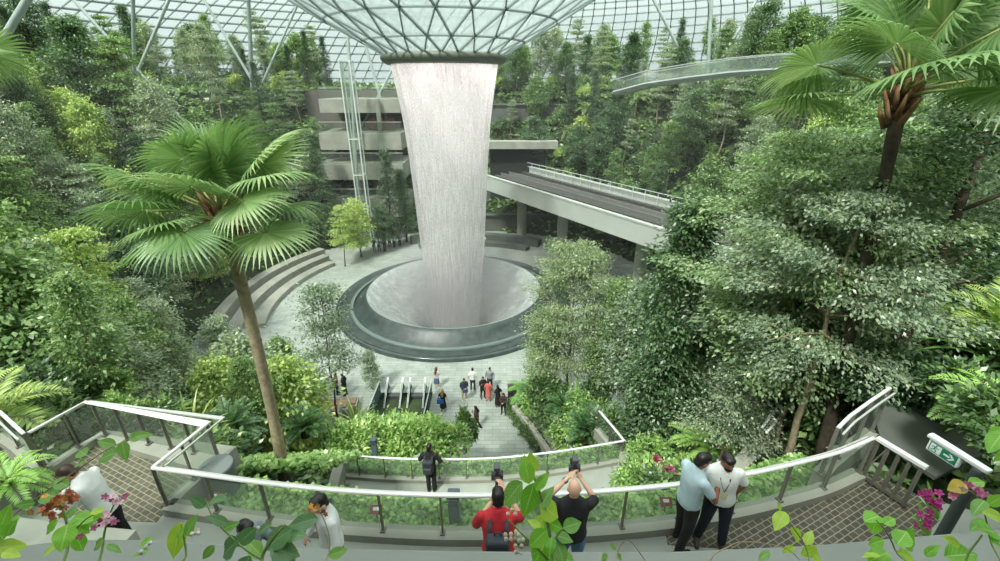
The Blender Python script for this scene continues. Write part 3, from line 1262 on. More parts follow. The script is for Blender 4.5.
# ------------------------------------------------------------------ plaza furniture
# escalator well
x0, x1, y0, y1 = PIT
mb = MB()
mb.box(((x0 + x1) / 2, (y0 + y1) / 2, -4.2), (x1 - x0, y1 - y0, 0.2))
for (cx, cy, sx, sy) in ((x0 - 0.1, (y0 + y1) / 2, 0.2, y1 - y0), (x1 + 0.1, (y0 + y1) / 2, 0.2, y1 - y0), ((x0 + x1) / 2, y0 - 0.1, x1 - x0 + 0.4, 0.2), ((x0 + x1) / 2, y1 + 0.1, x1 - x0 + 0.4, 0.2)):
    mb.box((cx, cy, -2.1), (sx, sy, 4.18))
tag(mb.build('wall_pit', plain('pit_teal', srgb(70, 92, 90), 0.4, var=0.15)), kind='structure')
for i, (xc, lab) in enumerate(((-7.0, 'escalator sinking into the plaza well, the one nearer the thin tree'), (-5.5, 'escalator sinking into the plaza well, the one nearer the walkway'))):
    t = thing('escalator', lab, 'escalator', (xc, y1, -0.05), 0, 'escalators in the plaza well')
    mb = MB()
    for q in range(13):
        mb.box((0, -0.3 - q * 0.33, -0.1 - q * 0.25), (0.8, 0.34, 0.26))
    mb.build('steps', plain('escalator_step', srgb(86, 92, 92), 0.4, 0.4), t)
    for sx in (-0.5, 0.5):
        mb = MB(); mb.bar((sx, 0.3, 0.45), (sx, -4.3, -2.75), 0.04, 0.9); mb.build('balustrade', M_DARKGLASS, t)
        mb = MB(); mb.bar((sx, 0.35, 0.95), (sx, -4.3, -2.28), 0.09, 0.07); mb.build('handrail', M_WHITESTEEL, t)
t = thing('glass_balustrade', 'teal glass balustrade around the escalator well in the plaza', 'balustrade', ((x0 + x1) / 2, y0, 0))
hw = (x1 - x0) / 2
for (ax, ay, bx, by) in ((-hw, 0, hw, 0), (-hw, 0, -hw, y1 - y0 - 0.3), (hw, 0, hw, y1 - y0 - 0.3)):
    mb = MB(); mb.bar((ax, ay, 0.52), (bx, by, 0.52), 0.02, 1.04); mb.build('glass_panel', M_DARKGLASS, t)
    mb = MB(); mb.bar((ax, ay, 1.07), (bx, by, 1.07), 0.06, 0.06); mb.build('handrail', M_STEEL, t)

# timber and stone seating steps left of the walkway
M_SEAT = plain('seat_timber', srgb(150, 124, 98), 0.7, var=0.2, scale=3)
for i in range(5):
    z = 0.5 + i * 0.5
    xa = -10.6 - i * 0.2
    ya = 22.8 - i * 0.93
    mb = MB()
    mb.bbox((xa, ya, z / 2), (3.2, 0.9, z), 0.03, rz=0.12)
    tag(mb.build('wall_seating', M_CONC), kind='structure')
    b_ = thing('bench_top', 'brown timber seat board on the stone steps left of the plaza walkway', 'bench', (xa, ya, z + 0.005), 0.12, 'timber seat boards')
    mb = MB()
    for q in range(4):
        mb.bbox((0, -0.24 + q * 0.16, 0.05), (3.0, 0.14, 0.07), 0.012)
    mb.build('boards', M_SEAT, b_)
    mb = MB()
    for q in (-1.2, 0, 1.2):
        mb.box((q, 0, 0.012), (0.08, 0.6, 0.018))
    mb.build('bearers', M_DARKSTEEL, b_)

# planter walls right of the walkway
M_PLW = plain('planter_wall', srgb(172, 172, 160), 0.8, var=0.12)
for (uv, z, th) in ((((514, 405), (531, 425), (552, 455)), 0.9, 0.3), (((531, 398), (553, 425), (578, 452)), 2.1, 0.3), (((556, 413), (573, 438)), 3.0, 0.3)):
    pts = [at_z(u, v, z) for u, v in uv]
    mb = MB()
    mb.strip(pts, [(-th / 2, -z - 0.2), (th / 2, -z - 0.2), (th / 2, 0), (-th / 2, 0)])
    tag(mb.build('wall_planter', M_PLW), kind='structure')
# curved low benches left of the pool
for i, (rad_, a0, a1) in enumerate(((17.0, 150, 200), (18.6, 148, 204), (20.2, 146, 206))):
    pts = []
    for k in range(25):
        a = rad(a0 + (a1 - a0) * k / 24)
        pts.append(Vector((VC.x + rad_ * math.cos(a), VC.y + rad_ * math.sin(a), 0)))
    mb = MB()
    mb.strip(pts, [(-0.5, -0.1), (0.5, -0.1), (0.5, 0.42 + 0.3 * i), (-0.5, 0.42 + 0.3 * i)])
    tag(mb.build('wall_step', M_CONC), kind='structure')
for i, (rad_, a0, a1) in enumerate(((15.5, 60, 112), (17.5, 58, 114))):
    pts = []
    for k in range(25):
        a = rad(a0 + (a1 - a0) * k / 24)
        pts.append(Vector((VC.x + rad_ * math.cos(a), VC.y + rad_ * math.sin(a), 0)))
    mb = MB()
    mb.strip(pts, [(-0.5, -0.1), (0.5, -0.1), (0.5, 0.5 + 0.4 * i), (-0.5, 0.5 + 0.4 * i)])
    tag(mb.build('wall_step', M_CONC_D), kind='structure')
# litter bin beside the walkway
p = at_z(512, 399, 0)
t = thing('litter_bin', 'small black litter bin at the corner of the planter by the walkway', 'bin', (p.x, p.y, 0))
mb = MB(); mb.bbox((0, 0, 0.45), (0.55, 0.5, 0.9), 0.03); mb.build('body', plain('bin_black', srgb(40, 42, 42), 0.5), t)
mb = MB(); mb.bbox((0, 0, 0.98), (0.6, 0.55, 0.12), 0.03); mb.box((0, -0.26, 0.75), (0.4, 0.02, 0.16)); mb.build('lid', plain('bin_lid', srgb(70, 60, 56), 0.5), t)

# stair handrails half hidden among the right-hand trees
for i, (q, w_, lab) in enumerate((((762, 428, 783, 398), 0, 'white handrail of the hidden stair among the trees, the upper one'),
                             ((766, 433, 790, 404), 1, 'white handrail of the hidden stair among the trees, the lower one'))):
    a = at_t(q[0], q[1], 11.6); b = at_t(q[2], q[3], 12.6)
    t = thing('stair_handrail', lab, 'handrail', (a.x, a.y, a.z - 0.9))
    o_ = Vector((a.x, a.y, a.z - 0.9))
    mb = MB(); mb.tube([a - o_, b - o_], 0.035, 8); mb.build('rail', M_WHITESTEEL, t, True)
    for s in (0.08, 0.5, 0.92):
        c = a + (b - a) * s - o_
        mb = MB(); mb.tube([c - Vector((0, 0, 1.2)), c], 0.02, 6); mb.build('post', M_DARKSTEEL, t, True)
mb = MB()
for i in range(9):
    a = at_t(742 + i * 5, 452 - i * 5.0, 11.7 + i * 0.15)
    mb.box((a.x, a.y, a.z - 0.5), (1.5, 0.35, 0.14), 0.7)
tag(mb.build('trim_stair', M_CONC), kind='structure')

# ------------------------------------------------------------------ exit sign on its post
ZS = 15.25
ptop = at_z(980, 468, ZS)
e1 = at_z(931, 437, ZS)
t = thing('exit_sign', 'green and white exit sign with running figure and arrow on a dark post', 'sign', (ptop.x, ptop.y, ZT))
H = ZS - ZT
mb = MB(); mb.lathe([(0.1, 0), (0.1, 0.02), (0.06, 0.05), (0.055, H - 0.06), (0.055, H), (0.01, H)], 16); mb.build('post', plain('post_dark', srgb(66, 74, 72), 0.5), t, True)
ax = Vector((e1.x - ptop.x, e1.y - ptop.y, 0))
AL = ax.length
ax.normalize()
rz = math.atan2(ax.y, ax.x)
SC_ = AL / 0.88      # sign size relative to its drawing
SX = AL - 0.31 * SC_


def loc_sign(s, d, z):
    """s along the arm away from the post, d toward the viewer's side, z relative to post top"""
    nx, ny = -ax.y, ax.x
    if ny > 0:
        nx, ny = -nx, -ny
    return Vector((ax.x * s + nx * d, ax.y * s + ny * d, H + z))


Rz = Matrix.Rotation(rz, 3, 'Z')
M_SIGNW = plain('sign_white', srgb(226, 232, 230), 0.5)
M_SIGNG = plain('sign_green', srgb(20, 128, 92), 0.45)
mb = MB(); mb.bbox(loc_sign(AL / 2 - 0.03, 0, 0.02), (AL + 0.1, 0.085, 0.045), 0.012, M=Rz); mb.build('arm', M_SIGNW, t)
mb = MB(); mb.bbox(loc_sign(SX, 0, -0.125 * SC_ * 1.15), (0.58 * SC_, 0.06, 0.25 * SC_ * 1.15), 0.012, M=Rz); mb.build('box', M_SIGNW, t)
sgnf = -1
nx, ny = -ax.y, ax.x
if ny > 0:
    nx, ny = -nx, -ny
# direction "right" as seen by the viewer on the sign face = toward the post
right = Vector((-ax.x, -ax.y, 0))


def face_pts(pts, d):
    c = loc_sign(SX, d - 0.01, -0.125 * SC_ * 1.15)
    return [c + right * x * SC_ + Vector((0, 0, y * SC_ * 1.15)) for x, y in pts]


def face_poly(mb, pts, d0=0.042, d1=0.046):
    a = face_pts(pts, d0)
    b = face_pts(pts, d1)
    n = len(pts)
    mb.add(a + b, [tuple(range(n, 2 * n)), tuple(reversed(range(n)))] + [(k, (k + 1) % n, n + (k + 1) % n, n + k) for k in range(n)])


mb = MB(); face_poly(mb, [(-0.25, -0.095), (0.25, -0.095), (0.25, 0.095), (-0.25, 0.095)], 0.038, 0.0425); mb.build('panel', M_SIGNG, t)
mb = MB()
face_poly(mb, [(-0.23, -0.08), (-0.03, -0.08), (-0.03, 0.08), (-0.23, 0.08)], 0.042, 0.0445)
mb.build('door_field', M_SIGNW, t)
mb = MB()
# running figure (green on white): head, trunk, arms, legs
face_poly(mb, [(-0.125 + 0.017 * math.cos(a * PI / 5), 0.058 + 0.017 * math.sin(a * PI / 5)) for a in range(10)], 0.0445, 0.0465)
for seg, w_ in ((((-0.135, 0.035), (-0.15, -0.015)), 0.026), (((-0.14, 0.03), (-0.10, 0.012), (-0.075, 0.025)), 0.012), (((-0.14, 0.03), (-0.18, 0.03), (-0.195, 0.0)), 0.012),
                (((-0.15, -0.015), (-0.11, -0.03), (-0.115, -0.07)), 0.016), (((-0.15, -0.015), (-0.175, -0.045), (-0.215, -0.05)), 0.016)):
    for (xa, ya), (xb, yb) in zip(seg, seg[1:]):
        L = math.hypot(xb - xa, yb - ya)
        px_, py_ = -(yb - ya) / L * w_ / 2, (xb - xa) / L * w_ / 2
        face_poly(mb, [(xa + px_, ya + py_), (xa - px_, ya - py_), (xb - px_, yb - py_), (xb + px_, yb + py_)], 0.0445, 0.0465)
mb.build('running_figure', M_SIGNG, t)
mb = MB()
face_poly(mb, [(0.02, -0.018), (0.13, -0.018), (0.13, 0.018), (0.02, 0.018)], 0.042, 0.0455)
face_poly(mb, [(0.10, -0.065), (0.145, -0.065), (0.215, 0.0), (0.145, 0.065), (0.10, 0.065), (0.165, 0.0)], 0.042, 0.0455)
mb.build('arrow', M_SIGNW, t)

# little dark red plant signs standing in the ground cover behind the railing
def plant_sign(u, v, z, lab):
    p = at_z(u, v, z)
    t = thing('plant_sign', lab, 'sign', (p.x, p.y, z - 0.35))
    mb = MB(); mb.tube([(0, 0, 0), (0, 0, 0.34)], 0.012, 6); mb.build('stake', M_DARKSTEEL, t)
    Mx = Matrix.Rotation(-0.7, 3, 'X')
    mb = MB(); mb.bbox((0, 0, 0.36), (0.19, 0.13, 0.015), 0.005, M=Mx.inverted()); mb.build('plate', plain('sign_maroon', srgb(122, 40, 44), 0.5), t)
    mb = MB()
    n_ = Mx.inverted() @ Vector((0, 0, 0.01))
    mb.box(Vector((0, 0, 0.36)) + n_ + Mx.inverted() @ Vector((0, 0.012, 0)), (0.09, 0.05, 0.004), M=Mx.inverted())
    mb.build('white_mark', M_SIGNW, t)


plant_sign(376, 510, 12.85, 'small maroon plant sign in the ground cover between the two left photographers')
plant_sign(666, 502, 12.85, 'small maroon plant sign behind the railing beside the man in light blue')
plant_sign(214, 497, 12.8, 'small brown plant sign behind the railing under the fan palm')
# bollard lights
for (u, v, z, lab) in ((455, 522, 12.5, 'slate blue box bollard light in the planting behind the front railing'), (367, 468, 7.9, 'dark box bollard light beside the lower path railing')):
    p = at_z(u, v, z)
    if z < 10:
        p = Vector((p.x, p.y + 0.9, 7.6))
    t = thing('bollard_light', lab, 'light', (p.x, p.y, p.z))
    mb = MB(); mb.bbox((0, 0, 0.27), (0.17, 0.17, 0.54), 0.015); mb.build('body', plain('bollard_slate', srgb(92, 106, 116), 0.5), t)
    mb = MB(); mb.bbox((0, 0, 0.6), (0.19, 0.19, 0.1), 0.015); mb.box((0, -0.09, 0.5), (0.12, 0.02, 0.07)); mb.build('head', plain('bollard_head', srgb(70, 80, 88), 0.4), t)

# ------------------------------------------------------------------ parapet planter under the viewer
cop = smooth_path([at_z(u, v, 17.4) for u, v in ((-60, 552), (20, 546), (75, 540.5), (150, 540.5), (250, 546), (340, 549), (450, 551), (560, 552), (660, 552), (740, 549), (820, 545), (900, 538), (1000, 530), (1080, 523))], 4)
cop = [Vector((p.x, p.y, 17.4)) for p in cop]
mb = MB()
mb.strip(cop, [(-0.0, -0.5), (0.0, 0.0), (0.012, 0.012), (0.3, 0.012), (0.3, -0.5)] if False else [(0.0, -0.45), (0.28, -0.45), (0.28, 0.0), (0.27, 0.012), (0.012, 0.012), (0.0, 0.0)])
tag(mb.build('wall_parapet', M_COPING), kind='structure')
mb = MB()
mb.box((0, 0.42, 17.0), (9, 0.9, 0.3))
tag(mb.build('floor_planter_soil', plain('soil', srgb(70, 60, 48), 0.95, var=0.3)), kind='structure')
# lower stone coping left
lc = [at_z(u, v, 16.3) for u, v in ((-40, 512), (10, 516), (70, 524), (136, 530))]
mb = MB()
mb.strip([Vector((p.x, p.y, 16.3)) for p in lc], [(-0.0, -0.35), (0.55, -0.35), (0.55, 0), (0.0, 0)])
tag(mb.build('wall_ledge', plain('ledge_stone', srgb(176, 180, 164), 0.8, var=0.12)), kind='structure')
# ------------------------------------------------------------------ vegetation
G = srgb
L_DARK = leaf_mat('leaf_dark', [G(38, 66, 40), G(58, 92, 52), G(82, 116, 66), G(112, 142, 84)])
L_MID = leaf_mat('leaf_mid', [G(62, 96, 48), G(88, 124, 60), G(116, 150, 76), G(150, 176, 98)])
L_YEL = leaf_mat('leaf_yellow_green', [G(96, 128, 50), G(130, 160, 66), G(160, 186, 82), G(190, 204, 104)])
L_GREY = leaf_mat('leaf_grey_green', [G(78, 104, 76), G(106, 130, 96), G(136, 156, 116), G(172, 186, 144)])
L_CONIF = leaf_mat('leaf_conifer', [G(36, 60, 42), G(52, 80, 52), G(72, 100, 62), G(92, 118, 74)])
L_BED = leaf_mat('leaf_groundcover', [G(72, 114, 42), G(102, 144, 56), G(134, 172, 74), G(172, 196, 100)])
L_BRIGHT = leaf_mat('leaf_bright', [G(78, 138, 40), G(106, 164, 52), G(136, 186, 70), G(166, 204, 92)], objvar=0.6)
L_UNDER = leaf_mat('leaf_under', [G(42, 70, 36), G(66, 100, 48), G(94, 130, 60), G(136, 164, 82)])
L_FAN = leaf_mat('leaf_fan_palm', [G(62, 100, 44), G(86, 124, 58), G(114, 148, 78), G(158, 178, 116)], objvar=0.45, gloss=0.05, rough=0.5)
L_CYC = leaf_mat('leaf_cycad', [G(36, 74, 40), G(54, 96, 48), G(80, 122, 60), G(104, 146, 72)])
L_RED = leaf_mat('leaf_crimson', [G(110, 24, 60), G(150, 36, 84), G(176, 60, 104), G(120, 50, 60)])
BARK = plain('bark_brown', G(112, 98, 78), 0.9, var=0.35, scale=9)
BARK_P = plain('bark_pale', G(150, 138, 112), 0.9, var=0.3, scale=9)
BARK_D = plain('bark_dark', G(74, 64, 52), 0.9, var=0.35, scale=9)


def branch_path(a, d, L, rs, bend=0.15, up=0.0, n=4):
    pts = [Vector(a)]
    d = Vector(d).normalized()
    for i in range(n):
        d = (d + Vector((rs.normal(0, bend), rs.normal(0, bend), rs.normal(0, bend * 0.6) + up))).normalized()
        pts.append(pts[-1] + d * L / n)
    return pts


def prof(style, t):
    """crown radius share at height share t of the crown"""
    if style == 'cone':
        return max(0.05, (1 - t) ** 0.85)
    if style == 'column':
        return max(0.08, min(1, (1 - t) * 2.2)) * (0.75 + 0.25 * min(1, t * 5))
    if style == 'oval':
        return max(0.12, math.sin(PI * min(0.98, 0.14 + 0.84 * t)))
    if style == 'umbrella':
        return 0.45 + 0.55 * t if t < 0.8 else 1.0 - (t - 0.8) * 2.2
    if style == 'tier':
        return max(0.25, math.sin(PI * min(0.97, 0.28 + 0.68 * t)) ** 0.7)
    if style == 'layer':
        return max(0.12, (1 - 0.75 * t) * (0.8 + 0.2 * math.sin(t * 20)))
    return 1.0


class Tree:
    def __init__(self, seed, H, cb, R, style, nb, per, ll, lw, bark, leaf, tr=0.1, lean=0.0, flat=0.35, clus=5, spread=0.5, rise=0.35, wob=0.06, nbare=0, updir=0.5):
        rs = np.random.RandomState(seed)
        mb = MB()
        n = 9
        pts = []
        off = Vector((0, 0, 0))
        for i in range(n + 1):
            t = i / n
            pts.append(Vector((off.x + lean * H * t * t, off.y, H * 0.97 * t)))
            off += Vector((rs.normal(0, wob) * H / n, rs.normal(0, wob) * H / n, 0))
        rr = [tr * (1.35 if i == 0 else 1 - 0.85 * i / n) for i in range(n + 1)]
        mb.tube(pts, rr, 8)

        def at(h):
            x = max(0, min(n - 1e-6, h / (H * 0.97) * n))
            i = int(x)
            return pts[i].lerp(pts[i + 1], x - i)
        cents, cw = [], []
        ang = rs.uniform(0, 6.28)
        for b in range(nb):
            t = (b + rs.uniform(0.1, 0.9)) / nb
            if style in ('layer', 'tier'):
                lv = max(4, nb // 8)
                t = min(0.99, (math.floor(t * lv) + 0.1 + 0.14 * rs.rand() + (0.5 if math.sin(ang * 2) > 0 else 0)) / lv)
            h = cb + (H - cb) * t
            ang += 2.4 + rs.normal(0, 0.3)
            L = R * prof(style, t) * rs.uniform(0.75, 1.12)
            rz_ = rise * (1 + 0.8 * t) if style not in ('cone', 'layer', 'tier') else rise * 0.5
            d = Vector((math.cos(ang), math.sin(ang), rz_))
            h0 = max(cb * 0.8, h - L * rz_ * 0.6) if style not in ('layer', 'tier') else h
            p = branch_path(at(min(h0, H * 0.95)), d, L, rs, 0.12)
            br = max(0.008, tr * 0.36 * (1 - t * 0.7) * min(1.2, L / max(0.3, R)))
            mb.tube(p, [br, br * 0.8, br * 0.6, br * 0.42, br * 0.2], 5, False)
            # twigs
            nt = clus
            for q in range(nt):
                s = 0.3 + 0.7 * (q + rs.rand()) / nt
                x = s * 4
                i = min(3, int(x))
                c = p[i].lerp(p[i + 1], x - i)
                side = Vector((-d.y, d.x, 0)).normalized() * rs.normal(0, 0.32) * L * spread
                c2 = c + side + Vector((0, 0, rs.normal(0.05, 0.1) * R * (0.3 if style in ('layer', 'cone', 'tier') else 0.8)))
                if rs.rand() < 0.5:
                    mb.tube([c, c.lerp(c2, 0.6) + Vector((0, 0, 0.03)), c2], [br * 0.3, br * 0.22, br * 0.1], 4, False)
                cents.append(c2)
                cw.append(0.75 + 0.5 * rs.rand())
        top = at(H * 0.96)
        for q in range(4):
            cents.append(top + Vector((rs.normal(0, 0.1) * R * 0.5, rs.normal(0, 0.1) * R * 0.5, rs.uniform(-0.3, 0.1) * R * 0.4)))
            cw.append(0.7)
        C = np.array([tuple(c) for c in cents])
        n_c = len(C)
        cs = min(R * 0.26, 0.52) * np.array(cw)
        pos = np.repeat(C, per, axis=0)
        sc = np.repeat(cs, per)[:, None]
        o = rs.normal(0, 1, (n_c * per, 3)) * np.array([0.62, 0.62, flat * 0.62])
        pos = pos + o * sc
        # leaves point outward and hang a little
        axis = np.array([[0, 0, 0]])
        out_ = pos.copy()
        out_[:, 2] = 0
        d = nrmz(out_ + rs.normal(0, 0.5, out_.shape) * R * 0.5)
        d = nrmz(d + np.stack([rs.normal(0, 0.35, len(d)), rs.normal(0, 0.35, len(d)), rs.normal(-0.12, 0.35, len(d))], 1))
        nr = nrmz(np.stack([rs.normal(0, updir, len(d)), rs.normal(0, updir, len(d)), np.ones(len(d))], 1))
        l = ll * rs.uniform(0.6, 1.25, len(d))
        self.leaf_me = quads_mesh('foliage', leaves_arr(pos, d, nr, l, l * lw))
        self.leaf_me.materials.append(leaf)
        self.wood_me = mb.mesh('trunk', True)
        self.wood_me.materials.append(bark)
        self.H, self.R = H, R

    def place(self, name, label, cat, loc, rz=0, s=1.0, group=None, tilt=(0, 0)):
        t = thing(name, label, cat, loc, rz, group)
        t.rotation_euler = (tilt[0], tilt[1], rz)
        t.scale = (s, s, s) if not hasattr(s, '__len__') else s
        link('trunk', self.wood_me, None, t)
        link('foliage', self.leaf_me, None, t)
        return t


# prototypes: far trees are lighter meshes
P = {}
P['layer_a'] = Tree(1, 8.5, 2.6, 2.3, 'layer', 34, 34, 0.2, 0.5, BARK, L_MID, 0.10, flat=0.2, clus=5)
P['layer_b'] = Tree(2, 9.5, 3.5, 2.0, 'layer', 32, 36, 0.18, 0.5, BARK_P, L_GREY, 0.09, flat=0.2, clus=5)
P['layer_c'] = Tree(12, 9.0, 3.0, 2.1, 'layer', 34, 34, 0.19, 0.5, BARK, L_YEL, 0.09, flat=0.22, clus=5)
P['dense_a'] = Tree(3, 8.0, 2.2, 2.3, 'oval', 38, 44, 0.22, 0.55, BARK_D, L_DARK, 0.13, flat=0.6, clus=5)
P['dense_b'] = Tree(4, 7.0, 1.8, 2.2, 'oval', 36, 44, 0.24, 0.6, BARK, L_MID, 0.12, flat=0.6, clus=5)
P['dense_c'] = Tree(14, 8.5, 2.4, 2.1, 'oval', 38, 44, 0.2, 0.5, BARK_P, L_GREY, 0.1, flat=0.5, clus=5)
P['dense_y'] = Tree(15, 6.5, 1.6, 1.9, 'oval', 32, 44, 0.22, 0.55, BARK, L_YEL, 0.1, flat=0.5, clus=5)
P['column_a'] = Tree(5, 9.0, 1.0, 1.15, 'column', 60, 34, 0.17, 0.4, BARK_D, L_CONIF, 0.1, flat=0.5, clus=4, rise=0.6)
P['column_b'] = Tree(6, 8.0, 1.2, 1.3, 'cone', 64, 32, 0.18, 0.4, BARK_D, L_DARK, 0.1, flat=0.4, clus=4, rise=0.3)
P['slender_a'] = Tree(7, 8.0, 4.2, 1.4, 'oval', 22, 38, 0.18, 0.5, BARK_P, L_MID, 0.07, flat=0.5, clus=4, rise=0.8)
P['slender_b'] = Tree(8, 9.0, 4.5, 1.5, 'layer', 22, 34, 0.17, 0.5, BARK_P, L_GREY, 0.07, flat=0.25, clus=4)


# ---- rosettes: cycads, ferns, feather palms -------------------------------------------
def feather(rs, base, az, L, rise, droop, nl, ll, lw, vee=0.5):
    """pinnate frond: (quads of leaflets, rachis points)"""
    d = Vector((math.cos(az) * math.cos(rise), math.sin(az) * math.cos(rise), math.sin(rise)))
    pts = [Vector(base)]
    n = 10
    for i in range(n):
        d = (d + Vector((0, 0, -droop / n))).normalized()
        pts.append(pts[-1] + d * L / n)
    pos, dr, nr, ln = [], [], [], []
    for q in range(nl):
        s = 0.12 + 0.88 * q / (nl - 1)
        x = min(n - 1e-6, s * n)
        i = int(x)
        c = pts[i].lerp(pts[i + 1], x - i)
        t = (pts[i + 1] - pts[i]).normalized()
        sd = t.cross(Vector((0, 0, 1)))
        sd = sd.normalized() if sd.length > 1e-3 else Vector((1, 0, 0))
        up = sd.cross(t)
        for sg in (-1, 1):
            v = (t * 0.55 + sd * sg * 0.85 + up * vee * 0.4).normalized()
            pos.append(c); dr.append(v + Vector(rs.normal(0, 0.05, 3))); nr.append(up + sd * sg * -vee * 0.5)
            ln.append(ll * (math.sin(PI * min(0.97, 0.12 + s * 0.85)) * 0.8 + 0.25))
    return pos, dr, nr, ln, pts


def rosette_meshes(seed, nf, L, ll, lw, nl, rise=(0.2, 1.3), droop=1.3, stem_h=0.3, stem_r=0.16, leaf=None, bark=None, vee=0.5):
    rs = np.random.RandomState(seed)
    A = [[], [], [], []]
    mb = MB()
    pl = [(stem_r * 1.2, 0), (stem_r, stem_h * 0.5), (stem_r * 0.9, stem_h), (0.01, stem_h + 0.08)]
    mb.lathe(pl, 10)
    for i in range(nf):
        f = feather(rs, (0, 0, stem_h), i * 2.4 + rs.normal(0, 0.15), L * rs.uniform(0.8, 1.15), rise[0] + (rise[1] - rise[0]) * (i / nf) ** 0.8 + rs.normal(0, 0.06), droop * rs.uniform(0.7, 1.2), nl, ll, lw, vee)
        for k_ in range(4):
            A[k_].extend(f[k_])
        mb.tube(f[4], [0.018 - 0.0015 * j for j in range(len(f[4]))], 4, False)
    pos = np.array([tuple(p) for p in A[0]]); dr = np.array([tuple(p) for p in A[1]]); nr = np.array([tuple(p) for p in A[2]]); ln = np.array(A[3])
    fm = quads_mesh('fronds', leaves_arr(pos, dr, nr, ln, np.full(len(ln), lw), 0.12))
    fm.materials.append(leaf)
    sm = mb.mesh('stem', True)
    sm.materials.append(bark)
    return fm, sm


R_ = {}
R_['cycad'] = rosette_meshes(31, 34, 1.15, 0.26, 0.035, 34, (0.15, 1.35), 0.9, 0.45, 0.17, L_CYC, BARK_D)
R_['cycad_small'] = rosette_meshes(32, 22, 0.8, 0.2, 0.035, 26, (0.2, 1.3), 0.9, 0.2, 0.12, L_CYC, BARK_D)
R_['fern'] = rosette_meshes(33, 18, 1.3, 0.3, 0.06, 22, (0.3, 1.2), 1.7, 0.4, 0.08, L_BRIGHT, BARK)
R_['feather_palm'] = rosette_meshes(34, 20, 2.2, 0.5, 0.05, 34, (0.35, 1.35), 1.7, 2.2, 0.11, L_MID, BARK_P)
R_['yellow_palm'] = rosette_meshes(35, 16, 1.4, 0.42, 0.055, 22, (0.5, 1.35), 1.5, 0.5, 0.08, L_YEL, BARK_P)


def strap_rosette(seed, nf, L, W, leaf, droop=1.4, rise=(0.5, 1.45)):
    """upright strap leaves (lily-like clump)"""
    rs = np.random.RandomState(seed)
    mb = MB()
    for i in range(nf):
        az = i * 2.4 + rs.normal(0, 0.2)
        el = rs.uniform(*rise)
        d = Vector((math.cos(az) * math.cos(el), math.sin(az) * math.cos(el), math.sin(el)))
        sd = Vector((-math.sin(az), math.cos(az), 0))
        p = Vector((rs.normal(0, 0.05), rs.normal(0, 0.05), 0))
        LL = L * rs.uniform(0.7, 1.15)
        vs, fs = [], []
        n = 7
        for j in range(n + 1):
            t = j / n
            w_ = W * (0.55 + 0.9 * t) * (1 if t < 0.55 else max(0.03, (1 - t) / 0.45)) / 1.05
            up = sd.cross(d)
            vs += [p - sd * w_ / 2 - up * w_ * -0.15, p, p + sd * w_ / 2 - up * w_ * -0.15]
            d = (d + Vector((0, 0, -droop / n * (0.4 + t)))).normalized()
            p = p + d * LL / n
        for j in range(n):
            a = j * 3
            fs += [(a, a + 1, a + 4, a + 3), (a + 1, a + 2, a + 5, a + 4)]
        mb.add(vs, fs)
    me = mb.mesh('leaves', True)
    me.materials.append(leaf)
    st = MB(); st.lathe([(0.12, -0.1), (0.1, 0.05), (0.01, 0.1)], 8)
    sm = st.mesh('stem'); sm.materials.append(BARK)
    return me, sm


R_['strap'] = strap_rosette(41, 34, 1.7, 0.12, L_BRIGHT)
R_['strap_yellow'] = strap_rosette(42, 40, 2.0, 0.11, L_YEL, 1.1, (0.7, 1.5))
R_['strap_dark'] = strap_rosette(43, 30, 1.2, 0.12, L_CYC)


def bush_meshes(seed, R, H, n_leaf, ll, lw, leaf):
    rs = np.random.RandomState(seed)
    mb = MB()
    nst = 7
    tips = []
    for i in range(nst):
        a = i * 2.4
        p = branch_path((rs.normal(0, 0.06), rs.normal(0, 0.06), -0.1), (math.cos(a) * 0.6, math.sin(a) * 0.6, 1.0), H * rs.uniform(0.7, 1.0), rs, 0.15)
        mb.tube(p, [0.025, 0.02, 0.016, 0.012, 0.006], 5, False)
        tips += p[1:]
    # leaves gather in uneven sprays over a loose dome
    nc = max(18, n_leaf // 34)
    u = nrmz(rs.normal(0, 1, (nc, 3)))
    u[:, 2] = np.abs(u[:, 2]) * 1.15 - 0.2
    cen = u * (rs.uniform(0.35, 1.0, nc) ** 0.4)[:, None] * np.array([R, R, H * 0.72]) * rs.uniform(0.75, 1.2, (nc, 1)) + np.array([0, 0, H * 0.2])
    cen = np.repeat(cen, n_leaf // nc, axis=0)
    o = rs.normal(0, 1, cen.shape) * R * 0.15 * np.array([1, 1, 0.7])
    pos = cen + o
    pos = pos[pos[:, 2] > -0.05]
    n = len(pos)
    u = nrmz(pos - np.array([0, 0, H * 0.2]))
    d = nrmz(u + rs.normal(0, 0.6, (n, 3)) + np.array([0, 0, -0.1]))
    nr = nrmz(u * 0.4 + rs.normal(0, 0.45, (n, 3)) + np.array([0, 0, 0.9]))
    l = ll * rs.uniform(0.6, 1.25, n)
    fm = quads_mesh('foliage', leaves_arr(pos, d, nr, l, l * lw))
    fm.materials.append(leaf)
    sm = mb.mesh('stems', True)
    sm.materials.append(BARK_D)
    return fm, sm


R_['bush_mid'] = bush_meshes(51, 0.9, 1.3, 1500, 0.2, 0.5, L_UNDER)
R_['bush_dark'] = bush_meshes(52, 0.9, 1.2, 1500, 0.18, 0.5, L_DARK)
R_['bush_bright'] = bush_meshes(53, 0.9, 1.5, 1700, 0.2, 0.5, L_BED)
R_['bush_yellow'] = bush_meshes(54, 0.8, 1.1, 1300, 0.18, 0.5, L_YEL)
R_['bush_red'] = bush_meshes(55, 0.5, 0.7, 700, 0.16, 0.5, L_RED)


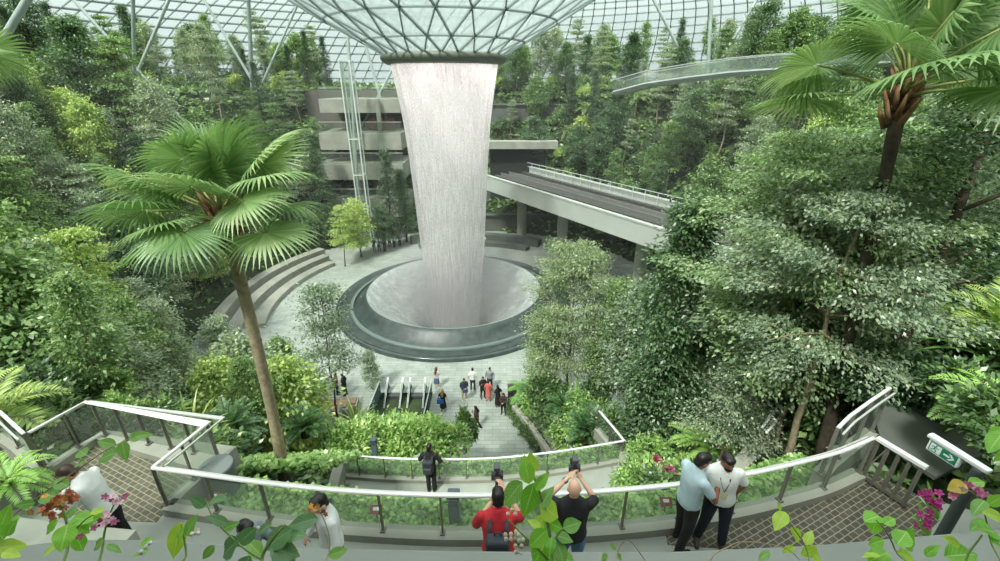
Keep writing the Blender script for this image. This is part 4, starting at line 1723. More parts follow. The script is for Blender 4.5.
def place_r(kind, name, label, cat, loc, rz=0.0, s=1.0, group=None):
    fm, sm = R_[kind]
    t = thing(name, label, cat, loc, rz, group)
    t.scale = (s, s, s) if not hasattr(s, '__len__') else s
    link('stem', sm, None, t)
    link('foliage' if 'bush' in kind else 'fronds' if kind in ('cycad', 'cycad_small', 'fern', 'feather_palm', 'yellow_palm') else 'leaves', fm, None, t)
    return t


# ---- fan palms with every frond its own part ------------------------------------------
def fan_frond(seed, L=1.05, pet=1.0, nseg=44, droop=0.55, split=0.55, span=2.5, pitch=0.0):
    """local: petiole leaves the origin along +X; returns fan mesh, petiole mesh"""
    rs = np.random.RandomState(seed)
    pm = MB()
    pts = [Vector((0, 0, 0)), Vector((pet * 0.35, 0, 0.05)), Vector((pet * 0.7, 0, 0.05)), Vector((pet, 0, 0))]
    pm.tube(pts, [0.035, 0.024, 0.018, 0.014], 5)
    fm = MB()
    hub = Vector((pet, 0, 0))
    for k_ in range(nseg):
        a = -span + 2 * span * (k_ + 0.5) / nseg
        da = 2 * span / nseg * 0.5
        ll = L * (0.78 + 0.22 * math.cos(a * 0.6)) * rs.uniform(0.93, 1.05)
        z0 = 0.10 * math.cos(a * 1.2)
        rows = []
        n = 6
        fold = 0.028
        for j in range(n + 1):
            t = j / n
            r = 0.05 + (ll - 0.05) * t
            wid = math.sin(da) * min(r, split * ll) * (1.0 if t < split else max(0.04, (1 - t) / (1 - split)))
            zz = z0 * r - droop * max(0, t - 0.45) ** 2 * ll * 2.0 * (1 + 0.25 * rs.rand() * (t > 0.6))
            c = hub + Vector((math.cos(a) * r, math.sin(a) * r, zz))
            sd = Vector((-math.sin(a), math.cos(a), 0))
            rows.append((c - sd * wid - Vector((0, 0, fold * min(1, t * 3) * wid * 12)), c, c + sd * wid - Vector((0, 0, fold * min(1, t * 3) * wid * 12))))
        Mp = Matrix.Rotation(pitch, 3, 'Y')
        vs = [hub + Mp @ (p - hub) for r_ in rows for p in r_]
        fs = []
        for j in range(n):
            q = j * 3
            fs += [(q, q + 1, q + 4, q + 3), (q + 1, q + 2, q + 5, q + 4)]
        fm.add(vs, fs)
    a_ = fm.mesh('blade', False)
    a_.materials.append(L_FAN)
    b_ = pm.mesh('petiole', True)
    b_.materials.append(plain('petiole', srgb(150, 158, 92), 0.5))
    return a_, b_


FANS = [fan_frond(61, 1.0, 1.25, droop=0.3, pitch=0.2, split=0.62), fan_frond(62, 0.95, 1.35, droop=0.4, pitch=0.5, split=0.6), fan_frond(63, 1.0, 1.15, droop=0.4, split=0.6, pitch=0.15), fan_frond(64, 0.9, 0.75, droop=0.15, span=1.9, split=0.7)]
DEADMAT = leaf_mat('leaf_old_fan', [G(150, 150, 96), G(176, 170, 120), G(196, 188, 140)])


def fan_palm(label, base, crown, trunk_r, nf, scale, seed, group=None, bark=None):
    rs = np.random.RandomState(seed)
    base, crown = Vector(base), Vector(crown)
    t = thing('fan_palm', label, 'palm tree', base, 0, group)
    d = crown - base
    mb = MB()
    n = 46
    pts, rr = [], []
    for i in range(n + 1):
        s = i / n
        pts.append(d * s + Vector((0.05 * math.sin(s * 3), 0.04 * math.sin(s * 2.2), 0)))
        rr.append(trunk_r * (1.25 - 0.35 * min(1, s * 4) if s < 0.25 else 0.9 + 0.1 * (s > 0.86)) * (1 + 0.05 * (i % 2)))
    mb.tube(pts, rr, 12)
    mb.build('trunk', bark or BARK, t, True)
    # fibrous boots under the crown
    mb = MB()
    for i in range(26):
        a = i * 2.4
        z = -0.75 + 0.85 * i / 26
        p = d + Vector((math.cos(a) * trunk_r * 0.8, math.sin(a) * trunk_r * 0.8, z))
        mb.tube([p, p + Vector((math.cos(a) * 0.12, math.sin(a) * 0.12, 0.22)), p + Vector((math.cos(a) * 0.2, math.sin(a) * 0.2, 0.42))], [0.06, 0.045, 0.02], 5)
    mb.build('leaf_bases', plain('fibre_brown', srgb(128, 96, 66), 0.9, var=0.3, scale=14), t, True)
    for i in range(nf):
        az = i * 2.39996 + rs.normal(0, 0.15)
        q = i / (nf - 1)
        el = 1.38 - 1.42 * q ** 1.1 + rs.normal(0, 0.16)
        fan, pet = FANS[3] if q < 0.12 else FANS[int(rs.randint(0, 3))]
        o = bpy.data.objects.new('frond', fan)
        COL.objects.link(o)
        o.parent = t
        roll = rs.normal(0, 0.45)
        # petiole first rises, so the blade tips over by some extra angle
        M = Matrix.Rotation(az, 4, 'Z') @ Matrix.Rotation(-el, 4, 'Y') @ Matrix.Rotation(roll, 4, 'X')
        sc = scale * rs.uniform(0.9, 1.1)
        o.matrix_local = Matrix.Translation(d + Vector((0, 0, -0.25 * q + 0.1))) @ M @ Matrix.Scale(sc, 4)
        c = bpy.data.objects.new('petiole', pet)
        COL.objects.link(c)
        c.parent = o
    return t
# ------------------------------------------------------------------ the forest
def zg(x, y):
    return height(x, y)


def px_clear(x, y, z0, H, R, right=None, left=None):
    """crown edge limits in the frame, as (u at trunk mid/top)"""
    for h in (0.45, 0.75, 1.0):
        uL, vL = proj((x - R, y, z0 + H * h))
        uR, vR = proj((x + R, y, z0 + H * h))
        if right is not None and uR > right(vR):
            return False
        if left is not None and uL < left(vL):
            return False
    return True


# how far right the left forest may reach at a given height of the frame
def lim_left(v):
    return lerp_tab(v, [(40, 330), (75, 345), (110, 322), (140, 322), (190, 392), (235, 385), (250, 300), (330, 300), (360, 325), (430, 330), (470, 200)])


def lim_right(v):
    return lerp_tab(v, [(60, 640), (120, 700), (150, 705), (245, 705), (260, 640), (330, 640), (420, 640), (470, 700)])


placed = []


def free(x, y, dmin):
    for a, b in placed:
        if (a - x) ** 2 + (b - y) ** 2 < dmin * dmin:
            return False
    return True


FR = random.Random(5)
KINDS = {
    'layer_a': ('tiered_tree', 'mid green tiered tree'),
    'layer_b': ('tiered_tree', 'grey green airy tiered tree'),
    'layer_c': ('tiered_tree', 'yellow green tiered tree'),
    'dense_a': ('broadleaf_tree', 'dark green dense broadleaf tree'),
    'dense_b': ('broadleaf_tree', 'mid green full-crowned broadleaf tree'),
    'dense_c': ('broadleaf_tree', 'grey green full-crowned broadleaf tree'),
    'dense_y': ('broadleaf_tree', 'yellow green low broadleaf tree'),
    'column_a': ('columnar_conifer', 'dark narrow columnar conifer'),
    'column_b': ('conical_tree', 'dark green cone-shaped tree'),
    'slender_a': ('slender_tree', 'slender mid green tree'),
    'slender_b': ('slender_tree', 'slender grey green tree'),
}


def scatter(n, xr, yr, kinds, dmin, srange, where, group, ok, hmul=(0.9, 1.15), tries=60, maxz=30):
    cnt = 0
    for _ in range(n * tries):
        if cnt >= n:
            break
        x, y = FR.uniform(*xr), FR.uniform(*yr)
        z = zg(x, y)
        if z < 0.3 or z > maxz or not free(x, y, dmin):
            continue
        kd = FR.choice(kinds)
        T = P[kd]
        s = FR.uniform(*srange)
        if math.hypot(x - VC.x, y - VC.y) > 60.5:
            continue
        rz_max = roof_z(math.hypot(x - VC.x, y - VC.y)) - 0.6
        if z + T.H * s > rz_max:
            s = (rz_max - z) / T.H
            if s < 0.45:
                continue
        if not ok(x, y, z, T.H * s, T.R * s):
            continue
        nm, lab = KINDS[kd]
        T.place(nm, lab + ' ' + where, 'tree', (x, y, z - 0.1), FR.uniform(0, 6.28), (s, s, s * FR.uniform(*hmul)), group + ', ' + lab, (FR.uniform(-0.06, 0.06), FR.uniform(-0.06, 0.06)))
        placed.append((x, y))
        cnt += 1
    return cnt


def okL(x, y, z, H, R):
    return px_clear(x, y, z, H, R * 0.8, right=lim_left)


def okR(x, y, z, H, R):
    q = (x - TRK_C.x) * TRK_N.x + (y - TRK_C.y) * TRK_N.y
    if abs(q) < 4.6 + R * 0.7:
        return False
    if q > 0:
        return True
    return px_clear(x, y, z, H, R * 0.75, left=lim_right)


def okB(x, y, z, H, R):
    q = (x - TRK_C.x) * TRK_N.x + (y - TRK_C.y) * TRK_N.y
    if abs(q) < 4.8 + R * 0.6:
        return False
    return True


# left slope, near
ALLB = ['layer_a', 'layer_b', 'dense_a', 'dense_b', 'dense_c', 'layer_c', 'slender_a', 'dense_a', 'dense_y']
# the near left corner is made of known trees (pixel of the trunk foot, ground height from the terrain)
scatter(26, (-22, -7.8), (8.5, 20), ALLB, 1.75, (0.62, 0.9), 'on the near left slope behind the bay railing', 'trees of the near left slope', okL)
scatter(56, (-40, -12), (18, 42), ALLB + ['layer_a', 'layer_b', 'dense_b', 'column_b'], 2.1, (0.7, 1.05), 'in the middle of the left forest', 'trees of the middle left slope', okL)
scatter(64, (-62, -22), (34, 78), ['layer_a', 'dense_a', 'dense_b', 'column_b', 'layer_b', 'slender_a', 'dense_c', 'layer_b'], 2.5, (0.75, 1.1), 'high on the far left slope', 'trees of the far left slope', okL)
scatter(16, (-60, -20), (48, 92), ['column_a', 'column_a', 'column_b'], 2.2, (0.6, 0.95), 'on the far left rim against the glass roof', 'conifers of the far left rim', okL)
scatter(26, (-46, -22), (13, 38), ['dense_a', 'layer_a', 'dense_b', 'layer_b', 'layer_c', 'column_b'], 1.9, (1.0, 1.3), 'on the high bank at the upper left', 'trees of the upper left bank', lambda x, y, z, H, R: z > 13 and okL(x, y, z, H, R))
scatter(34, (-28, -12), (18, 37), ['dense_b', 'layer_a', 'dense_c', 'layer_c', 'dense_a', 'layer_b'], 1.5, (0.6, 0.85), 'at the foot of the left slope beside the curved steps', 'trees at the foot of the left slope', okL)
# behind the waterfall and the gorge wall
scatter(16, (-14, 6), (63, 90), ['slender_a', 'slender_b', 'dense_b', 'dense_a', 'column_a'], 2.2, (0.7, 1.0), 'behind the waterfall', 'trees behind the waterfall', lambda x, y, z, H, R: okB(x, y, z, H, R) and proj((x, y, z))[0] > 404)
scatter(46, (6, 46), (57, 90), ['slender_a', 'slender_b', 'dense_b', 'column_a', 'column_b', 'layer_b', 'dense_c', 'dense_a'], 2.1, (0.75, 1.1), 'in the gorge behind the train bridge', 'trees of the far gorge', okB)
scatter(40, (14, 46), (40, 62), ['slender_a', 'layer_b', 'dense_b', 'dense_c', 'dense_a', 'column_b', 'layer_a'], 1.9, (0.8, 1.1), 'on the slope just beyond the train bridge', 'trees just beyond the train bridge', okB)
scatter(40, (26, 60), (30, 60), ['slender_a', 'layer_b', 'dense_b', 'dense_c', 'dense_y', 'layer_a'], 2.4, (0.8, 1.15), 'on the right slope beyond the train bridge', 'trees of the right slope', okR)
# right slope, near side
scatter(24, (7.5, 26), (9, 30), ['layer_b', 'dense_c', 'dense_a', 'layer_b', 'dense_c', 'layer_a', 'slender_b'], 1.9, (0.7, 1.0), 'on the near right slope below the leaning tree', 'trees of the near right slope', okR, maxz=13)

# palms and rosettes on the slopes ---------------------------------------------
def scatter_r(n, xr, yr, kinds, dmin, srange, lab, cat, group, ok, name, arr):
    cnt = 0
    for _ in range(n * 40):
        if cnt >= n:
            break
        x, y = FR.uniform(*xr), FR.uniform(*yr)
        z = zg(x, y)
        if z < 0.15 or any((a - x) ** 2 + (b - y) ** 2 < dmin * dmin for a, b in arr):
            continue
        s = FR.uniform(*srange)
        if not ok(x, y, z, 1.4 * s, 1.0 * s):
            continue
        place_r(FR.choice(kinds), name, lab, cat, (x, y, z), FR.uniform(0, 6.28), (s, s, s * FR.uniform(0.85, 1.2)), group)
        arr.append((x, y))
        cnt += 1


arr = []
scatter_r(60, (-24, -6.4), (6.9, 24), ['bush_mid', 'bush_dark', 'bush_mid'], 1.0, (0.8, 1.5), 'leafy green shrub between the trunks of the near left slope', 'shrub', 'shrubs of the near left slope', okL, 'shrub', arr)
scatter_r(80, (-55, -18), (20, 75), ['bush_mid', 'bush_dark', 'bush_yellow', 'bush_mid'], 1.8, (1.2, 2.4), 'leafy green shrub under the trees of the far left slope', 'shrub', 'shrubs of the far left slope', okL, 'shrub', arr)
scatter_r(90, (-12, 48), (44, 84), ['bush_mid', 'bush_dark', 'bush_yellow', 'bush_mid'], 1.7, (1.0, 1.9), 'leafy green shrub on the gorge terraces behind the train bridge', 'shrub', 'shrubs of the far gorge', okB, 'shrub', arr)
scatter_r(56, (5.5, 26), (6.2, 34), ['bush_mid', 'bush_dark', 'bush_mid'], 1.1, (0.8, 1.6), 'leafy green shrub under the trees of the near right slope', 'shrub', 'shrubs of the near right slope', okR, 'shrub', arr)
scatter_r(26, (26, 60), (26, 60), ['bush_mid', 'bush_yellow'], 2.2, (1.2, 2.2), 'leafy green shrub on the right slope beyond the train bridge', 'shrub', 'shrubs of the right slope', okR, 'shrub', arr)
arr2 = []
scatter_r(14, (-20, -7), (8, 20), ['fern', 'cycad_small', 'strap', 'strap_dark'], 1.5, (0.8, 1.2), 'arching rosette plant among the trunks of the near left slope', 'plant', 'rosettes of the near left slope', okL, 'rosette_plant', arr2)
scatter_r(14, (6, 20), (7, 22), ['fern', 'cycad_small', 'strap_dark'], 1.5, (0.8, 1.2), 'arching rosette plant under the near right trees', 'plant', 'rosettes of the near right slope', okR, 'rosette_plant', arr2)
scatter_r(10, (8, 34), (62, 72), ['feather_palm'], 2.5, (0.8, 1.1), 'small feather palm on the gorge terraces behind the train bridge', 'palm', 'feather palms of the far gorge', okB, 'feather_palm', arr2)

# undergrowth that nobody could count, one sheet of leaves over all slopes
def undergrowth():
    rs = np.random.RandomState(77)
    pos = []
    N = 0
    tries = 0
    while N < 120000 and tries < 600000:
        tries += 1
        if rs.rand() < 0.5:
            x, y = rs.uniform(-30, 26), rs.uniform(1.0, 30)
            if y < 5.8 and -9.4 < x < 9.4:
                continue
        else:
            x, y = rs.uniform(-62, 58), rs.uniform(20, 92)
        u, v = proj((x, y, 8))
        if u < -120 or u > 1120:
            continue
        z = zg(x, y)
        if z < 0.05 or math.hypot(x - VC.x, y - VC.y) > 61:
            continue
        if -4.5 < x < 6 and 5.2 < y < 11.6:
            continue
        pos.append((x, y, z + rs.uniform(0, 0.45) ** 1.3))
        N += 1
    pos = np.array(pos)
    n = len(pos)
    d = nrmz(np.stack([rs.normal(0, 1, n), rs.normal(-0.3, 1, n), rs.normal(0.3, 0.5, n)], 1))
    nr = nrmz(np.stack([rs.normal(0, 0.5, n), rs.normal(-0.4, 0.5, n), np.ones(n)], 1))
    dist = np.sqrt(pos[:, 0] ** 2 + pos[:, 1] ** 2)
    l = (0.2 + 0.008 * dist) * rs.uniform(0.6, 1.4, n)
    me = quads_mesh('undergrowth', leaves_arr(pos, d, nr, l, l * 0.5))
    o = link('undergrowth', me, L_UNDER)
    tag(o, 'low green undergrowth covering the forest slopes', 'undergrowth', kind='stuff')


undergrowth()

# ground cover in the beds beyond the two railings -----------------------------
def ground_cover(name, label, path, off0, off1, z0, z1, n, seed, leaf, ll=(0.05, 0.1), hgt=0.25):
    rs = np.random.RandomState(seed)
    L = poly_len(path)
    pos = []
    for i in range(n):
        s = rs.rand() * L
        p = along(path, s)
        q = along(path, min(L, s + 0.1)) - along(path, max(0, s - 0.1))
        nx, ny = -q.y, q.x
        ln = math.hypot(nx, ny)
        nx, ny = nx / ln, ny / ln
        if ny < 0:
            nx, ny = -nx, -ny
        t = rs.rand()
        o = off0 + (off1 - off0) * t
        bump = hgt * (0.45 + 0.55 * mnoise.noise(Vector((p.x * 2.2 + o * 2, p.y * 2.2 + o * 2.3, seed))))
        pos.append((p.x + nx * o, p.y + ny * o, z0 + (z1 - z0) * t + max(0.02, bump) * (0.35 + 0.65 * rs.rand())))
    pos = np.array(pos)
    d = nrmz(np.stack([rs.normal(0, 1, n), rs.normal(-0.2, 1, n), rs.normal(0.1, 0.4, n)], 1))
    nr = nrmz(np.stack([rs.normal(0, 0.4, n), rs.normal(-0.25, 0.4, n), np.ones(n)], 1))
    l = rs.uniform(ll[0], ll[1], n)
    o = link(name, quads_mesh(name, leaves_arr(pos, d, nr, l, l * 0.75)), leaf)
    tag(o, label, 'ground cover', kind='stuff')


ground_cover('groundcover_leaves', 'bright green ground cover in the bed just beyond the front railing', railS, 0.12, 1.0, 12.5, 12.4, 20000, 3, L_BED, (0.07, 0.13), 0.4)
ground_cover('groundcover_leaves', 'bright green ground cover in the bed along the lower railing', low, 0.1, 0.6, 7.95, 7.9, 12000, 4, L_BED, (0.07, 0.14), 0.5)
ground_cover('groundcover_leaves', 'green creeper on the slope between the front bed and the fan palm', [at_z(u, v, 10.6) for u, v in ((225, 470), (270, 468), (335, 466))], -0.9, 1.6, 11.4, 9.2, 9000, 5, L_BED, (0.08, 0.16), 0.5)

for i, (u, v, z0, s_, lab) in enumerate(((140, 408, 9.5, 0.85, 'slender tree with a bare pale trunk just behind the bay railing'), (74, 392, 10.5, 0.9, 'slender tree with a bare pale trunk behind the left half of the bay'), (26, 372, 11.0, 0.95, 'slender tree with a bare pale trunk nearest the left edge'),
                                (172, 372, 8.5, 0.9, 'slender tree with a bare pale trunk between the bay and the fan palm'), (298, 418, 5.5, 0.75, 'slender tree with a bare pale trunk just right of the fan palm trunk'), (112, 372, 10.0, 1.0, 'slender tree with a bare pale trunk deeper in the left forest'))):
    p = at_z(u, v, z0)
    for _ in range(12):
        p = at_z(u, v, zg(p.x, p.y))
    P['slender_a'].place('slender_tree', lab, 'tree', (p.x, p.y, zg(p.x, p.y) - 0.1), i * 1.3, (1.25 * s_, 1.25 * s_, s_), None, (0.05 * (i % 3 - 1), 0.06 * (i % 2)))
for i, (u, v, z, s) in enumerate(((642, 480, 9.8, 0.7), (664, 482, 10.6, 0.65), (684, 472, 10.4, 0.6), (704, 474, 10.8, 0.55), (650, 450, 8.6, 0.7))):
    p = at_z(u, v, z)
    place_r('bush_mid' if i % 2 else 'bush_bright', 'leafy_bush', 'leafy green bush in the dip right of the lower path end', 'bush', (p.x, p.y, z - 0.5), i, s, 'bushes right of the lower path')
# ------------------------------------------------------------------ single trees that can be told apart
fan_palm('tall fan palm with a broad crown of pleated fronds left of the waterfall', at_z(286, 480, 10.0), at_y(222, 216, 8.2), 0.125, 28, 0.95, 5, bark=BARK_P)
b = at_z(822, 455, 10.8)
fan_palm('fan palm with a dark trunk whose crown is cut off at the top right', b, at_y(905, 88, 9.0), 0.12, 24, 1.15, 9, bark=BARK_D)
# the left edge shows two frond fans of another palm
fan_palm('fan palm at the far left edge with only a few drooping fronds in view', (-14.6, 9.0, zg(-14.6, 9.0)), at_y(-75, 70, 9.4), 0.13, 16, 0.9, 12, bark=BARK)

T_feather = Tree(71, 11.0, 2.8, 3.1, 'tier', 66, 80, 0.15, 0.4, BARK_P, leaf_mat('leaf_feathery', [G(74, 104, 62), G(100, 130, 80), G(130, 152, 100), G(164, 172, 128)]), 0.1, flat=0.2, clus=7, rise=0.9)
bF = at_z(566, 400, 1.5)
T_feather.place('feathery_tree', 'tall feathery pale green tree in the planter right of the pool', 'tree', (bF.x, bF.y, 0.6), 0.4, (0.95, 0.95, 0.98))
T_feather2 = Tree(72, 9.0, 2.6, 2.4, 'oval', 48, 64, 0.15, 0.42, BARK_P, L_MID, 0.1, flat=0.35, clus=6, rise=0.6)
bF = at_z(545, 405, 1.2)
T_feather2.place('broadleaf_tree', 'smaller green tree in the planter between the feathery tree and the walkway', 'tree', (bF.x - 0.2, bF.y + 0.8, 0.4), 1.4, (0.62, 0.62, 0.72))
bF = at_z(604, 404, 2.5)
T_feather2.place('broadleaf_tree', 'light green tree with a full crown just right of the feathery tree', 'tree', (bF.x + 0.2, bF.y, 1.6), 2.4, (0.95, 0.95, 0.92))
bF = at_z(632, 412, 3.4)
P['dense_c'].place('broadleaf_tree', 'grey green tree between the feathery tree and the dark ivy-clad tree', 'tree', (bF.x, bF.y, 2.6), 0.9, 0.92)
# thin layered tree left of the pool
T_thin = Tree(73, 9.5, 4.6, 2.1, 'layer', 26, 50, 0.14, 0.5, BARK_D, L_GREY, 0.06, flat=0.15, clus=5)
bT = at_z(345, 440, 3.0)
T_thin.place('slender_tree', 'thin dark-stemmed tree with an airy layered crown left of the pool', 'tree', (bT.x, bT.y, 2.2), 2.0, 0.96)
T_sap = Tree(74, 3.0, 0.5, 0.8, 'cone', 26, 34, 0.12, 0.5, BARK, L_GREY, 0.03, flat=0.3, clus=4)
bS = at_z(374, 398, 0.0)
T_sap.place('young_tree', 'small young conical tree standing by the escalator well', 'tree', (bS.x - 0.3, bS.y + 0.9, 0.0), 0.5, 1.0)
# ivy-clad dark column right of the pool
T_ivy = Tree(75, 9.6, 0.8, 1.7, 'oval', 80, 60, 0.15, 0.55, BARK_D, L_DARK, 0.12, flat=0.5, clus=6, rise=0.5)
bI = at_z(656, 452, 6.4)
T_ivy.place('ivy_clad_tree', 'dark narrow tree clad in leaves from foot to top right of the feathery tree', 'tree', (bI.x, bI.y + 0.6, 5.6), 0, (0.95, 0.95, 1.06))
# greenery before the galleries left of the waterfall
for i, (u, v, Y, kd, sc, lab) in enumerate(((360, 245, 50, 'dense_y', 1.05, 'light yellow green tree in front of the lowest gallery left of the waterfall'), (342, 245, 47, 'layer_c', 0.8, 'yellow green tiered tree left of the lowest gallery'),
                                 (394, 243, 53.5, 'column_a', 1.35, 'very tall narrow dark tree between the galleries and the waterfall'), (407, 243, 55.5, 'column_b', 1.2, 'dark cone-shaped tree half hidden by the left side of the waterfall'),
                                 (324, 215, 55, 'column_b', 1.35, 'dark cone-shaped tree at the left end of the galleries'), (384, 243, 52, 'dense_a', 0.7, 'dark green low tree in front of the lowest gallery close to the waterfall'))):
    p = at_y(u, v, Y)
    P[kd].place(KINDS[kd][0], lab, 'tree', (p.x, Y, max(0, zg(p.x, Y)) - 0.1), i * 1.1, sc)
# big broad tree of the right foreground
T_big = Tree(76, 10.0, 3.4, 3.7, 'tier', 48, 130, 0.125, 0.5, BARK_D, leaf_mat('leaf_big_tree', [G(80, 110, 62), G(106, 138, 82), G(136, 164, 104), G(174, 190, 134)]), 0.16, flat=0.16, clus=8, rise=0.3, lean=0.05)
bB = at_z(757, 442, 8.4)
T_big.place('spreading_tree', 'large spreading tree with fine grey green leaves filling the right middle', 'tree', (bB.x, bB.y, 8.0), 0.2, (1.0, 1.0, 0.98))
bB = at_z(770, 420, 8.0)
T_big2 = Tree(79, 10.0, 3.0, 3.5, 'tier', 52, 110, 0.13, 0.5, BARK, L_MID, 0.15, flat=0.2, clus=8, rise=0.35)
T_big2.place('spreading_tree', 'mid green spreading tree rising behind the large grey green one on the right', 'tree', (bB.x + 2.2, bB.y + 3.2, 8.0), 2.6, (0.95, 0.95, 1.05))
bB = at_z(782, 452, 10.2)
T_big3 = Tree(80, 10.0, 4.4, 3.2, 'tier', 32, 110, 0.14, 0.5, BARK_P, L_GREY, 0.14, flat=0.22, clus=7, rise=0.35)
T_big3.place('spreading_tree', 'small pale spreading tree standing just left of the dark palm trunk on the right', 'tree', (bB.x, bB.y - 0.2, 10.0), 4.0, (0.66, 0.66, 0.72))
for i, (u, v, Y, kd, sc, lab) in enumerate(((100, 120, 46, 'dense_a', 1.3, 'dark green broadleaf tree before the steel columns, first from the left'), (128, 128, 46, 'layer_a', 1.35, 'mid green tiered tree before the steel columns, second from the left'), (166, 130, 46, 'dense_c', 1.35, 'grey green broadleaf tree before the steel columns, third from the left'), (200, 138, 48, 'dense_b', 1.35, 'mid green broadleaf tree before the steel columns, fourth from the left'))):
    p = at_y(u, v, Y)
    P[kd].place(KINDS[kd][0], lab, 'tree', (p.x, Y, zg(p.x, Y) - 0.1), i, sc)
T_low = Tree(77, 6.5, 2.6, 2.6, 'layer', 26, 60, 0.13, 0.55, BARK, L_GREY, 0.1, flat=0.25, clus=6)
bB = at_z(722, 455, 9.2)
T_low.place('tiered_tree', 'low pale tiered tree right behind the two talking men', 'tree', (bB.x, bB.y, 8.2), 1.1, (0.62, 0.62, 0.62))
# the leaning dark tree
bl, tl = at_z(860, 440, 11.8), at_y(988, 138, 10.6)
tt = thing('leaning_tree', 'dark tree leaning far to the right beside the right-hand railing', 'tree', bl)
mb = MB()
dv = tl - bl
path = [Vector((0, 0, -0.4)), dv * 0.25 + Vector((-0.05, 0, 0)), dv * 0.55 + Vector((0.08, 0, 0.05)), dv * 0.8, dv]
mb.tube(path, [0.17, 0.13, 0.12, 0.09, 0.06], 10)
rs = np.random.RandomState(8)
cents = []
for s, az, L, up in ((0.55, 0.3, 2.4, 0.35), (0.62, 2.8, 2.2, 0.5), (0.75, -0.4, 2.6, 0.4), (0.8, 1.8, 2.4, 0.4), (0.86, 3.6, 2.4, 0.4), (0.92, 0.8, 2.2, 0.6), (0.97, 4.6, 2.2, 0.5), (1.0, 2.2, 1.9, 0.8), (1.0, -0.2, 2.0, 0.8), (0.5, 0.1, 1.8, 0.1)):
    pth = branch_path(dv * s, (math.cos(az), math.sin(az), up), L, rs, 0.14)
    mb.tube(pth, [0.055, 0.04, 0.03, 0.02, 0.01], 6, False)
    for k_ in range(9):
        x = rs.uniform(1.4, 4)
        i = min(3, int(x))
        cents.append(pth[i].lerp(pth[i + 1], x - i) + Vector(rs.normal(0, 0.3, 3)))
mb.build('trunk', BARK_D, tt, True)
C = np.repeat(np.array([tuple(c) for c in cents]), 60, axis=0)
n = len(C)
pos = C + rs.normal(0, 1, (n, 3)) * np.array([0.34, 0.34, 0.13])
d = nrmz(rs.normal(0, 1, (n, 3)) * np.array([1, 1, 0.4]))
nr = nrmz(np.stack([rs.normal(0, 0.45, n), rs.normal(0, 0.45, n), np.ones(n)], 1))
l = 0.15 * rs.uniform(0.6, 1.3, n)
link('foliage', quads_mesh('foliage', leaves_arr(pos, d, nr, l, l * 0.5)), L_DARK, tt)

# single plants that stand out in the beds ------------------------------------------
def at_ground(u, v, z):
    p = at_z(u, v, z)
    return (p.x, p.y, z)


def pr(kind, name, lab, cat, u, v, z, s, rz=0.3, group=None):
    return place_r(kind, name, lab, cat, at_ground(u, v, z), rz, s, group)


pr('strap_yellow', 'strap_leaf_clump', 'big clump of bright yellow green strap leaves behind the bay railing', 'plant', 192, 442, 9.6, 0.72)
pr('strap', 'strap_leaf_clump', 'second clump of light strap leaves just left of the dark cycad', 'plant', 168, 418, 9.6, 0.55, 1.0)
pr('cycad', 'cycad', 'dark cycad between the yellow green clump and the palm trunk', 'plant', 232, 440, 9.2, 0.8)
pr('cycad', 'cycad', 'dark cycad with upright reddish tips right of the palm trunk', 'plant', 306, 436, 7.0, 0.85, 1.2)
pr('strap_yellow', 'strap_leaf_clump', 'yellow green strap leaf clump at the foot of the thin tree', 'plant', 356, 424, 3.4, 0.72, 0.8)
pr('cycad', 'cycad', 'large dark cycad in the right planter near the glass corner', 'plant', 589, 441, 4.4, 1.1)
pr('cycad', 'cycad', 'dark cycad further back in the right planter', 'plant', 566, 418, 3.2, 1.0, 2.0)
pr('cycad_small', 'cycad', 'small cycad between the planter walls', 'plant', 552, 405, 2.4, 1.2, 0.9)
pr('fern', 'fern', 'light green fern at the front of the right planter', 'plant', 527, 398, 1.4, 1.0, 0.4)
pr('fern', 'fern', 'light green fern beside the feathery tree trunk', 'plant', 543, 392, 2.0, 1.0, 1.4)
pr('strap', 'strap_leaf_clump', 'green strap leaf clump between the cycads of the right planter', 'plant', 575, 404, 3.0, 0.9, 0.4)
for i, (u, v, z, s) in enumerate(((388, 450, 5.4, 0.95), (412, 452, 5.4, 1.0), (436, 450, 5.2, 0.95), (376, 440, 4.2, 0.95), (402, 440, 4.2, 1.05), (426, 440, 4.2, 0.95), (452, 448, 4.9, 0.8), (362, 452, 5.8, 0.95), (344, 452, 6.0, 0.85))):
    pr('bush_bright', 'leafy_bush', 'bright green leafy bush massed beyond the lower railing left of the walkway', 'bush', u, v, z, s, i * 0.9, 'bright bushes left of the walkway')
pr('bush_mid', 'leafy_bush', 'upright grey green bush at the right end of the bright bushes beside the walkway', 'bush', 467, 440, 3.6, (0.55, 0.55, 1.5), 0.2)
for i in range(12):
    t = i / 11
    p = at_z(511 + 32 * t, 412 + 42 * t, 0.0)
    place_r('bush_dark' if i % 2 else 'bush_mid', 'hedge_shrub', 'clipped dark shrub in the row along the planter wall right of the walkway', 'shrub', (p.x + 0.15, p.y, 0.0), i, (0.55, 0.62, 0.75), 'hedge row along the walkway')
for i, (u, v, z) in enumerate(((534, 408, 1.6), (546, 420, 1.8), (558, 432, 2.0), (566, 442, 2.4), (540, 396, 2.6), (556, 396, 3.0), (582, 416, 3.6), (602, 424, 4.6), (610, 436, 5.2), (574, 428, 3.2), (596, 398, 3.4))):
    pr('bush_mid' if i % 3 else 'bush_bright', 'leafy_bush', 'leafy green bush filling the stepped planter right of the walkway', 'bush', u, v, z, 0.9, i * 1.3, 'bushes of the right planter')
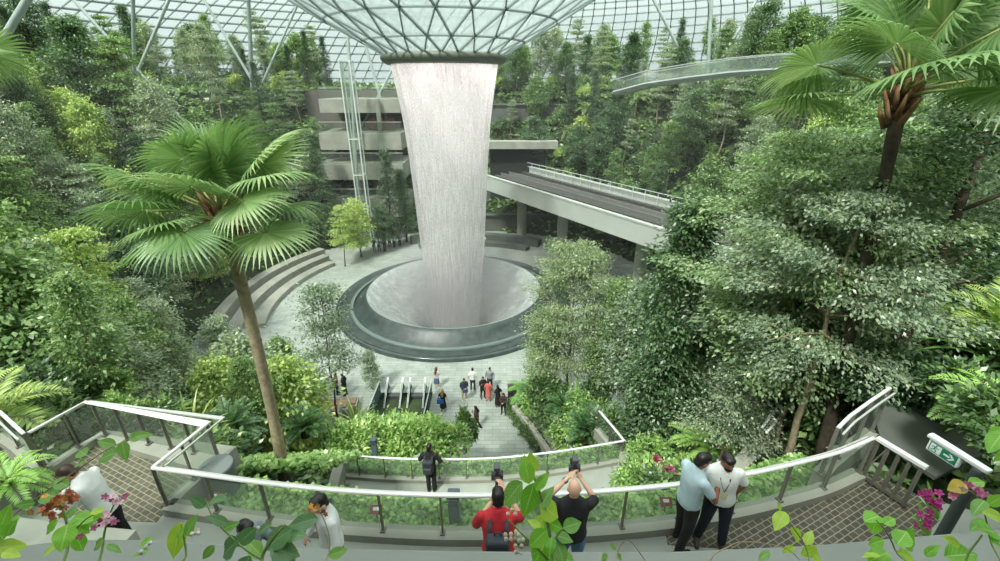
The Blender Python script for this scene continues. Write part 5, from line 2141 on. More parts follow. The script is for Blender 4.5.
for i, (u, v, z, s) in enumerate(((640, 470, 9.4, 0.36), (655, 462, 9.4, 0.32), (668, 474, 10.6, 0.32))):
    pr('bush_red', 'crimson_shrub', ('crimson leaved shrub at the right end of the lower path', 'crimson leaved shrub under the dark narrow tree', 'crimson leaved shrub just behind the head of the man in light blue')[i], 'shrub', u, v, z, s, i)
# long arching palm leaves at the left edge
pr('yellow_palm', 'feather_palm', 'long light green arching palm leaves at the left edge above the far railing', 'palm', 2, 440, 12.6, 0.85, 0.5)
pr('fern', 'fern', 'fern with long arching leaves below the left edge railing', 'plant', 14, 492, 13.2, 0.5, 0.2)
for i, (u, v, z, s, kd) in enumerate(((60, 420, 12.0, 0.7, 'bush_mid'), (95, 398, 11.0, 0.8, 'bush_mid'), (40, 400, 12.0, 0.8, 'bush_dark'), (120, 418, 11.4, 0.5, 'bush_bright'), (160, 426, 10.8, 0.6, 'bush_mid'), (110, 395, 11, 0.6, 'bush_bright'))):
    pr(kd, 'shrub', 'leafy shrub filling the bed just beyond the bay railing', 'shrub', u, v, z, s, i, 'shrubs beyond the bay railing')
# dark hedge wall and planting right
mbh = at_z(935, 415, 13.2)
for i in range(9):
    p = at_z(896 + i * 11, 398 + i * 3, 13.2)
    place_r('bush_dark', 'hedge_shrub', 'very dark clipped shrub in the hedge beyond the ramp on the right', 'shrub', (p.x, p.y + 0.6, 12.9), i, (0.7, 0.7, 0.95), 'dark hedge beyond the ramp')
for i, (u, v, z, s, kd) in enumerate(((960, 400, 13.9, 0.6, 'bush_mid'), (985, 420, 14.0, 0.7, 'fern'), (990, 360, 14.0, 0.8, 'strap'), (965, 415, 13.8, 0.5, 'bush_yellow'), (1000, 440, 14.2, 0.7, 'bush_mid'), (990, 350, 14.2, 0.8, 'yellow_palm'))):
    pr(kd, 'border_plant', ('mid green bush on the bank above the ramp right of the hedge', 'fern on the bank right of the exit sign', 'strap leaf clump under the leaning tree at the right edge', 'yellow green bush above the exit sign', 'mid green bush at the right edge below the fern', 'light green arching palm leaves at the right edge beside the track')[i], 'plant', u, v, z, s, i)
# ------------------------------------------------------------------ people
SKIN_L = plain('skin_light', srgb(222, 178, 150), 0.55)
SKIN_M = plain('skin_mid', srgb(192, 140, 108), 0.55)
SKIN_D = plain('skin_brown', srgb(138, 92, 66), 0.55)
HAIR_B = plain('hair_black', srgb(26, 22, 22), 0.45)
HAIR_N = plain('hair_brown', srgb(96, 62, 40), 0.5)
HAIR_F = plain('hair_fair', srgb(178, 132, 84), 0.5)
EYE = plain('eye_dark', srgb(24, 20, 20), 0.2)
LIP = plain('lip', srgb(168, 92, 84), 0.5)


def cloth(name, c, rough=0.85):
    return plain('cloth_' + name, c, rough, var=0.07, scale=9)


class Blob:
    """overlapping lofts melted into one closed surface"""

    def __init__(self):
        self.m = MB()

    def loft(self, rings, n=18):
        """rings: (center Vector, rx, ry) stacked along z-ish"""
        vs, fs = [], []
        for c, rx, ry in rings:
            for k in range(n):
                a = 2 * PI * k / n
                vs.append(Vector(c) + Vector((rx * math.cos(a), ry * math.sin(a), 0)))
        for i in range(len(rings) - 1):
            for k in range(n):
                k2 = (k + 1) % n
                fs.append((i * n + k, i * n + k2, (i + 1) * n + k2, (i + 1) * n + k))
        fs.append(tuple(reversed(range(n))))
        fs.append(tuple((len(rings) - 1) * n + k for k in range(n)))
        self.m.add(vs, fs)

    def limb(self, pts, rs, n=12):
        pts = [Vector(p) for p in pts]
        a = pts[0] - (pts[1] - pts[0]).normalized() * rs[0] * 0.6
        b = pts[-1] + (pts[-1] - pts[-2]).normalized() * rs[-1] * 0.6
        self.m.tube([a] + pts + [b], [rs[0] * 0.6] + list(rs) + [rs[-1] * 0.6], n)
        for p, r in zip(pts, rs):
            self.m.ball(p, r, n, 8)

    def ball(self, c, r, M=None):
        self.m.ball(c, r, 16, 12, M)

    def melt(self, name, vox, mat, parent, smooth_it=4):
        me = self.m.mesh(name)
        ob = bpy.data.objects.new('melt', me)
        COL.objects.link(ob)
        md = ob.modifiers.new('r', 'REMESH')
        md.mode = 'VOXEL'
        md.voxel_size = vox
        ms = ob.modifiers.new('s', 'SMOOTH')
        ms.iterations = smooth_it
        ms.factor = 0.5
        dg = bpy.context.evaluated_depsgraph_get()
        dg.update()
        out = bpy.data.meshes.new_from_object(ob.evaluated_get(dg))
        bpy.data.objects.remove(ob)
        bpy.data.meshes.remove(me)
        out.name = name
        out.materials.clear()
        out.polygons.foreach_set('use_smooth', [True] * len(out.polygons))
        return link(name, out, mat, parent)


def person(label, loc, face, skin=SKIN_M, hair='short', hairmat=HAIR_B, shirt=None, sleeve=0.35, trousers=None, skirt=None, shoes=None, pose=None,
           height=1.72, vox=0.011, female=False, tuck=False, group=None, fat=1.0):
    """face: world (x, y) the person looks towards. Local frame: +Y forward, +X to their right."""
    pose = pose or {}
    rz = math.atan2(-face[0], face[1])
    k = height / 1.72
    t = thing('person', label, 'person', loc, rz, group)
    t.scale = (k, k, k)
    lean = rad(pose.get('lean', 2))
    side = rad(pose.get('side', 0))
    pel = Vector((0, pose.get('hip', 0.0), 0.92))
    Rl = Matrix.Rotation(-lean, 3, 'X') @ Matrix.Rotation(side, 3, 'Y')

    def U(x, y, z):
        return pel + Rl @ (Vector((x, y, z)) - Vector((0, 0, 0.92)))
    hp = rad(pose.get('nod', 5)); hy = rad(pose.get('turn', 0))
    neck = U(0, -0.005, 1.46)
    Rh = Rl @ Matrix.Rotation(hy, 3, 'Z') @ Matrix.Rotation(-hp, 3, 'X')
    head = neck + Rh @ Vector((0, 0.025, 0.135))
    sw = (0.175 if not female else 0.15) * fat
    legs = []
    for sg, key in ((-1, 'legL'), (1, 'legR')):
        kn, an = pose.get(key, ((sg * 0.105, 0.02, 0.49), (sg * 0.12, -0.02, 0.085)))
        legs.append((Vector((sg * 0.09, pel.y, 0.86)), Vector(kn), Vector(an), sg))
    arms = []
    for sg, key in ((-1, 'armL'), (1, 'armR')):
        el, wr = pose.get(key, ((sg * 0.27, -0.03, 1.14), (sg * 0.28, 0.07, 0.9)))
        arms.append((U(sg * sw, 0, 1.36), Vector(el) if pose.get('world_arms') else U(*el), Vector(wr) if pose.get('world_arms') else U(*wr), sg))
    ty = 0.115 * fat

    def torso(B, g, z0, z1):
        prof_ = [(0.84, 0.150 * fat, 0.105 * fat), (0.92, 0.165 * fat, 0.118 * fat), (1.0, 0.152 * fat, 0.112 * fat), (1.08, (0.138 if female else 0.148) * fat, 0.105 * fat),
                 (1.2, (0.148 if female else 0.162) * fat, ty + (0.008 if female else 0)), (1.3, (0.160 if female else 0.176) * fat, ty), (1.365, (0.158 if female else 0.18) * fat, 0.098), (1.41, 0.135, 0.085), (1.44, 0.088, 0.07), (1.465, 0.06, 0.058)]
        rings = []
        for z, rx, ry in prof_:
            if z0 - 1e-6 <= z <= z1 + 1e-6:
                rings.append((U(0, 0, z), rx + g, ry + g))
        B.loft(rings)
    # body --------------------------------------------------------------
    B = Blob()
    torso(B, 0, 0.84, 1.46)
    B.limb([neck - Rl @ Vector((0, 0, 0.04)), head - Rh @ Vector((0, 0.01, 0.05))], [0.06, 0.054])
    B.ball(head, (0.076, 0.094, 0.112), Rh)
    B.ball(head + Rh @ Vector((0, 0.035, -0.06)), (0.052, 0.055, 0.05), Rh)      # jaw
    B.limb([head + Rh @ Vector((0, 0.085, 0.008)), head + Rh @ Vector((0, 0.105, -0.028))], [0.010, 0.015], 8)   # nose
    for sg in (-1, 1):
        B.ball(head + Rh @ Vector((sg * 0.078, -0.005, -0.012)), (0.013, 0.022, 0.033), Rh)   # ears
    for hipj, kn, an, sg in legs:
        B.limb([hipj, hipj.lerp(kn, 0.4), kn, kn.lerp(an, 0.3), an], [0.085 * fat, 0.078 * fat, 0.054, 0.054, 0.037])
        ft = pose.get('foot', 0.0) * sg
        B.limb([an + Vector((0, -0.03, -0.05)), an + Vector((sg * 0.02, 0.14, -0.06))], [0.035, 0.028])
    hands = []
    for sh, el, wr, sg in arms:
        B.limb([sh, sh.lerp(el, 0.5), el, el.lerp(wr, 0.35), wr], [0.054, 0.047, 0.038, 0.038, 0.026])
        d = (wr - el).normalized()
        hd = pose.get('handL' if sg < 0 else 'handR')
        d2 = Vector(hd).normalized() if hd else d
        # palm: a flat pad, four fingers of different lengths, a thumb from the side
        inward = Vector((-sg, 0, 0))
        s = d2.cross(Vector((0, 0, 1)) if abs(d2.z) < 0.8 else Vector((0, 1, 0)))
        s = s.normalized() if s.length > 1e-3 else Vector((1, 0, 0))
        nrm = s.cross(d2)
        # finger row axis s, curl towards -nrm
        pc = wr + d2 * 0.05
        Mh = Matrix((s, d2, nrm)).transposed()
        B.ball(pc, (0.038, 0.052, 0.017), Mh)
        for q, (off, ln) in enumerate(((-0.029, 0.062), (-0.010, 0.076), (0.010, 0.08), (0.029, 0.07))):
            a0 = wr + d2 * 0.088 + s * off
            curl = pose.get('curl', 0.5)
            a1 = a0 + d2 * ln * 0.5 - nrm * ln * 0.18 * curl
            a2 = a1 + (d2 * (1 - curl * 0.7) - nrm * curl).normalized() * ln * 0.5
            B.limb([a0, a1, a2], [0.0098, 0.0092, 0.008], 7)
        th = 1 if s.dot(inward) > 0 else -1
        a0 = wr + d2 * 0.03 + s * th * 0.033
        B.limb([a0, a0 + (d2 * 0.6 + s * th * 0.6 - nrm * 0.3).normalized() * 0.04, a0 + (d2 * 0.9 + s * th * 0.4 - nrm * 0.5).normalized() * 0.068], [0.0125, 0.0108, 0.009], 7)
        hands.append(pc)
    B.melt('body', vox, skin, t)
    # eyes, mouth ----------------------------------------------------------
    if vox < 0.02:
        for sg in (-1, 1):
            mb = MB(); mb.ball(head + Rh @ Vector((sg * 0.031, 0.083, 0.012)), (0.011, 0.006, 0.007), 8, 6, Rh); mb.build('eye', EYE, t, True)
        mb = MB(); mb.ball(head + Rh @ Vector((0, 0.084, -0.066)), (0.022, 0.007, 0.006), 8, 6, Rh); mb.build('mouth', LIP, t, True)
    # clothes ----------------------------------------------------------------
    if shirt is not None:
        S = Blob()
        torso(S, 0.02, 0.92 if tuck else 0.84, 1.43)
        S.loft([(U(0, 0, 1.36), 0.16, 0.108), (U(0, 0, 1.42), 0.138, 0.1), (U(0, 0, 1.45), 0.1, 0.088), (U(0, -0.004, 1.475), 0.076, 0.075)])
        for sh, el, wr, sg in arms:
            path = [sh, sh.lerp(el, 0.5), el, el.lerp(wr, 0.5), wr]
            rr = [0.068, 0.063, 0.055, 0.049, 0.042]
            if sleeve >= 1.0:
                S.limb(path, rr)
            elif sleeve > 0:
                f = sleeve
                S.limb([sh, sh.lerp(el, f), sh.lerp(el, f * 1.9)], [0.07, 0.068, 0.066])
        S.limb([neck + Rl @ Vector((0, -0.005, -0.06)), neck + Rl @ Vector((0, -0.008, -0.008))], [0.085, 0.07])
        S.melt('shirt', vox * 1.15, shirt, t)
    if trousers is not None:
        S = Blob()
        torso(S, 0.008 if not tuck else 0.010, 0.84, 0.92 if not tuck else 1.0)
        for hipj, kn, an, sg in legs:
            S.limb([hipj, hipj.lerp(kn, 0.4), kn, kn.lerp(an, 0.5), an + Vector((0, 0, 0.01))], [0.1 * fat, 0.093 * fat, 0.073, 0.066, 0.058])
        S.melt('trousers', vox * 1.15, trousers, t)
    if skirt is not None:
        S = Blob()
        zl = pose.get('hem', 0.42)
        S.loft([(Vector((0, 0, zl)), 0.235, 0.2), (Vector((0, 0, 0.6)), 0.205, 0.17), (U(0, 0, 0.84), 0.175, 0.13), (U(0, 0, 0.92), 0.172, 0.126), (U(0, 0, 1.02), 0.155, 0.118)])
        S.melt('skirt', vox * 1.15, skirt, t)
    for hipj, kn, an, sg in legs:
        mb = Blob()
        mb.limb([an + Vector((0, -0.045, -0.045)), an + Vector((sg * 0.01, 0.06, -0.052)), an + Vector((sg * 0.022, 0.165, -0.058))], [0.042, 0.042, 0.034])
        mb.melt('shoe', max(vox, 0.012), shoes or cloth('shoe', srgb(30, 30, 32)), t, 2)
    # hair ------------------------------------------------------------------
    if hair != 'bald':
        S = Blob()
        S.ball(head + Rh @ Vector((0, -0.016, 0.022)), (0.081, 0.093, 0.105), Rh)
        S.ball(head + Rh @ Vector((0, 0.03, 0.07)), (0.07, 0.066, 0.052), Rh)
        S.ball(head + Rh @ Vector((0, -0.06, -0.04)), (0.066, 0.048, 0.07), Rh)
        if hair == 'long':
            S.loft([(head + Rh @ Vector((0, -0.075, 0.05)), 0.07, 0.05), (head + Rh @ Vector((0, -0.085, -0.08)), 0.092, 0.05), (U(0, -0.12, 1.38), 0.1, 0.04), (U(0, -0.135, 1.22), 0.075, 0.03), (U(0, -0.13, 1.15), 0.04, 0.02)][::-1])
            for sg in (-1, 1):
                S.limb([head + Rh @ Vector((sg * 0.07, -0.01, 0.03)), head + Rh @ Vector((sg * 0.08, 0.0, -0.08)), U(sg * 0.09, 0.02, 1.34)], [0.03, 0.03, 0.02])
        h = S.melt('hair', max(0.009, vox * 0.9), hairmat, t, 3)
        # the forehead and face stay free: trim what hangs over the face
        me = h.data
        bm = bmesh.new()
        bm.from_mesh(me)
        inv = Rh.inverted()
        kill = []
        for v in bm.verts:
            q = inv @ (v.co - head)
            if q.y > 0.045 and q.z < 0.052 and abs(q.x) < 0.085:
                kill.append(v)
            elif hair != 'long' and q.z < -0.075:
                kill.append(v)
        bmesh.ops.delete(bm, geom=kill, context='VERTS')
        bm.to_mesh(me)
        bm.free()
    t['_'] = 0
    del t['_']
    return t, U, head, Rh, hands, rz, k


def to_world(t, p):
    rz = t.rotation_euler.z
    return Vector(t.location) + Matrix.Rotation(rz, 3, 'Z') @ (Vector(p) * t.scale[0])


WHITE = cloth('white_shirt', srgb(226, 230, 226))
BLUEW = cloth('pale_blue_shirt', srgb(176, 198, 206))
NAVY = cloth('navy', srgb(28, 32, 46))
BLACK = cloth('black', srgb(26, 26, 28))
BLACKT = cloth('black_tee', srgb(32, 32, 34))
RED = cloth('red_tee', srgb(206, 48, 58))
JEANS = cloth('jeans', srgb(92, 120, 150))
BEIGE = cloth('beige', srgb(190, 172, 142))
GREYS = cloth('grey_shirt', srgb(150, 156, 160))
DENIM = cloth('denim_skirt', srgb(84, 96, 130))
PINK = cloth('coral_dress', srgb(204, 104, 96))
BROWNSH = plain('shoe_brown', srgb(74, 62, 54), 0.5)
GREYSH = plain('shoe_grey', srgb(112, 112, 112), 0.6)


def backpack(label, t, col, y=-0.2, z=1.2, w_=0.3, h_=0.44, d_=0.16):
    base = to_world(t, (0, y, z - h_ / 2))
    b = thing('backpack', label, 'backpack', base, t.rotation_euler.z)
    m1 = plain('pack_' + col[0], col[1], 0.75)
    mb = MB(); mb.bbox((0, 0, h_ / 2), (w_, d_, h_), 0.05); mb.build('bag', m1, b, True)
    mb = MB(); mb.bbox((0, -d_ / 2 - 0.025, h_ * 0.34), (w_ * 0.76, 0.06, h_ * 0.46), 0.025); mb.build('pocket', plain('pack_pocket', srgb(58, 60, 66), 0.7), b, True)
    for sg in (-1, 1):
        mb = MB()
        mb.strip([Vector((sg * w_ * 0.34, d_ / 2, h_ * 0.95)), Vector((sg * w_ * 0.36, d_ / 2 + 0.1, h_ * 1.03)), Vector((sg * w_ * 0.38, d_ / 2 + 0.25, h_ * 0.85)), Vector((sg * w_ * 0.42, d_ / 2 + 0.28, h_ * 0.5))], [(-0.025, -0.006), (0.025, -0.006), (0.025, 0.006), (-0.025, 0.006)])
        mb.build('strap', m1, b, True)
    mb = MB(); mb.tube([(-0.04, 0.03, h_), (-0.03, 0.03, h_ + 0.04), (0.03, 0.03, h_ + 0.04), (0.04, 0.03, h_)], 0.01, 6); mb.build('carry_loop', m1, b, True)
    return b


def camera_obj(label, loc, rz, pitch=0.0, flash=True, s=1.0):
    c = thing('camera', label, 'camera', loc, rz)
    c.rotation_euler = (pitch, 0, rz)
    c.scale = (s, s, s)
    cb = plain('camera_black', srgb(34, 35, 38), 0.45)
    mb = MB(); mb.bbox((0, 0, 0), (0.145, 0.065, 0.1), 0.012); mb.bbox((0, 0, 0.06), (0.06, 0.06, 0.035), 0.01); mb.bbox((0.058, 0.02, -0.005), (0.035, 0.06, 0.1), 0.012); mb.build('body', cb, c)
    mb = MB(); mb.tube([(0, 0.03, -0.005), (0, 0.08, -0.005), (0, 0.085, -0.005), (0, 0.15, -0.005)], [0.036, 0.036, 0.04, 0.038], 18); mb.build('lens', plain('lens_black', srgb(22, 22, 24), 0.3), c, True)
    mb = MB(); mb.box((-0.01, -0.035, -0.005), (0.085, 0.006, 0.062)); mb.build('screen', plain('screen_grey', srgb(96, 110, 116), 0.15), c)
    if flash:
        mb = MB(); mb.bbox((0, 0, 0.1), (0.04, 0.04, 0.06), 0.006); mb.bbox((0, 0.01, 0.16), (0.075, 0.1, 0.055), 0.01); mb.build('flash', plain('flash_grey', srgb(72, 74, 78), 0.5), c)
    return c


# --- the two men talking on the right
p1 = at_z(678, 545, ZT); p2 = at_z(708, 542, ZT)
m1, U1, h1, R1, hd1, rz1, k1 = person('man in a pale blue shirt pointing while he talks to the man with the lanyard', (p1.x, p1.y, ZT), (0.8, 0.25), SKIN_D, 'short', HAIR_B, BLUEW, 0.3, BLACK,
                                     pose={'lean': 1, 'nod': 20, 'turn': -5, 'curl': 0.9, 'armR': ((0.27, 0.14, 1.12), (0.03, 0.40, 1.2)), 'armL': ((-0.24, 0.1, 1.14), (-0.05, 0.3, 1.08)), 'legL': ((-0.1, 0.05, 0.49), (-0.12, 0.08, 0.085)), 'legR': ((0.1, 0.0, 0.49), (0.12, -0.1, 0.085))},
                                     height=1.74, shoes=BLACK)
m2, U2, h2, R2, hd2, rz2, k2 = person('man in a white short-sleeved shirt with a lanyard standing with hands behind him', (p2.x, p2.y, ZT), (-0.25, -0.9), SKIN_D, 'short', HAIR_B, WHITE, 0.42, NAVY,
                                     pose={'lean': 1, 'side': 5, 'nod': 14, 'turn': 15, 'armR': ((0.27, -0.06, 1.15), (0.2, -0.13, 0.95)), 'armL': ((-0.27, -0.04, 1.15), (-0.22, -0.1, 0.93)), 'legL': ((-0.12, 0.03, 0.49), (-0.16, 0.02, 0.085)), 'legR': ((0.12, 0.03, 0.49), (0.15, -0.02, 0.085))},
                                     height=1.74, shoes=BROWNSH, fat=1.04)
# beard and lanyard of the second man
mb = MB(); mb.ball(h2 + R2 @ Vector((0, 0.048, -0.075)), (0.055, 0.052, 0.045), 12, 8, R2); mb.build('beard', HAIR_B, m2, True)
ln = thing('lanyard', 'dark lanyard with a pale badge hanging on the chest of the white-shirted man', 'lanyard', to_world(m2, U2(0, 0.0, 1.42)), m2.rotation_euler.z)
o_ = U2(0, 0, 1.42)
mb = MB()
for sg in (-1, 1):
    mb.strip([U2(sg * 0.07, 0.03, 1.45) - o_, U2(sg * 0.055, 0.125, 1.34) - o_, U2(sg * 0.02, 0.142, 1.2) - o_, U2(0, 0.142, 1.14) - o_], [(-0.009, -0.004), (0.009, -0.004), (0.009, 0.004), (-0.009, 0.004)])
mb.build('ribbon', plain('lanyard_teal', srgb(30, 66, 74), 0.7), ln)
mb = MB(); mb.bbox(U2(0, 0.15, 1.08) - o_, (0.075, 0.008, 0.11), 0.003); mb.build('badge', plain('badge_cream', srgb(214, 214, 170), 0.5), ln)

# --- photographers by the front railing
pr_ = Vector((-0.02, 3.70, ZT))
m3, U3, h3, R3, hd3, rz3, k3 = person('photographer in a red T-shirt seen from behind with a dark backpack', pr_, (0.02, 1), SKIN_L, 'short', HAIR_B, RED, 0.45, cloth('dark_grey', srgb(62, 64, 66)),
                                     pose={'lean': 10, 'nod': 16, 'turn': 6, 'armR': ((0.27, 0.16, 1.22), (0.06, 0.40, 1.44)), 'armL': ((-0.28, 0.12, 1.14), (-0.10, 0.42, 1.22)), 'handR': (-0.5, 0.4, 0.7), 'curl': 0.9}, height=1.72, fat=1.12)
backpack('dark backpack on the back of the photographer in red', m3, ('slate', srgb(52, 58, 66)), -0.235, 1.19, 0.28, 0.42)
hw3 = to_world(m3, hd3[1])
camera_obj('black camera with a flash held up by the photographer in red', hw3 + Vector((-0.06, 0.08, 0.06)), 0.0, 0.1, True, 1.05)
mp_ = thing('monopod', 'black monopod leaning under the camera of the photographer in red', 'monopod', (hw3.x - 0.22, hw3.y + 0.02, ZT))
b_ = Vector((hw3.x - 0.06, hw3.y + 0.08, hw3.z - 0.01)) - Vector(mp_.location)
mb = MB(); mb.tube([Vector((0, 0, 0.05)), b_ * 0.4], [0.011, 0.011], 8); mb.tube([b_ * 0.38, b_ * 0.72], [0.014, 0.014], 8); mb.tube([b_ * 0.7, b_], [0.018, 0.018], 8); mb.build('leg', M_BLACK, mp_, True)
mb = MB(); mb.ball((0, 0, 0.025), 0.025, 10, 8); mb.build('rubber_foot', M_BLACK, mp_, True)
mb = MB(); mb.tube([b_ * 0.985, b_ * 1.0 + Vector((0, 0, 0.015))], [0.03, 0.034], 12); mb.build('head', M_DARKSTEEL, mp_, True)

pb_ = Vector((0.90, 3.92, ZT))
m4, U4, h4, R4, hd4, rz4, k4 = person('bald photographer in a black T-shirt and jeans holding a camera up', pb_, (0.02, 1), SKIN_L, 'bald', HAIR_B, BLACKT, 0.42, JEANS,
                                     pose={'lean': 3, 'nod': -2, 'armL': ((-0.31, 0.12, 1.33), (-0.04, 0.28, 1.50)), 'armR': ((0.30, 0.16, 1.28), (0.13, 0.31, 1.46)), 'handL': (0.6, 0.4, 0.6), 'handR': (-0.4, 0.4, 0.8), 'curl': 0.9}, height=1.72, fat=1.08)
ha, hb = to_world(m4, hd4[0]), to_world(m4, hd4[1])
camera_obj('grey and black camera with a flash held up by the bald photographer', (ha + hb) / 2 + Vector((0, 0.05, 0.05)), 0.0, 0.05, True, 1.0)
# wristwatch
wv = thing('wristwatch', 'dark wristwatch on the left wrist of the bald photographer', 'watch', to_world(m4, U4(-0.075, 0.26, 1.48)))
mb = MB(); mb.lathe([(0.034, -0.012), (0.037, -0.012), (0.037, 0.012), (0.034, 0.012)], 18, closed=True); mb.build('band', M_BLACK, wv, True)
mb = MB(); mb.bbox((0, -0.036, 0.0), (0.03, 0.01, 0.03), 0.004); mb.build('dial', M_DARKSTEEL, wv)
# round print on his shirt back
# --- white-shirted man centre left, and the one crouching behind the leaves
pw = Vector((-2.08, 3.80, ZT))
m5, U5, h5, R5, hd5, rz5, k5 = person('man in a white long-sleeved shirt facing left beside the front railing', pw, (-1, -0.8), SKIN_L, 'short', HAIR_B, WHITE, 1.0, NAVY,
                                     pose={'lean': 1, 'nod': 10, 'turn': 15, 'armL': ((-0.27, 0.02, 1.13), (-0.26, 0.18, 0.92)), 'armR': ((0.27, 0.04, 1.14), (0.24, 0.2, 0.94))}, height=1.73)
tie = MB(); tie.strip([U5(0, 0.118, 1.42), U5(0, 0.138, 1.3), U5(0, 0.132, 1.1)], [(-0.022, -0.003), (0.022, -0.003), (0.022, 0.004), (-0.022, 0.004)]); tie.build('tie', plain('tie_red', srgb(196, 70, 58), 0.7), m5)
ph = Vector((-2.98, 3.56, ZT))
m6, U6, h6, R6, hd6, rz6, k6 = person('dark-haired person mostly hidden behind the dark green leaves in front of the white-shirted man', ph, (1, -0.35), SKIN_M, 'short', HAIR_B, cloth('grey_blue', srgb(120, 134, 140)), 0.45, BLACK,
                                     pose={'lean': 6, 'nod': 12, 'armL': ((-0.24, 0.16, 1.15), (-0.08, 0.36, 1.2)), 'armR': ((0.24, 0.16, 1.15), (0.08, 0.36, 1.2))}, height=1.62)
# --- man at the left edge
pl_ = Vector((-5.3, 4.3, ZT))
m7, U7, h7, R7, hd7, rz7, k7 = person('man in a white shirt looking down by the path at the far left', pl_, (-1, -0.15), SKIN_M, 'short', plain('hair_dark_brown', srgb(58, 40, 34), 0.5), WHITE, 1.0, BLACK,
                                     pose={'lean': 12, 'nod': 30, 'armL': ((-0.25, 0.16, 1.14), (-0.12, 0.42, 1.12)), 'armR': ((0.26, 0.2, 1.16), (0.14, 0.46, 1.18))}, height=1.72)
# --- the photographer on the lower path
pk = at_z(432, 491, ZL)
m8, U8, h8, R8, hd8, rz8, k8 = person('photographer dressed in black standing on the lower path with a black backpack', (pk.x, pk.y, ZL + 0.02), (0.05, 1), SKIN_M, 'short', HAIR_B, BLACK, 0.5, BLACK,
                                     pose={'lean': 3, 'nod': 8, 'armL': ((-0.29, 0.05, 1.15), (-0.12, 0.3, 1.2)), 'armR': ((0.32, 0.0, 1.14), (0.34, 0.16, 0.98)), 'legL': ((-0.08, 0.02, 0.49), (-0.08, -0.02, 0.085)), 'legR': ((0.08, 0.02, 0.49), (0.08, -0.02, 0.085))}, height=1.72)
backpack('black backpack on the photographer on the lower path', m8, ('black', srgb(44, 48, 54)), -0.22, 1.16)

# --- people down on the plaza
STEP = {'lean': 4, 'legL': ((-0.09, 0.14, 0.5), (-0.1, 0.22, 0.085)), 'legR': ((0.09, 0.0, 0.49), (0.1, -0.24, 0.13))}
HOLD = {'lean': 3, 'armL': ((-0.25, 0.06, 1.14), (-0.08, 0.26, 1.12)), 'armR': ((0.25, 0.06, 1.14), (0.08, 0.26, 1.12))}


def far_person(u, v, label, face, **kw):
    p = at_z(u, v, 0.0)
    kw.setdefault('vox', 0.03)
    return person(label, (p.x, p.y, 0.0), face, **kw)


WHITETOP = cloth('pale_top', srgb(206, 200, 196))
far_person(437, 388, 'woman with brown hair in a pale top and blue denim skirt, nearest the pool', (0.3, 1), female=True, hair='long', hairmat=HAIR_N, shirt=WHITETOP, skirt=DENIM, shoes=WHITE, skin=SKIN_L, pose=HOLD, height=1.66)
tB = far_person(443.5, 411, 'woman with fair hair in a long black dress beside the escalator well', (0.2, 1), female=True, hair='long', hairmat=HAIR_F, shirt=BLACK, skirt=BLACK, skin=SKIN_L, height=1.68, pose={'hem': 0.3})
tC = far_person(464.5, 400, 'man in a dark blue jacket and beige trousers on the plaza holding a blue bag', (0.3, -1), shirt=cloth('dark_blue', srgb(44, 50, 66)), sleeve=1.0, trousers=BEIGE, pose=HOLD, shoes=WHITE, height=1.76, fat=1.12)
far_person(473, 390, 'man in a white shirt and black trousers standing at the back of the plaza group', (0.1, 1), shirt=WHITE, sleeve=1.0, trousers=BLACK, height=1.76)
far_person(483, 398, 'man all in black with folded arms next to the coral dress', (0.4, -1), shirt=BLACK, sleeve=1.0, trousers=BLACK, pose={'lean': 2, 'armL': ((-0.25, 0.08, 1.16), (0.08, 0.2, 1.22)), 'armR': ((0.25, 0.08, 1.16), (-0.08, 0.22, 1.18))}, height=1.74)
far_person(490, 389, 'man in a grey shirt and dark trousers behind the woman in the coral dress', (-0.2, -1), shirt=GREYS, sleeve=1.0, trousers=NAVY, height=1.8, fat=1.08)
far_person(488.5, 401, 'woman in a coral red dress in the plaza group', (0.1, 1), female=True, hair='short', shirt=PINK, skirt=PINK, height=1.62, skin=SKIN_M)
far_person(498, 406.5, 'woman with long black hair in a long black dress in the plaza group', (-0.4, 1), female=True, hair='long', shirt=BLACK, skirt=BLACK, height=1.66, pose={'hem': 0.22})
far_person(503.5, 414, 'woman in black nearest the litter bin on the walkway', (-0.3, -1), female=True, hair='long', shirt=cloth('dark_brown', srgb(60, 46, 46)), sleeve=1.0, trousers=BLACK, height=1.66, pose=HOLD)
far_person(477, 428.5, 'woman with long dark hair walking alone on the walkway', (-1, 0.5), female=True, hair='long', shirt=cloth('maroon_top', srgb(84, 58, 58)), sleeve=0.5, trousers=BLACK, skin=SKIN_M, pose=STEP, height=1.68)
far_person(338, 394, 'person in a rust red top behind the branches of the thin tree', (1, 0.2), shirt=cloth('rust', srgb(164, 84, 60)), sleeve=0.6, trousers=NAVY, height=1.68)
far_person(346, 395, 'person in dark clothes behind the branches of the thin tree', (-1, 0.2), shirt=NAVY, sleeve=1.0, trousers=BLACK, height=1.7)
for (u, v, lab, sh, tr) in ((374.5, 251, 'visitor in dark blue at the far rim of the plaza left of the waterfall, leftmost', NAVY, BLACK), (379.5, 251.5, 'visitor in pale blue at the far rim of the plaza, second from the left', cloth('sky', srgb(140, 164, 196)), NAVY),
                            (385, 252, 'visitor in black at the far rim of the plaza, third from the left', BLACK, BLACK), (390, 247, 'visitor in white at the far rim of the plaza, third from the waterfall', WHITE, BLACK),
                            (394.5, 247, 'visitor in white at the far rim of the plaza, second from the waterfall', WHITE, NAVY), (400, 246.5, 'visitor in grey at the far rim of the plaza, closest to the waterfall', GREYS, BLACK)):
    far_person(u, v, lab, (0.4, -1), shirt=sh, sleeve=0.6, trousers=tr, vox=0.04, height=1.7)
far_person(484, 247, 'visitor in white behind the pool just right of the waterfall', (-0.6, -1), shirt=WHITE, sleeve=0.6, trousers=BEIGE, vox=0.04, height=1.7)

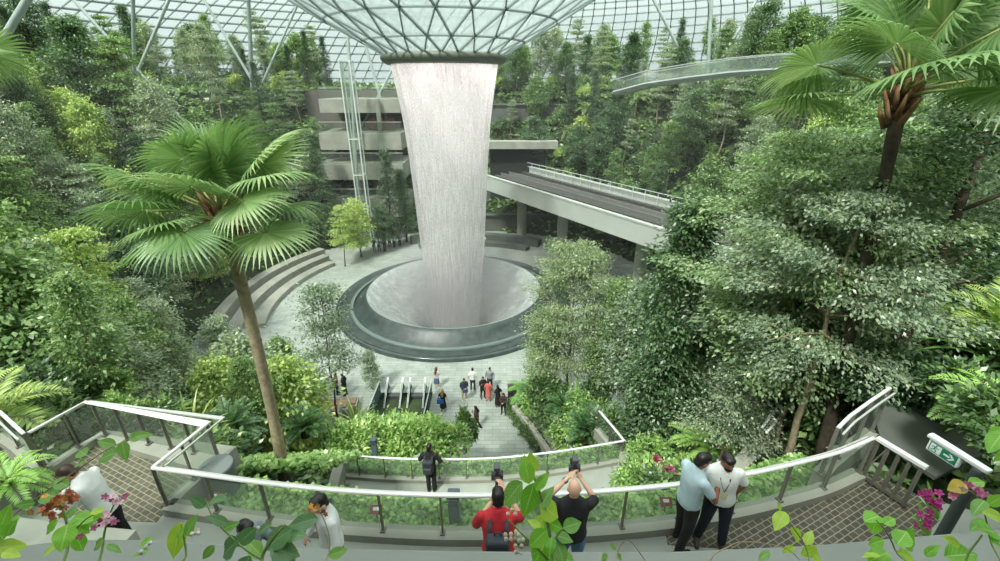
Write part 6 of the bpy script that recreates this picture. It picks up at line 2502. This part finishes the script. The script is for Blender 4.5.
# handbags
def handbag(label, loc, col, s=1.0):
    t = thing('handbag', label, 'bag', loc)
    mb = MB(); mb.bbox((0, 0, 0.14 * s), (0.34 * s, 0.14 * s, 0.28 * s), 0.03); mb.build('body', plain('bag_' + label[:4], col, 0.6), t, True)
    mb = MB(); mb.tube([(-0.1 * s, 0, 0.27 * s), (-0.08 * s, 0, 0.42 * s), (0.08 * s, 0, 0.42 * s), (0.1 * s, 0, 0.27 * s)], 0.014, 6); mb.build('handle', plain('bag_handle', srgb(60, 70, 110), 0.6), t, True)


p = at_z(440.5, 404, 0.6); handbag('bright blue bag hanging beside the fair-haired woman in black', (p.x, p.y, 0.66), srgb(40, 104, 190), 1.25)
p = at_z(465.5, 390, 0.8); handbag('slate blue bag held by the man in beige trousers', (p.x, p.y - 0.12, 0.72), srgb(70, 96, 150), 1.0)
# ------------------------------------------------------------------ plants in the planter right under the viewer
def near_leaf_mat(name, c0, c1, vein):
    k = NT(name)
    uv = k.n('UVMap')
    uv.uv_map = 'leaf'
    sep = k.n('SeparateXYZ')
    k.l(uv.outputs[0], sep.inputs[0])
    ab = k.math('ABSOLUTE', k.math('SUBTRACT', sep.outputs[1], 0.5))
    mid = k.ramp(ab, [(0.0, 1.0), (0.05, 0.0)])
    # side veins run out and forward from the midrib
    w_ = k.math('SINE', k.math('MULTIPLY', k.math('SUBTRACT', sep.outputs[0], k.math('MULTIPLY', ab, 0.6)), 48.0))
    sv = k.ramp(w_, [(0.86, 0.0), (0.98, 0.55)])
    oi = k.n('ObjectInfo')
    nz = k.n('TexNoise', Scale=28.0, Detail=3.0)
    k.l(k.coords(), nz.inputs['Vector'])
    base = k.mixc(k.math('ADD', k.math('MULTIPLY', oi.outputs['Random'], 0.6), k.math('MULTIPLY', nz.outputs[0], 0.4)), c0, c1)
    col = k.mixc(k.math('MAXIMUM', mid, sv), base, vein)
    p = k.n('BsdfPrincipled', Roughness=0.42)
    k.l(col, p.inputs['Base Color'])
    t = k.n('BsdfTranslucent')
    k.l(k.mixc(1.0, col, (1.2, 1.3, 0.7, 1), 'MULTIPLY'), t.inputs[0])
    m = k.n('MixShader', Fac=0.35)
    k.l(p.outputs[0], m.inputs[1])
    k.l(t.outputs[0], m.inputs[2])
    k.l(m.outputs[0], k.out.inputs[0])
    return k.m


NL_BRIGHT = near_leaf_mat('near_leaf_bright', srgb(112, 186, 54), srgb(160, 220, 84), srgb(196, 232, 130))
NL_DARK = near_leaf_mat('near_leaf_dark', srgb(84, 128, 86), srgb(128, 168, 118), srgb(150, 182, 136))
NL_MID = near_leaf_mat('near_leaf_mid', srgb(108, 162, 72), srgb(148, 196, 102), srgb(182, 216, 134))
NL_YEL = near_leaf_mat('near_leaf_lime', srgb(180, 216, 66), srgb(202, 232, 94), srgb(218, 238, 130))
NL_GOLD = near_leaf_mat('near_leaf_gold', srgb(226, 198, 92), srgb(232, 208, 110), srgb(220, 190, 96))
STEMG = plain('stem_green', srgb(122, 150, 74), 0.6)
STEMB = plain('stem_brown', srgb(168, 150, 116), 0.7, var=0.2)
rl_ = np.random.RandomState(19)


def ovate(base, tip, wr, mat, parent, origin, curl=0.12, fold=0.16, roll=0.0, heart=0.0, long_=False):
    base, tip = Vector(base), Vector(tip)
    d = tip - base
    L = d.length
    d.normalize()
    toc = (CAM - base).normalized()
    n0 = (toc * 0.75 + Vector((0, 0, 0.6))).normalized()
    s = d.cross(n0).normalized()
    s = Matrix.Rotation(roll, 3, d) @ s
    n0 = s.cross(d)
    NL, NW = 12, 6
    vs, uv = [], []
    for i in range(NL + 1):
        t = i / NL
        if long_:
            wd = math.sin(PI * min(1, t ** 0.8)) ** 0.8
        else:
            wd = (math.sin(PI * t ** 0.78)) ** 0.85 * (1 - 0.12 * t) if 0 < t < 1 else 0.0
        wd = max(wd, 0.015)
        for j in range(NW + 1):
            q = (j / NW - 0.5) * 2
            x = L * t - heart * L * abs(q) ** 1.2 * max(0, 0.4 - t)
            y = q * wd * wr * L / 2
            z = fold * abs(y) - curl * L * (t - 0.35) ** 2 * 1.6 + 0.02 * L * math.sin(t * 13) * abs(q)
            vs.append(base + d * x + s * y + n0 * z - origin)
            uv.append((t, j / NW))
    fs, ul = [], []
    for i in range(NL):
        for j in range(NW):
            a = i * (NW + 1) + j
            f = (a, a + 1, a + NW + 2, a + NW + 1)
            fs.append(f)
            for q in f:
                ul.extend(uv[q])
    me = bpy.data.meshes.new('leaf')
    me.from_pydata([tuple(v) for v in vs], [], fs)
    lay = me.uv_layers.new(name='leaf')
    lay.data.foreach_set('uv', ul)
    me.polygons.foreach_set('use_smooth', [True] * len(fs))
    return link('leaf', me, mat, parent)


def flower(parent, p, r, mat, origin, n=5, core=None):
    """small five-petalled blossom"""
    mb = MB()
    toc = (CAM - Vector(p)).normalized()
    z = (toc + Vector(tuple(rl_.normal(0, 0.4, 3)))).normalized()
    x = z.cross(Vector((0, 1, 0.3))).normalized()
    y = z.cross(x)
    c = Vector(p) - origin
    for i in range(n):
        a = 2 * PI * i / n
        d = x * math.cos(a) + y * math.sin(a)
        e = x * -math.sin(a) + y * math.cos(a)
        vs = [c, c + d * r * 0.55 + e * r * 0.36 + z * r * 0.25, c + d * r * 0.95 + e * r * 0.18 + z * r * 0.2, c + d * r * 1.0 - e * r * 0.18 + z * r * 0.2, c + d * r * 0.55 - e * r * 0.36 + z * r * 0.25]
        mb.add(vs, [(0, 1, 2, 3, 4)])
    mb.ball(c + z * r * 0.1, r * 0.2, 7, 5)
    return mb.build('flower', mat, parent)


def bud(parent, p, r, mat, origin):
    mb = MB()
    c = Vector(p) - origin
    mb.ball(c, (r, r, r * 1.15), 9, 7)
    mb.tube([c + Vector((0, 0, r)), c + Vector((0, 0, r * 1.5))], [r * 0.3, r * 0.15], 6)
    return mb.build('bud', mat, parent, True)


def stem(parent, pts, r, mat, origin, name='stem'):
    P3 = smooth_path([Vector(p) for p in pts], 5) if len(pts) > 2 else [Vector(p) for p in pts]
    mb = MB()
    n = len(P3)
    mb.tube([p - origin for p in P3], [r * (1 - 0.5 * i / (n - 1)) for i in range(n)], 7)
    return mb.build(name, mat, parent, True)


def root_at(u, v, t, label, name='vine', cat='plant', soil=17.15):
    p = at_t(u, v, t)
    o = Vector((p.x, min(p.y, 0.85), soil))
    return thing(name, label, cat, o), o


def leaves(parent, o, spec, mat, t0, **kw):
    for s in spec:
        (u0, v0), (u1, v1), wr = s[:3]
        m = s[3] if len(s) > 3 else mat
        dt = rl_.uniform(-0.05, 0.06) * t0
        b = at_t(u0, v0, t0 + dt)
        t = at_t(u1, v1, t0 + dt + rl_.uniform(-0.03, 0.03) * t0)
        ovate(b, t, wr, m, parent, o, roll=rl_.normal(0, 0.25), **kw)


# --- the tall bright plant in the middle
pl, o = root_at(545, 600, 1.15, 'tall plant with large bright green leaves and cream buds in the middle foreground', 'leafy_plant')
T0 = 1.12
stem(pl, [o, at_t(556, 600, 1.1), at_t(551, 545, T0), at_t(545, 510, T0), at_t(537, 485, T0), at_t(528, 462, T0)], 0.006, STEMG, o)
stem(pl, [at_t(551, 545, T0), at_t(562, 530, T0), at_t(575, 526, T0)], 0.003, STEMG, o, 'twig')
stem(pl, [at_t(548, 560, T0), at_t(534, 545, T0), at_t(520, 532, T0), at_t(509, 520, T0)], 0.003, STEMG, o, 'twig')
leaves(pl, o, [((529, 484), (524, 455), 0.62), ((534, 472), (530, 453), 0.5, NL_YEL), ((522, 482), (503, 506), 0.6, NL_MID), ((534, 483), (524, 518), 0.62), ((535, 490), (549, 472), 0.5),
               ((540, 508), (553, 486), 0.62, NL_MID), ((540, 505), (560, 518), 0.72, NL_YEL), ((543, 520), (564, 530), 0.6), ((563, 528), (582, 522), 0.72, NL_MID), ((547, 530), (528, 548), 0.62),
               ((555, 535), (574, 541), 0.66, NL_MID), ((557, 542), (565, 566), 0.72, NL_MID), ((547, 540), (533, 566), 0.6), ((541, 528), (527, 519), 0.5, NL_YEL), ((551, 548), (546, 575), 0.6),
               ((560, 556), (578, 566), 0.6, NL_MID), ((545, 516), (533, 533), 0.6, NL_YEL), ((552, 536), (549, 556), 0.7)], NL_BRIGHT, T0)
CREAM = plain('bud_cream', srgb(236, 230, 196), 0.6)
BUDP = plain('bud_blush', srgb(232, 204, 186), 0.6)
for i, (u, v) in enumerate(((505.5, 534.5), (511, 534), (516, 531.5), (511, 539), (519, 534.5), (515.5, 546), (521.5, 546), (519, 541), (523, 540), (516, 552), (508, 514), (512, 510), (515.5, 514), (506, 539))):
    bud(pl, at_t(u, v, 1.13 + 0.01 * (i % 3)), 0.0052, CREAM if i % 3 else BUDP, o)
    if i % 2:
        stem(pl, [at_t(u, v, 1.14), at_t(u + 7, v + 3, 1.14)], 0.0012, STEMG, o, 'twig')

# --- dark leaved plant left of the centre
pl, o = root_at(270, 600, 1.2, 'plant with big dull green leaves in front of the hidden dark-haired person', 'leafy_plant')
T0 = 1.2
stem(pl, [o, at_t(266, 600, 1.15), at_t(262, 560, T0), at_t(272, 540, T0), at_t(285, 525, T0)], 0.006, STEMG, o)
stem(pl, [at_t(262, 560, T0), at_t(240, 545, T0), at_t(215, 520, T0), at_t(205, 500, T0)], 0.003, STEMG, o, 'twig')
leaves(pl, o, [((256, 528), (233, 548), 0.62), ((272, 523), (255, 535), 0.55), ((292, 529), (262, 550), 0.62), ((318, 518), (286, 527), 0.55), ((286, 535), (306, 535), 0.6), ((270, 548), (300, 556), 0.72),
               ((238, 540), (220, 558), 0.6), ((250, 556), (236, 580), 0.7), ((278, 545), (292, 576), 0.66), ((228, 524), (206, 516), 0.45), ((205, 507), (190, 497), 0.55), ((208, 503), (226, 497), 0.5),
               ((222, 530), (240, 522), 0.55, NL_MID), ((262, 556), (246, 540), 0.6, NL_MID), ((328, 556), (348, 549), 0.6, NL_MID), ((214, 545), (202, 560), 0.6, NL_MID)], NL_DARK, T0)
for u, v in ((258, 528), (195, 533), (198, 530)):
    bud(pl, at_t(u, v, 1.2), 0.005, BUDP, o)
# brown blossoms in front of the white-shirted man
ORANGE = plain('petal_orange', srgb(222, 158, 72), 0.6)
RUST = plain('petal_rust', srgb(176, 96, 66), 0.6, var=0.2, scale=60)
pl, o = root_at(318, 600, 1.35, 'sprig of small orange blossoms in front of the face of the white-shirted man', 'flower_sprig')
stem(pl, [o, at_t(322, 590, 1.3), at_t(330, 545, 1.32), at_t(322, 515, 1.33), at_t(312, 507, 1.33)], 0.0025, STEMB, o)
for (u, v, m) in ((311, 506, ORANGE), (315, 509, ORANGE), (309, 511, RUST), (314, 514, ORANGE), (318, 506, ORANGE), (323, 511, RUST), (326, 514, RUST)):
    flower(pl, at_t(u, v, 1.33), 0.0085, m, o)

# --- long drooping lime leaf and white bells
pl, o = root_at(175, 600, 1.15, 'young plant with a long lime green leaf between the flowers and the dark leaves', 'leafy_plant')
stem(pl, [o, at_t(178, 590, 1.1), at_t(186, 556, 1.14), at_t(181, 524, 1.15)], 0.004, STEMG, o)
leaves(pl, o, [((181, 522), (172, 560), 0.5, NL_YEL), ((184, 528), (176, 545), 0.5), ((150, 550), (132, 556), 0.5, NL_MID), ((186, 536), (196, 515), 0.5, NL_MID), ((140, 545), (152, 538), 0.6)], NL_BRIGHT, 1.14)
WHITEP = plain('petal_white', srgb(236, 232, 226), 0.6)
for u, v in ((146, 547), (150, 543), (141, 552), (198, 533), (192, 534)):
    bud(pl, at_t(u, v, 1.14), 0.0052, WHITEP, o)

# --- left flowers
pl, o = root_at(66, 600, 1.25, 'plant with rust coloured flower heads and ovate leaves at the lower left', 'flowering_plant')
T0 = 1.25
stem(pl, [o, at_t(66, 600, 1.2), at_t(68, 545, T0), at_t(66, 520, T0), at_t(60, 503, T0)], 0.005, STEMG, o)
stem(pl, [at_t(67, 540, T0), at_t(85, 520, T0), at_t(100, 512, T0)], 0.0025, STEMG, o, 'twig')
leaves(pl, o, [((68, 524), (60, 552), 0.82), ((71, 524), (90, 533), 0.72), ((86, 524), (106, 514), 0.6), ((90, 514), (106, 508), 0.6, NL_YEL), ((72, 518), (92, 520), 0.66), ((58, 520), (44, 535), 0.5),
               ((64, 520), (78, 505), 0.5, NL_MID), ((56, 544), (44, 556), 0.5, NL_YEL), ((75, 535), (84, 552), 0.55)], NL_BRIGHT, T0)
for i in range(34):
    a, b = rl_.normal(0, 9.5), rl_.normal(0, 6)
    flower(pl, at_t(60 + a, 503 + b - a * 0.35, T0 + rl_.normal(0, 0.015)), 0.0095, RUST if i % 4 else ORANGE, o)
PINKP = plain('petal_pink', srgb(238, 190, 206), 0.6)
PINKD = plain('petal_deep_pink', srgb(212, 112, 160), 0.6)
pl, o = root_at(112, 600, 1.25, 'pale pink flower clusters beside the rust coloured flowers', 'flowering_plant')
stem(pl, [o, at_t(104, 600, 1.2), at_t(103, 545, T0), at_t(108, 520, T0), at_t(116, 500, T0)], 0.004, STEMG, o)
leaves(pl, o, [((104, 540), (92, 550), 0.6), ((106, 545), (122, 552), 0.5)], NL_MID, T0)
for (cu, cv, n) in ((115, 500, 9), (109, 519, 9), (101, 525, 6), (76, 535, 2)):
    for i in range(n):
        flower(pl, at_t(cu + rl_.normal(0, 4), cv + rl_.normal(0, 2.6), T0 + rl_.normal(0, 0.012)), 0.0095, PINKP if i % 4 else PINKD, o)

# --- vine from the left edge up across the bay
pl, o = root_at(5, 600, 1.35, 'thin vine with paired oval leaves reaching up across the paved bay', 'vine')
T0 = 1.4
stem(pl, [o, at_t(-6, 560, 1.35), at_t(10, 520, T0), at_t(45, 492, T0), at_t(80, 468, T0), at_t(108, 449, T0), at_t(136, 436, T0)], 0.0025, STEMB, o)
leaves(pl, o, [((116, 445), (96, 441), 0.55), ((118, 452), (96, 460), 0.6), ((122, 441), (126, 461), 0.6), ((128, 438), (152, 434), 0.5), ((86, 455), (78, 450), 0.6), ((84, 462), (75, 464), 0.6),
               ((58, 497), (38, 494), 0.5), ((35, 503), (14, 506), 0.5), ((68, 486), (52, 480), 0.5), ((20, 515), (6, 528), 0.6, NL_BRIGHT), ((12, 520), (-4, 512), 0.6, NL_BRIGHT)], NL_MID, T0)
pl, o = root_at(4, 600, 1.1, 'low plant with lime leaves in the bottom left corner', 'leafy_plant')
stem(pl, [o, at_t(6, 590, 1.08), at_t(6, 545, 1.1)], 0.004, STEMG, o)
leaves(pl, o, [((-4, 548), (24, 546), 0.4, NL_YEL), ((4, 540), (-8, 525), 0.6), ((6, 536), (16, 520), 0.6), ((2, 552), (20, 556), 0.5, NL_YEL), ((0, 530), (9, 505), 0.5)], NL_BRIGHT, 1.1)

# --- twigs and vine leaves bottom right
pl, o = root_at(720, 600, 1.3, 'thin bare twigs with a few lime leaves at the bottom right of the middle', 'vine')
T0 = 1.3
stem(pl, [o, at_t(705, 575, 1.25), at_t(728, 547, T0), at_t(750, 542, T0), at_t(785, 548, T0), at_t(800, 560, T0)], 0.002, STEMB, o)
stem(pl, [at_t(812, 575, 1.25), at_t(806, 548, T0), at_t(795, 530, T0), at_t(782, 512, T0)], 0.002, STEMG, o, 'twig')
leaves(pl, o, [((786, 512), (774, 530), 0.72), ((781, 511), (778, 504), 0.5), ((800, 540), (792, 528), 0.6), ((806, 545), (812, 530), 0.6), ((795, 547), (781, 552), 0.5), ((808, 552), (824, 560), 0.6), ((815, 548), (800, 556), 0.5), ((770, 552), (758, 560), 0.6, NL_MID)], NL_YEL, T0)
pl, o = root_at(640, 600, 1.25, 'bare brown twig with one small leaf pair right of the tall bright plant', 'vine')
stem(pl, [o, at_t(612, 590, 1.2), at_t(618, 552, 1.25), at_t(628, 540, 1.25), at_t(642, 556, 1.25), at_t(652, 572, 1.25)], 0.002, STEMB, o)
leaves(pl, o, [((616, 550), (609, 543), 0.5), ((617, 554), (622, 560), 0.6), ((608, 556), (600, 560), 0.5)], NL_MID, 1.25)
pl, o = root_at(890, 600, 1.25, 'vine with soft green leaves rising from the planter at the lower right', 'vine')
T0 = 1.25
stem(pl, [o, at_t(905, 590, 1.2), at_t(895, 550, T0), at_t(885, 530, T0), at_t(876, 520, T0)], 0.003, STEMG, o)
leaves(pl, o, [((880, 516), (865, 520), 0.7), ((876, 520), (872, 534), 0.7), ((884, 524), (896, 518), 0.6), ((884, 540), (868, 545), 0.7), ((897, 545), (908, 530), 0.7), ((902, 535), (918, 545), 0.75), ((898, 552), (916, 560), 0.6, NL_YEL),
               ((888, 552), (868, 562), 0.7), ((880, 555), (862, 556), 0.5, NL_YEL), ((925, 556), (940, 545), 0.5)], NL_BRIGHT, T0)
pl, o = root_at(965, 600, 1.1, 'large flat bright leaves in the bottom right corner', 'leafy_plant')
stem(pl, [o, at_t(972, 590, 1.08), at_t(966, 560, 1.1), at_t(982, 535, 1.1)], 0.004, STEMG, o)
leaves(pl, o, [((945, 556), (980, 554), 0.6), ((978, 528), (1000, 533), 0.6), ((990, 540), (1012, 548), 0.6), ((1004, 520), (985, 512), 0.5, NL_YEL), ((960, 545), (944, 537), 0.5, NL_YEL)], NL_BRIGHT, 1.1)
# --- orchids and golden leaf right
pl, o = root_at(985, 600, 1.35, 'pink orchid spray with one golden leaf in front of the exit sign post', 'orchid')
T0 = 1.4
stem(pl, [o, at_t(1000, 590, 1.35), at_t(990, 540, T0), at_t(982, 505, T0), at_t(968, 490, T0), at_t(952, 497, T0)], 0.003, STEMG, o)
leaves(pl, o, [((966, 484), (948, 490), 0.8, NL_GOLD), ((968, 483), (987, 482), 0.5), ((985, 500), (972, 515), 0.5, NL_MID), ((988, 505), (1006, 495), 0.5), ((986, 520), (970, 530), 0.5, NL_MID), ((992, 515), (1010, 522), 0.5)], NL_BRIGHT, T0)
for i in range(16):
    u = 950 + i * 2.4
    flower(pl, at_t(u + rl_.normal(0, 1.5), 496 - 9 * math.sin(PI * i / 15) + rl_.normal(0, 2), T0 + rl_.normal(0, 0.01)), 0.0115, PINKP if i % 3 == 0 else PINKD, o)
pl, o = root_at(1000, 470, 1.5, 'big bright leaves hanging in at the right edge above the orchid', 'vine')
stem(pl, [o, at_t(1040, 560, 1.4), at_t(1020, 470, 1.5), at_t(1004, 430, 1.5)], 0.004, STEMG, o)
leaves(pl, o, [((1004, 428), (986, 436), 0.6), ((1003, 432), (988, 452), 0.6), ((1006, 425), (998, 418), 0.6), ((1008, 450), (994, 462), 0.5)], NL_BRIGHT, 1.5)
# magenta blossoms on strap leaved plants beyond the parapet
MAG = plain('petal_magenta', srgb(176, 44, 124), 0.6)
for (cu, cv, t_, lab) in ((930, 498, 2.6, 'magenta flower spike left of the pink orchid spray'), (921, 517, 2.6, 'lower magenta flower spike close to the parapet left of the exit post')):
    c = at_t(cu, cv, t_)
    o = Vector((c.x + 0.08, c.y, ZT + 0.0))
    pl = thing('orchid', lab, 'orchid', o)
    stem(pl, [o, Vector((c.x + 0.09, c.y, c.z - 0.4)), c], 0.006, STEMG, o)
    for i in range(9):
        flower(pl, c + Vector(tuple(rl_.normal(0, 1, 3))) * 0.035, 0.024, MAG, o)
    for a, (du, dv) in enumerate(((-14, -14), (-6, -26), (6, -12), (10, 10), (-10, 8))):
        b = at_t(cu + 8, cv + 22, t_)
        tip = at_t(cu + 4 + du, cv + 8 + dv, t_ + 0.05)
        ovate(b, tip, 0.12, NL_MID, pl, o, long_=True)
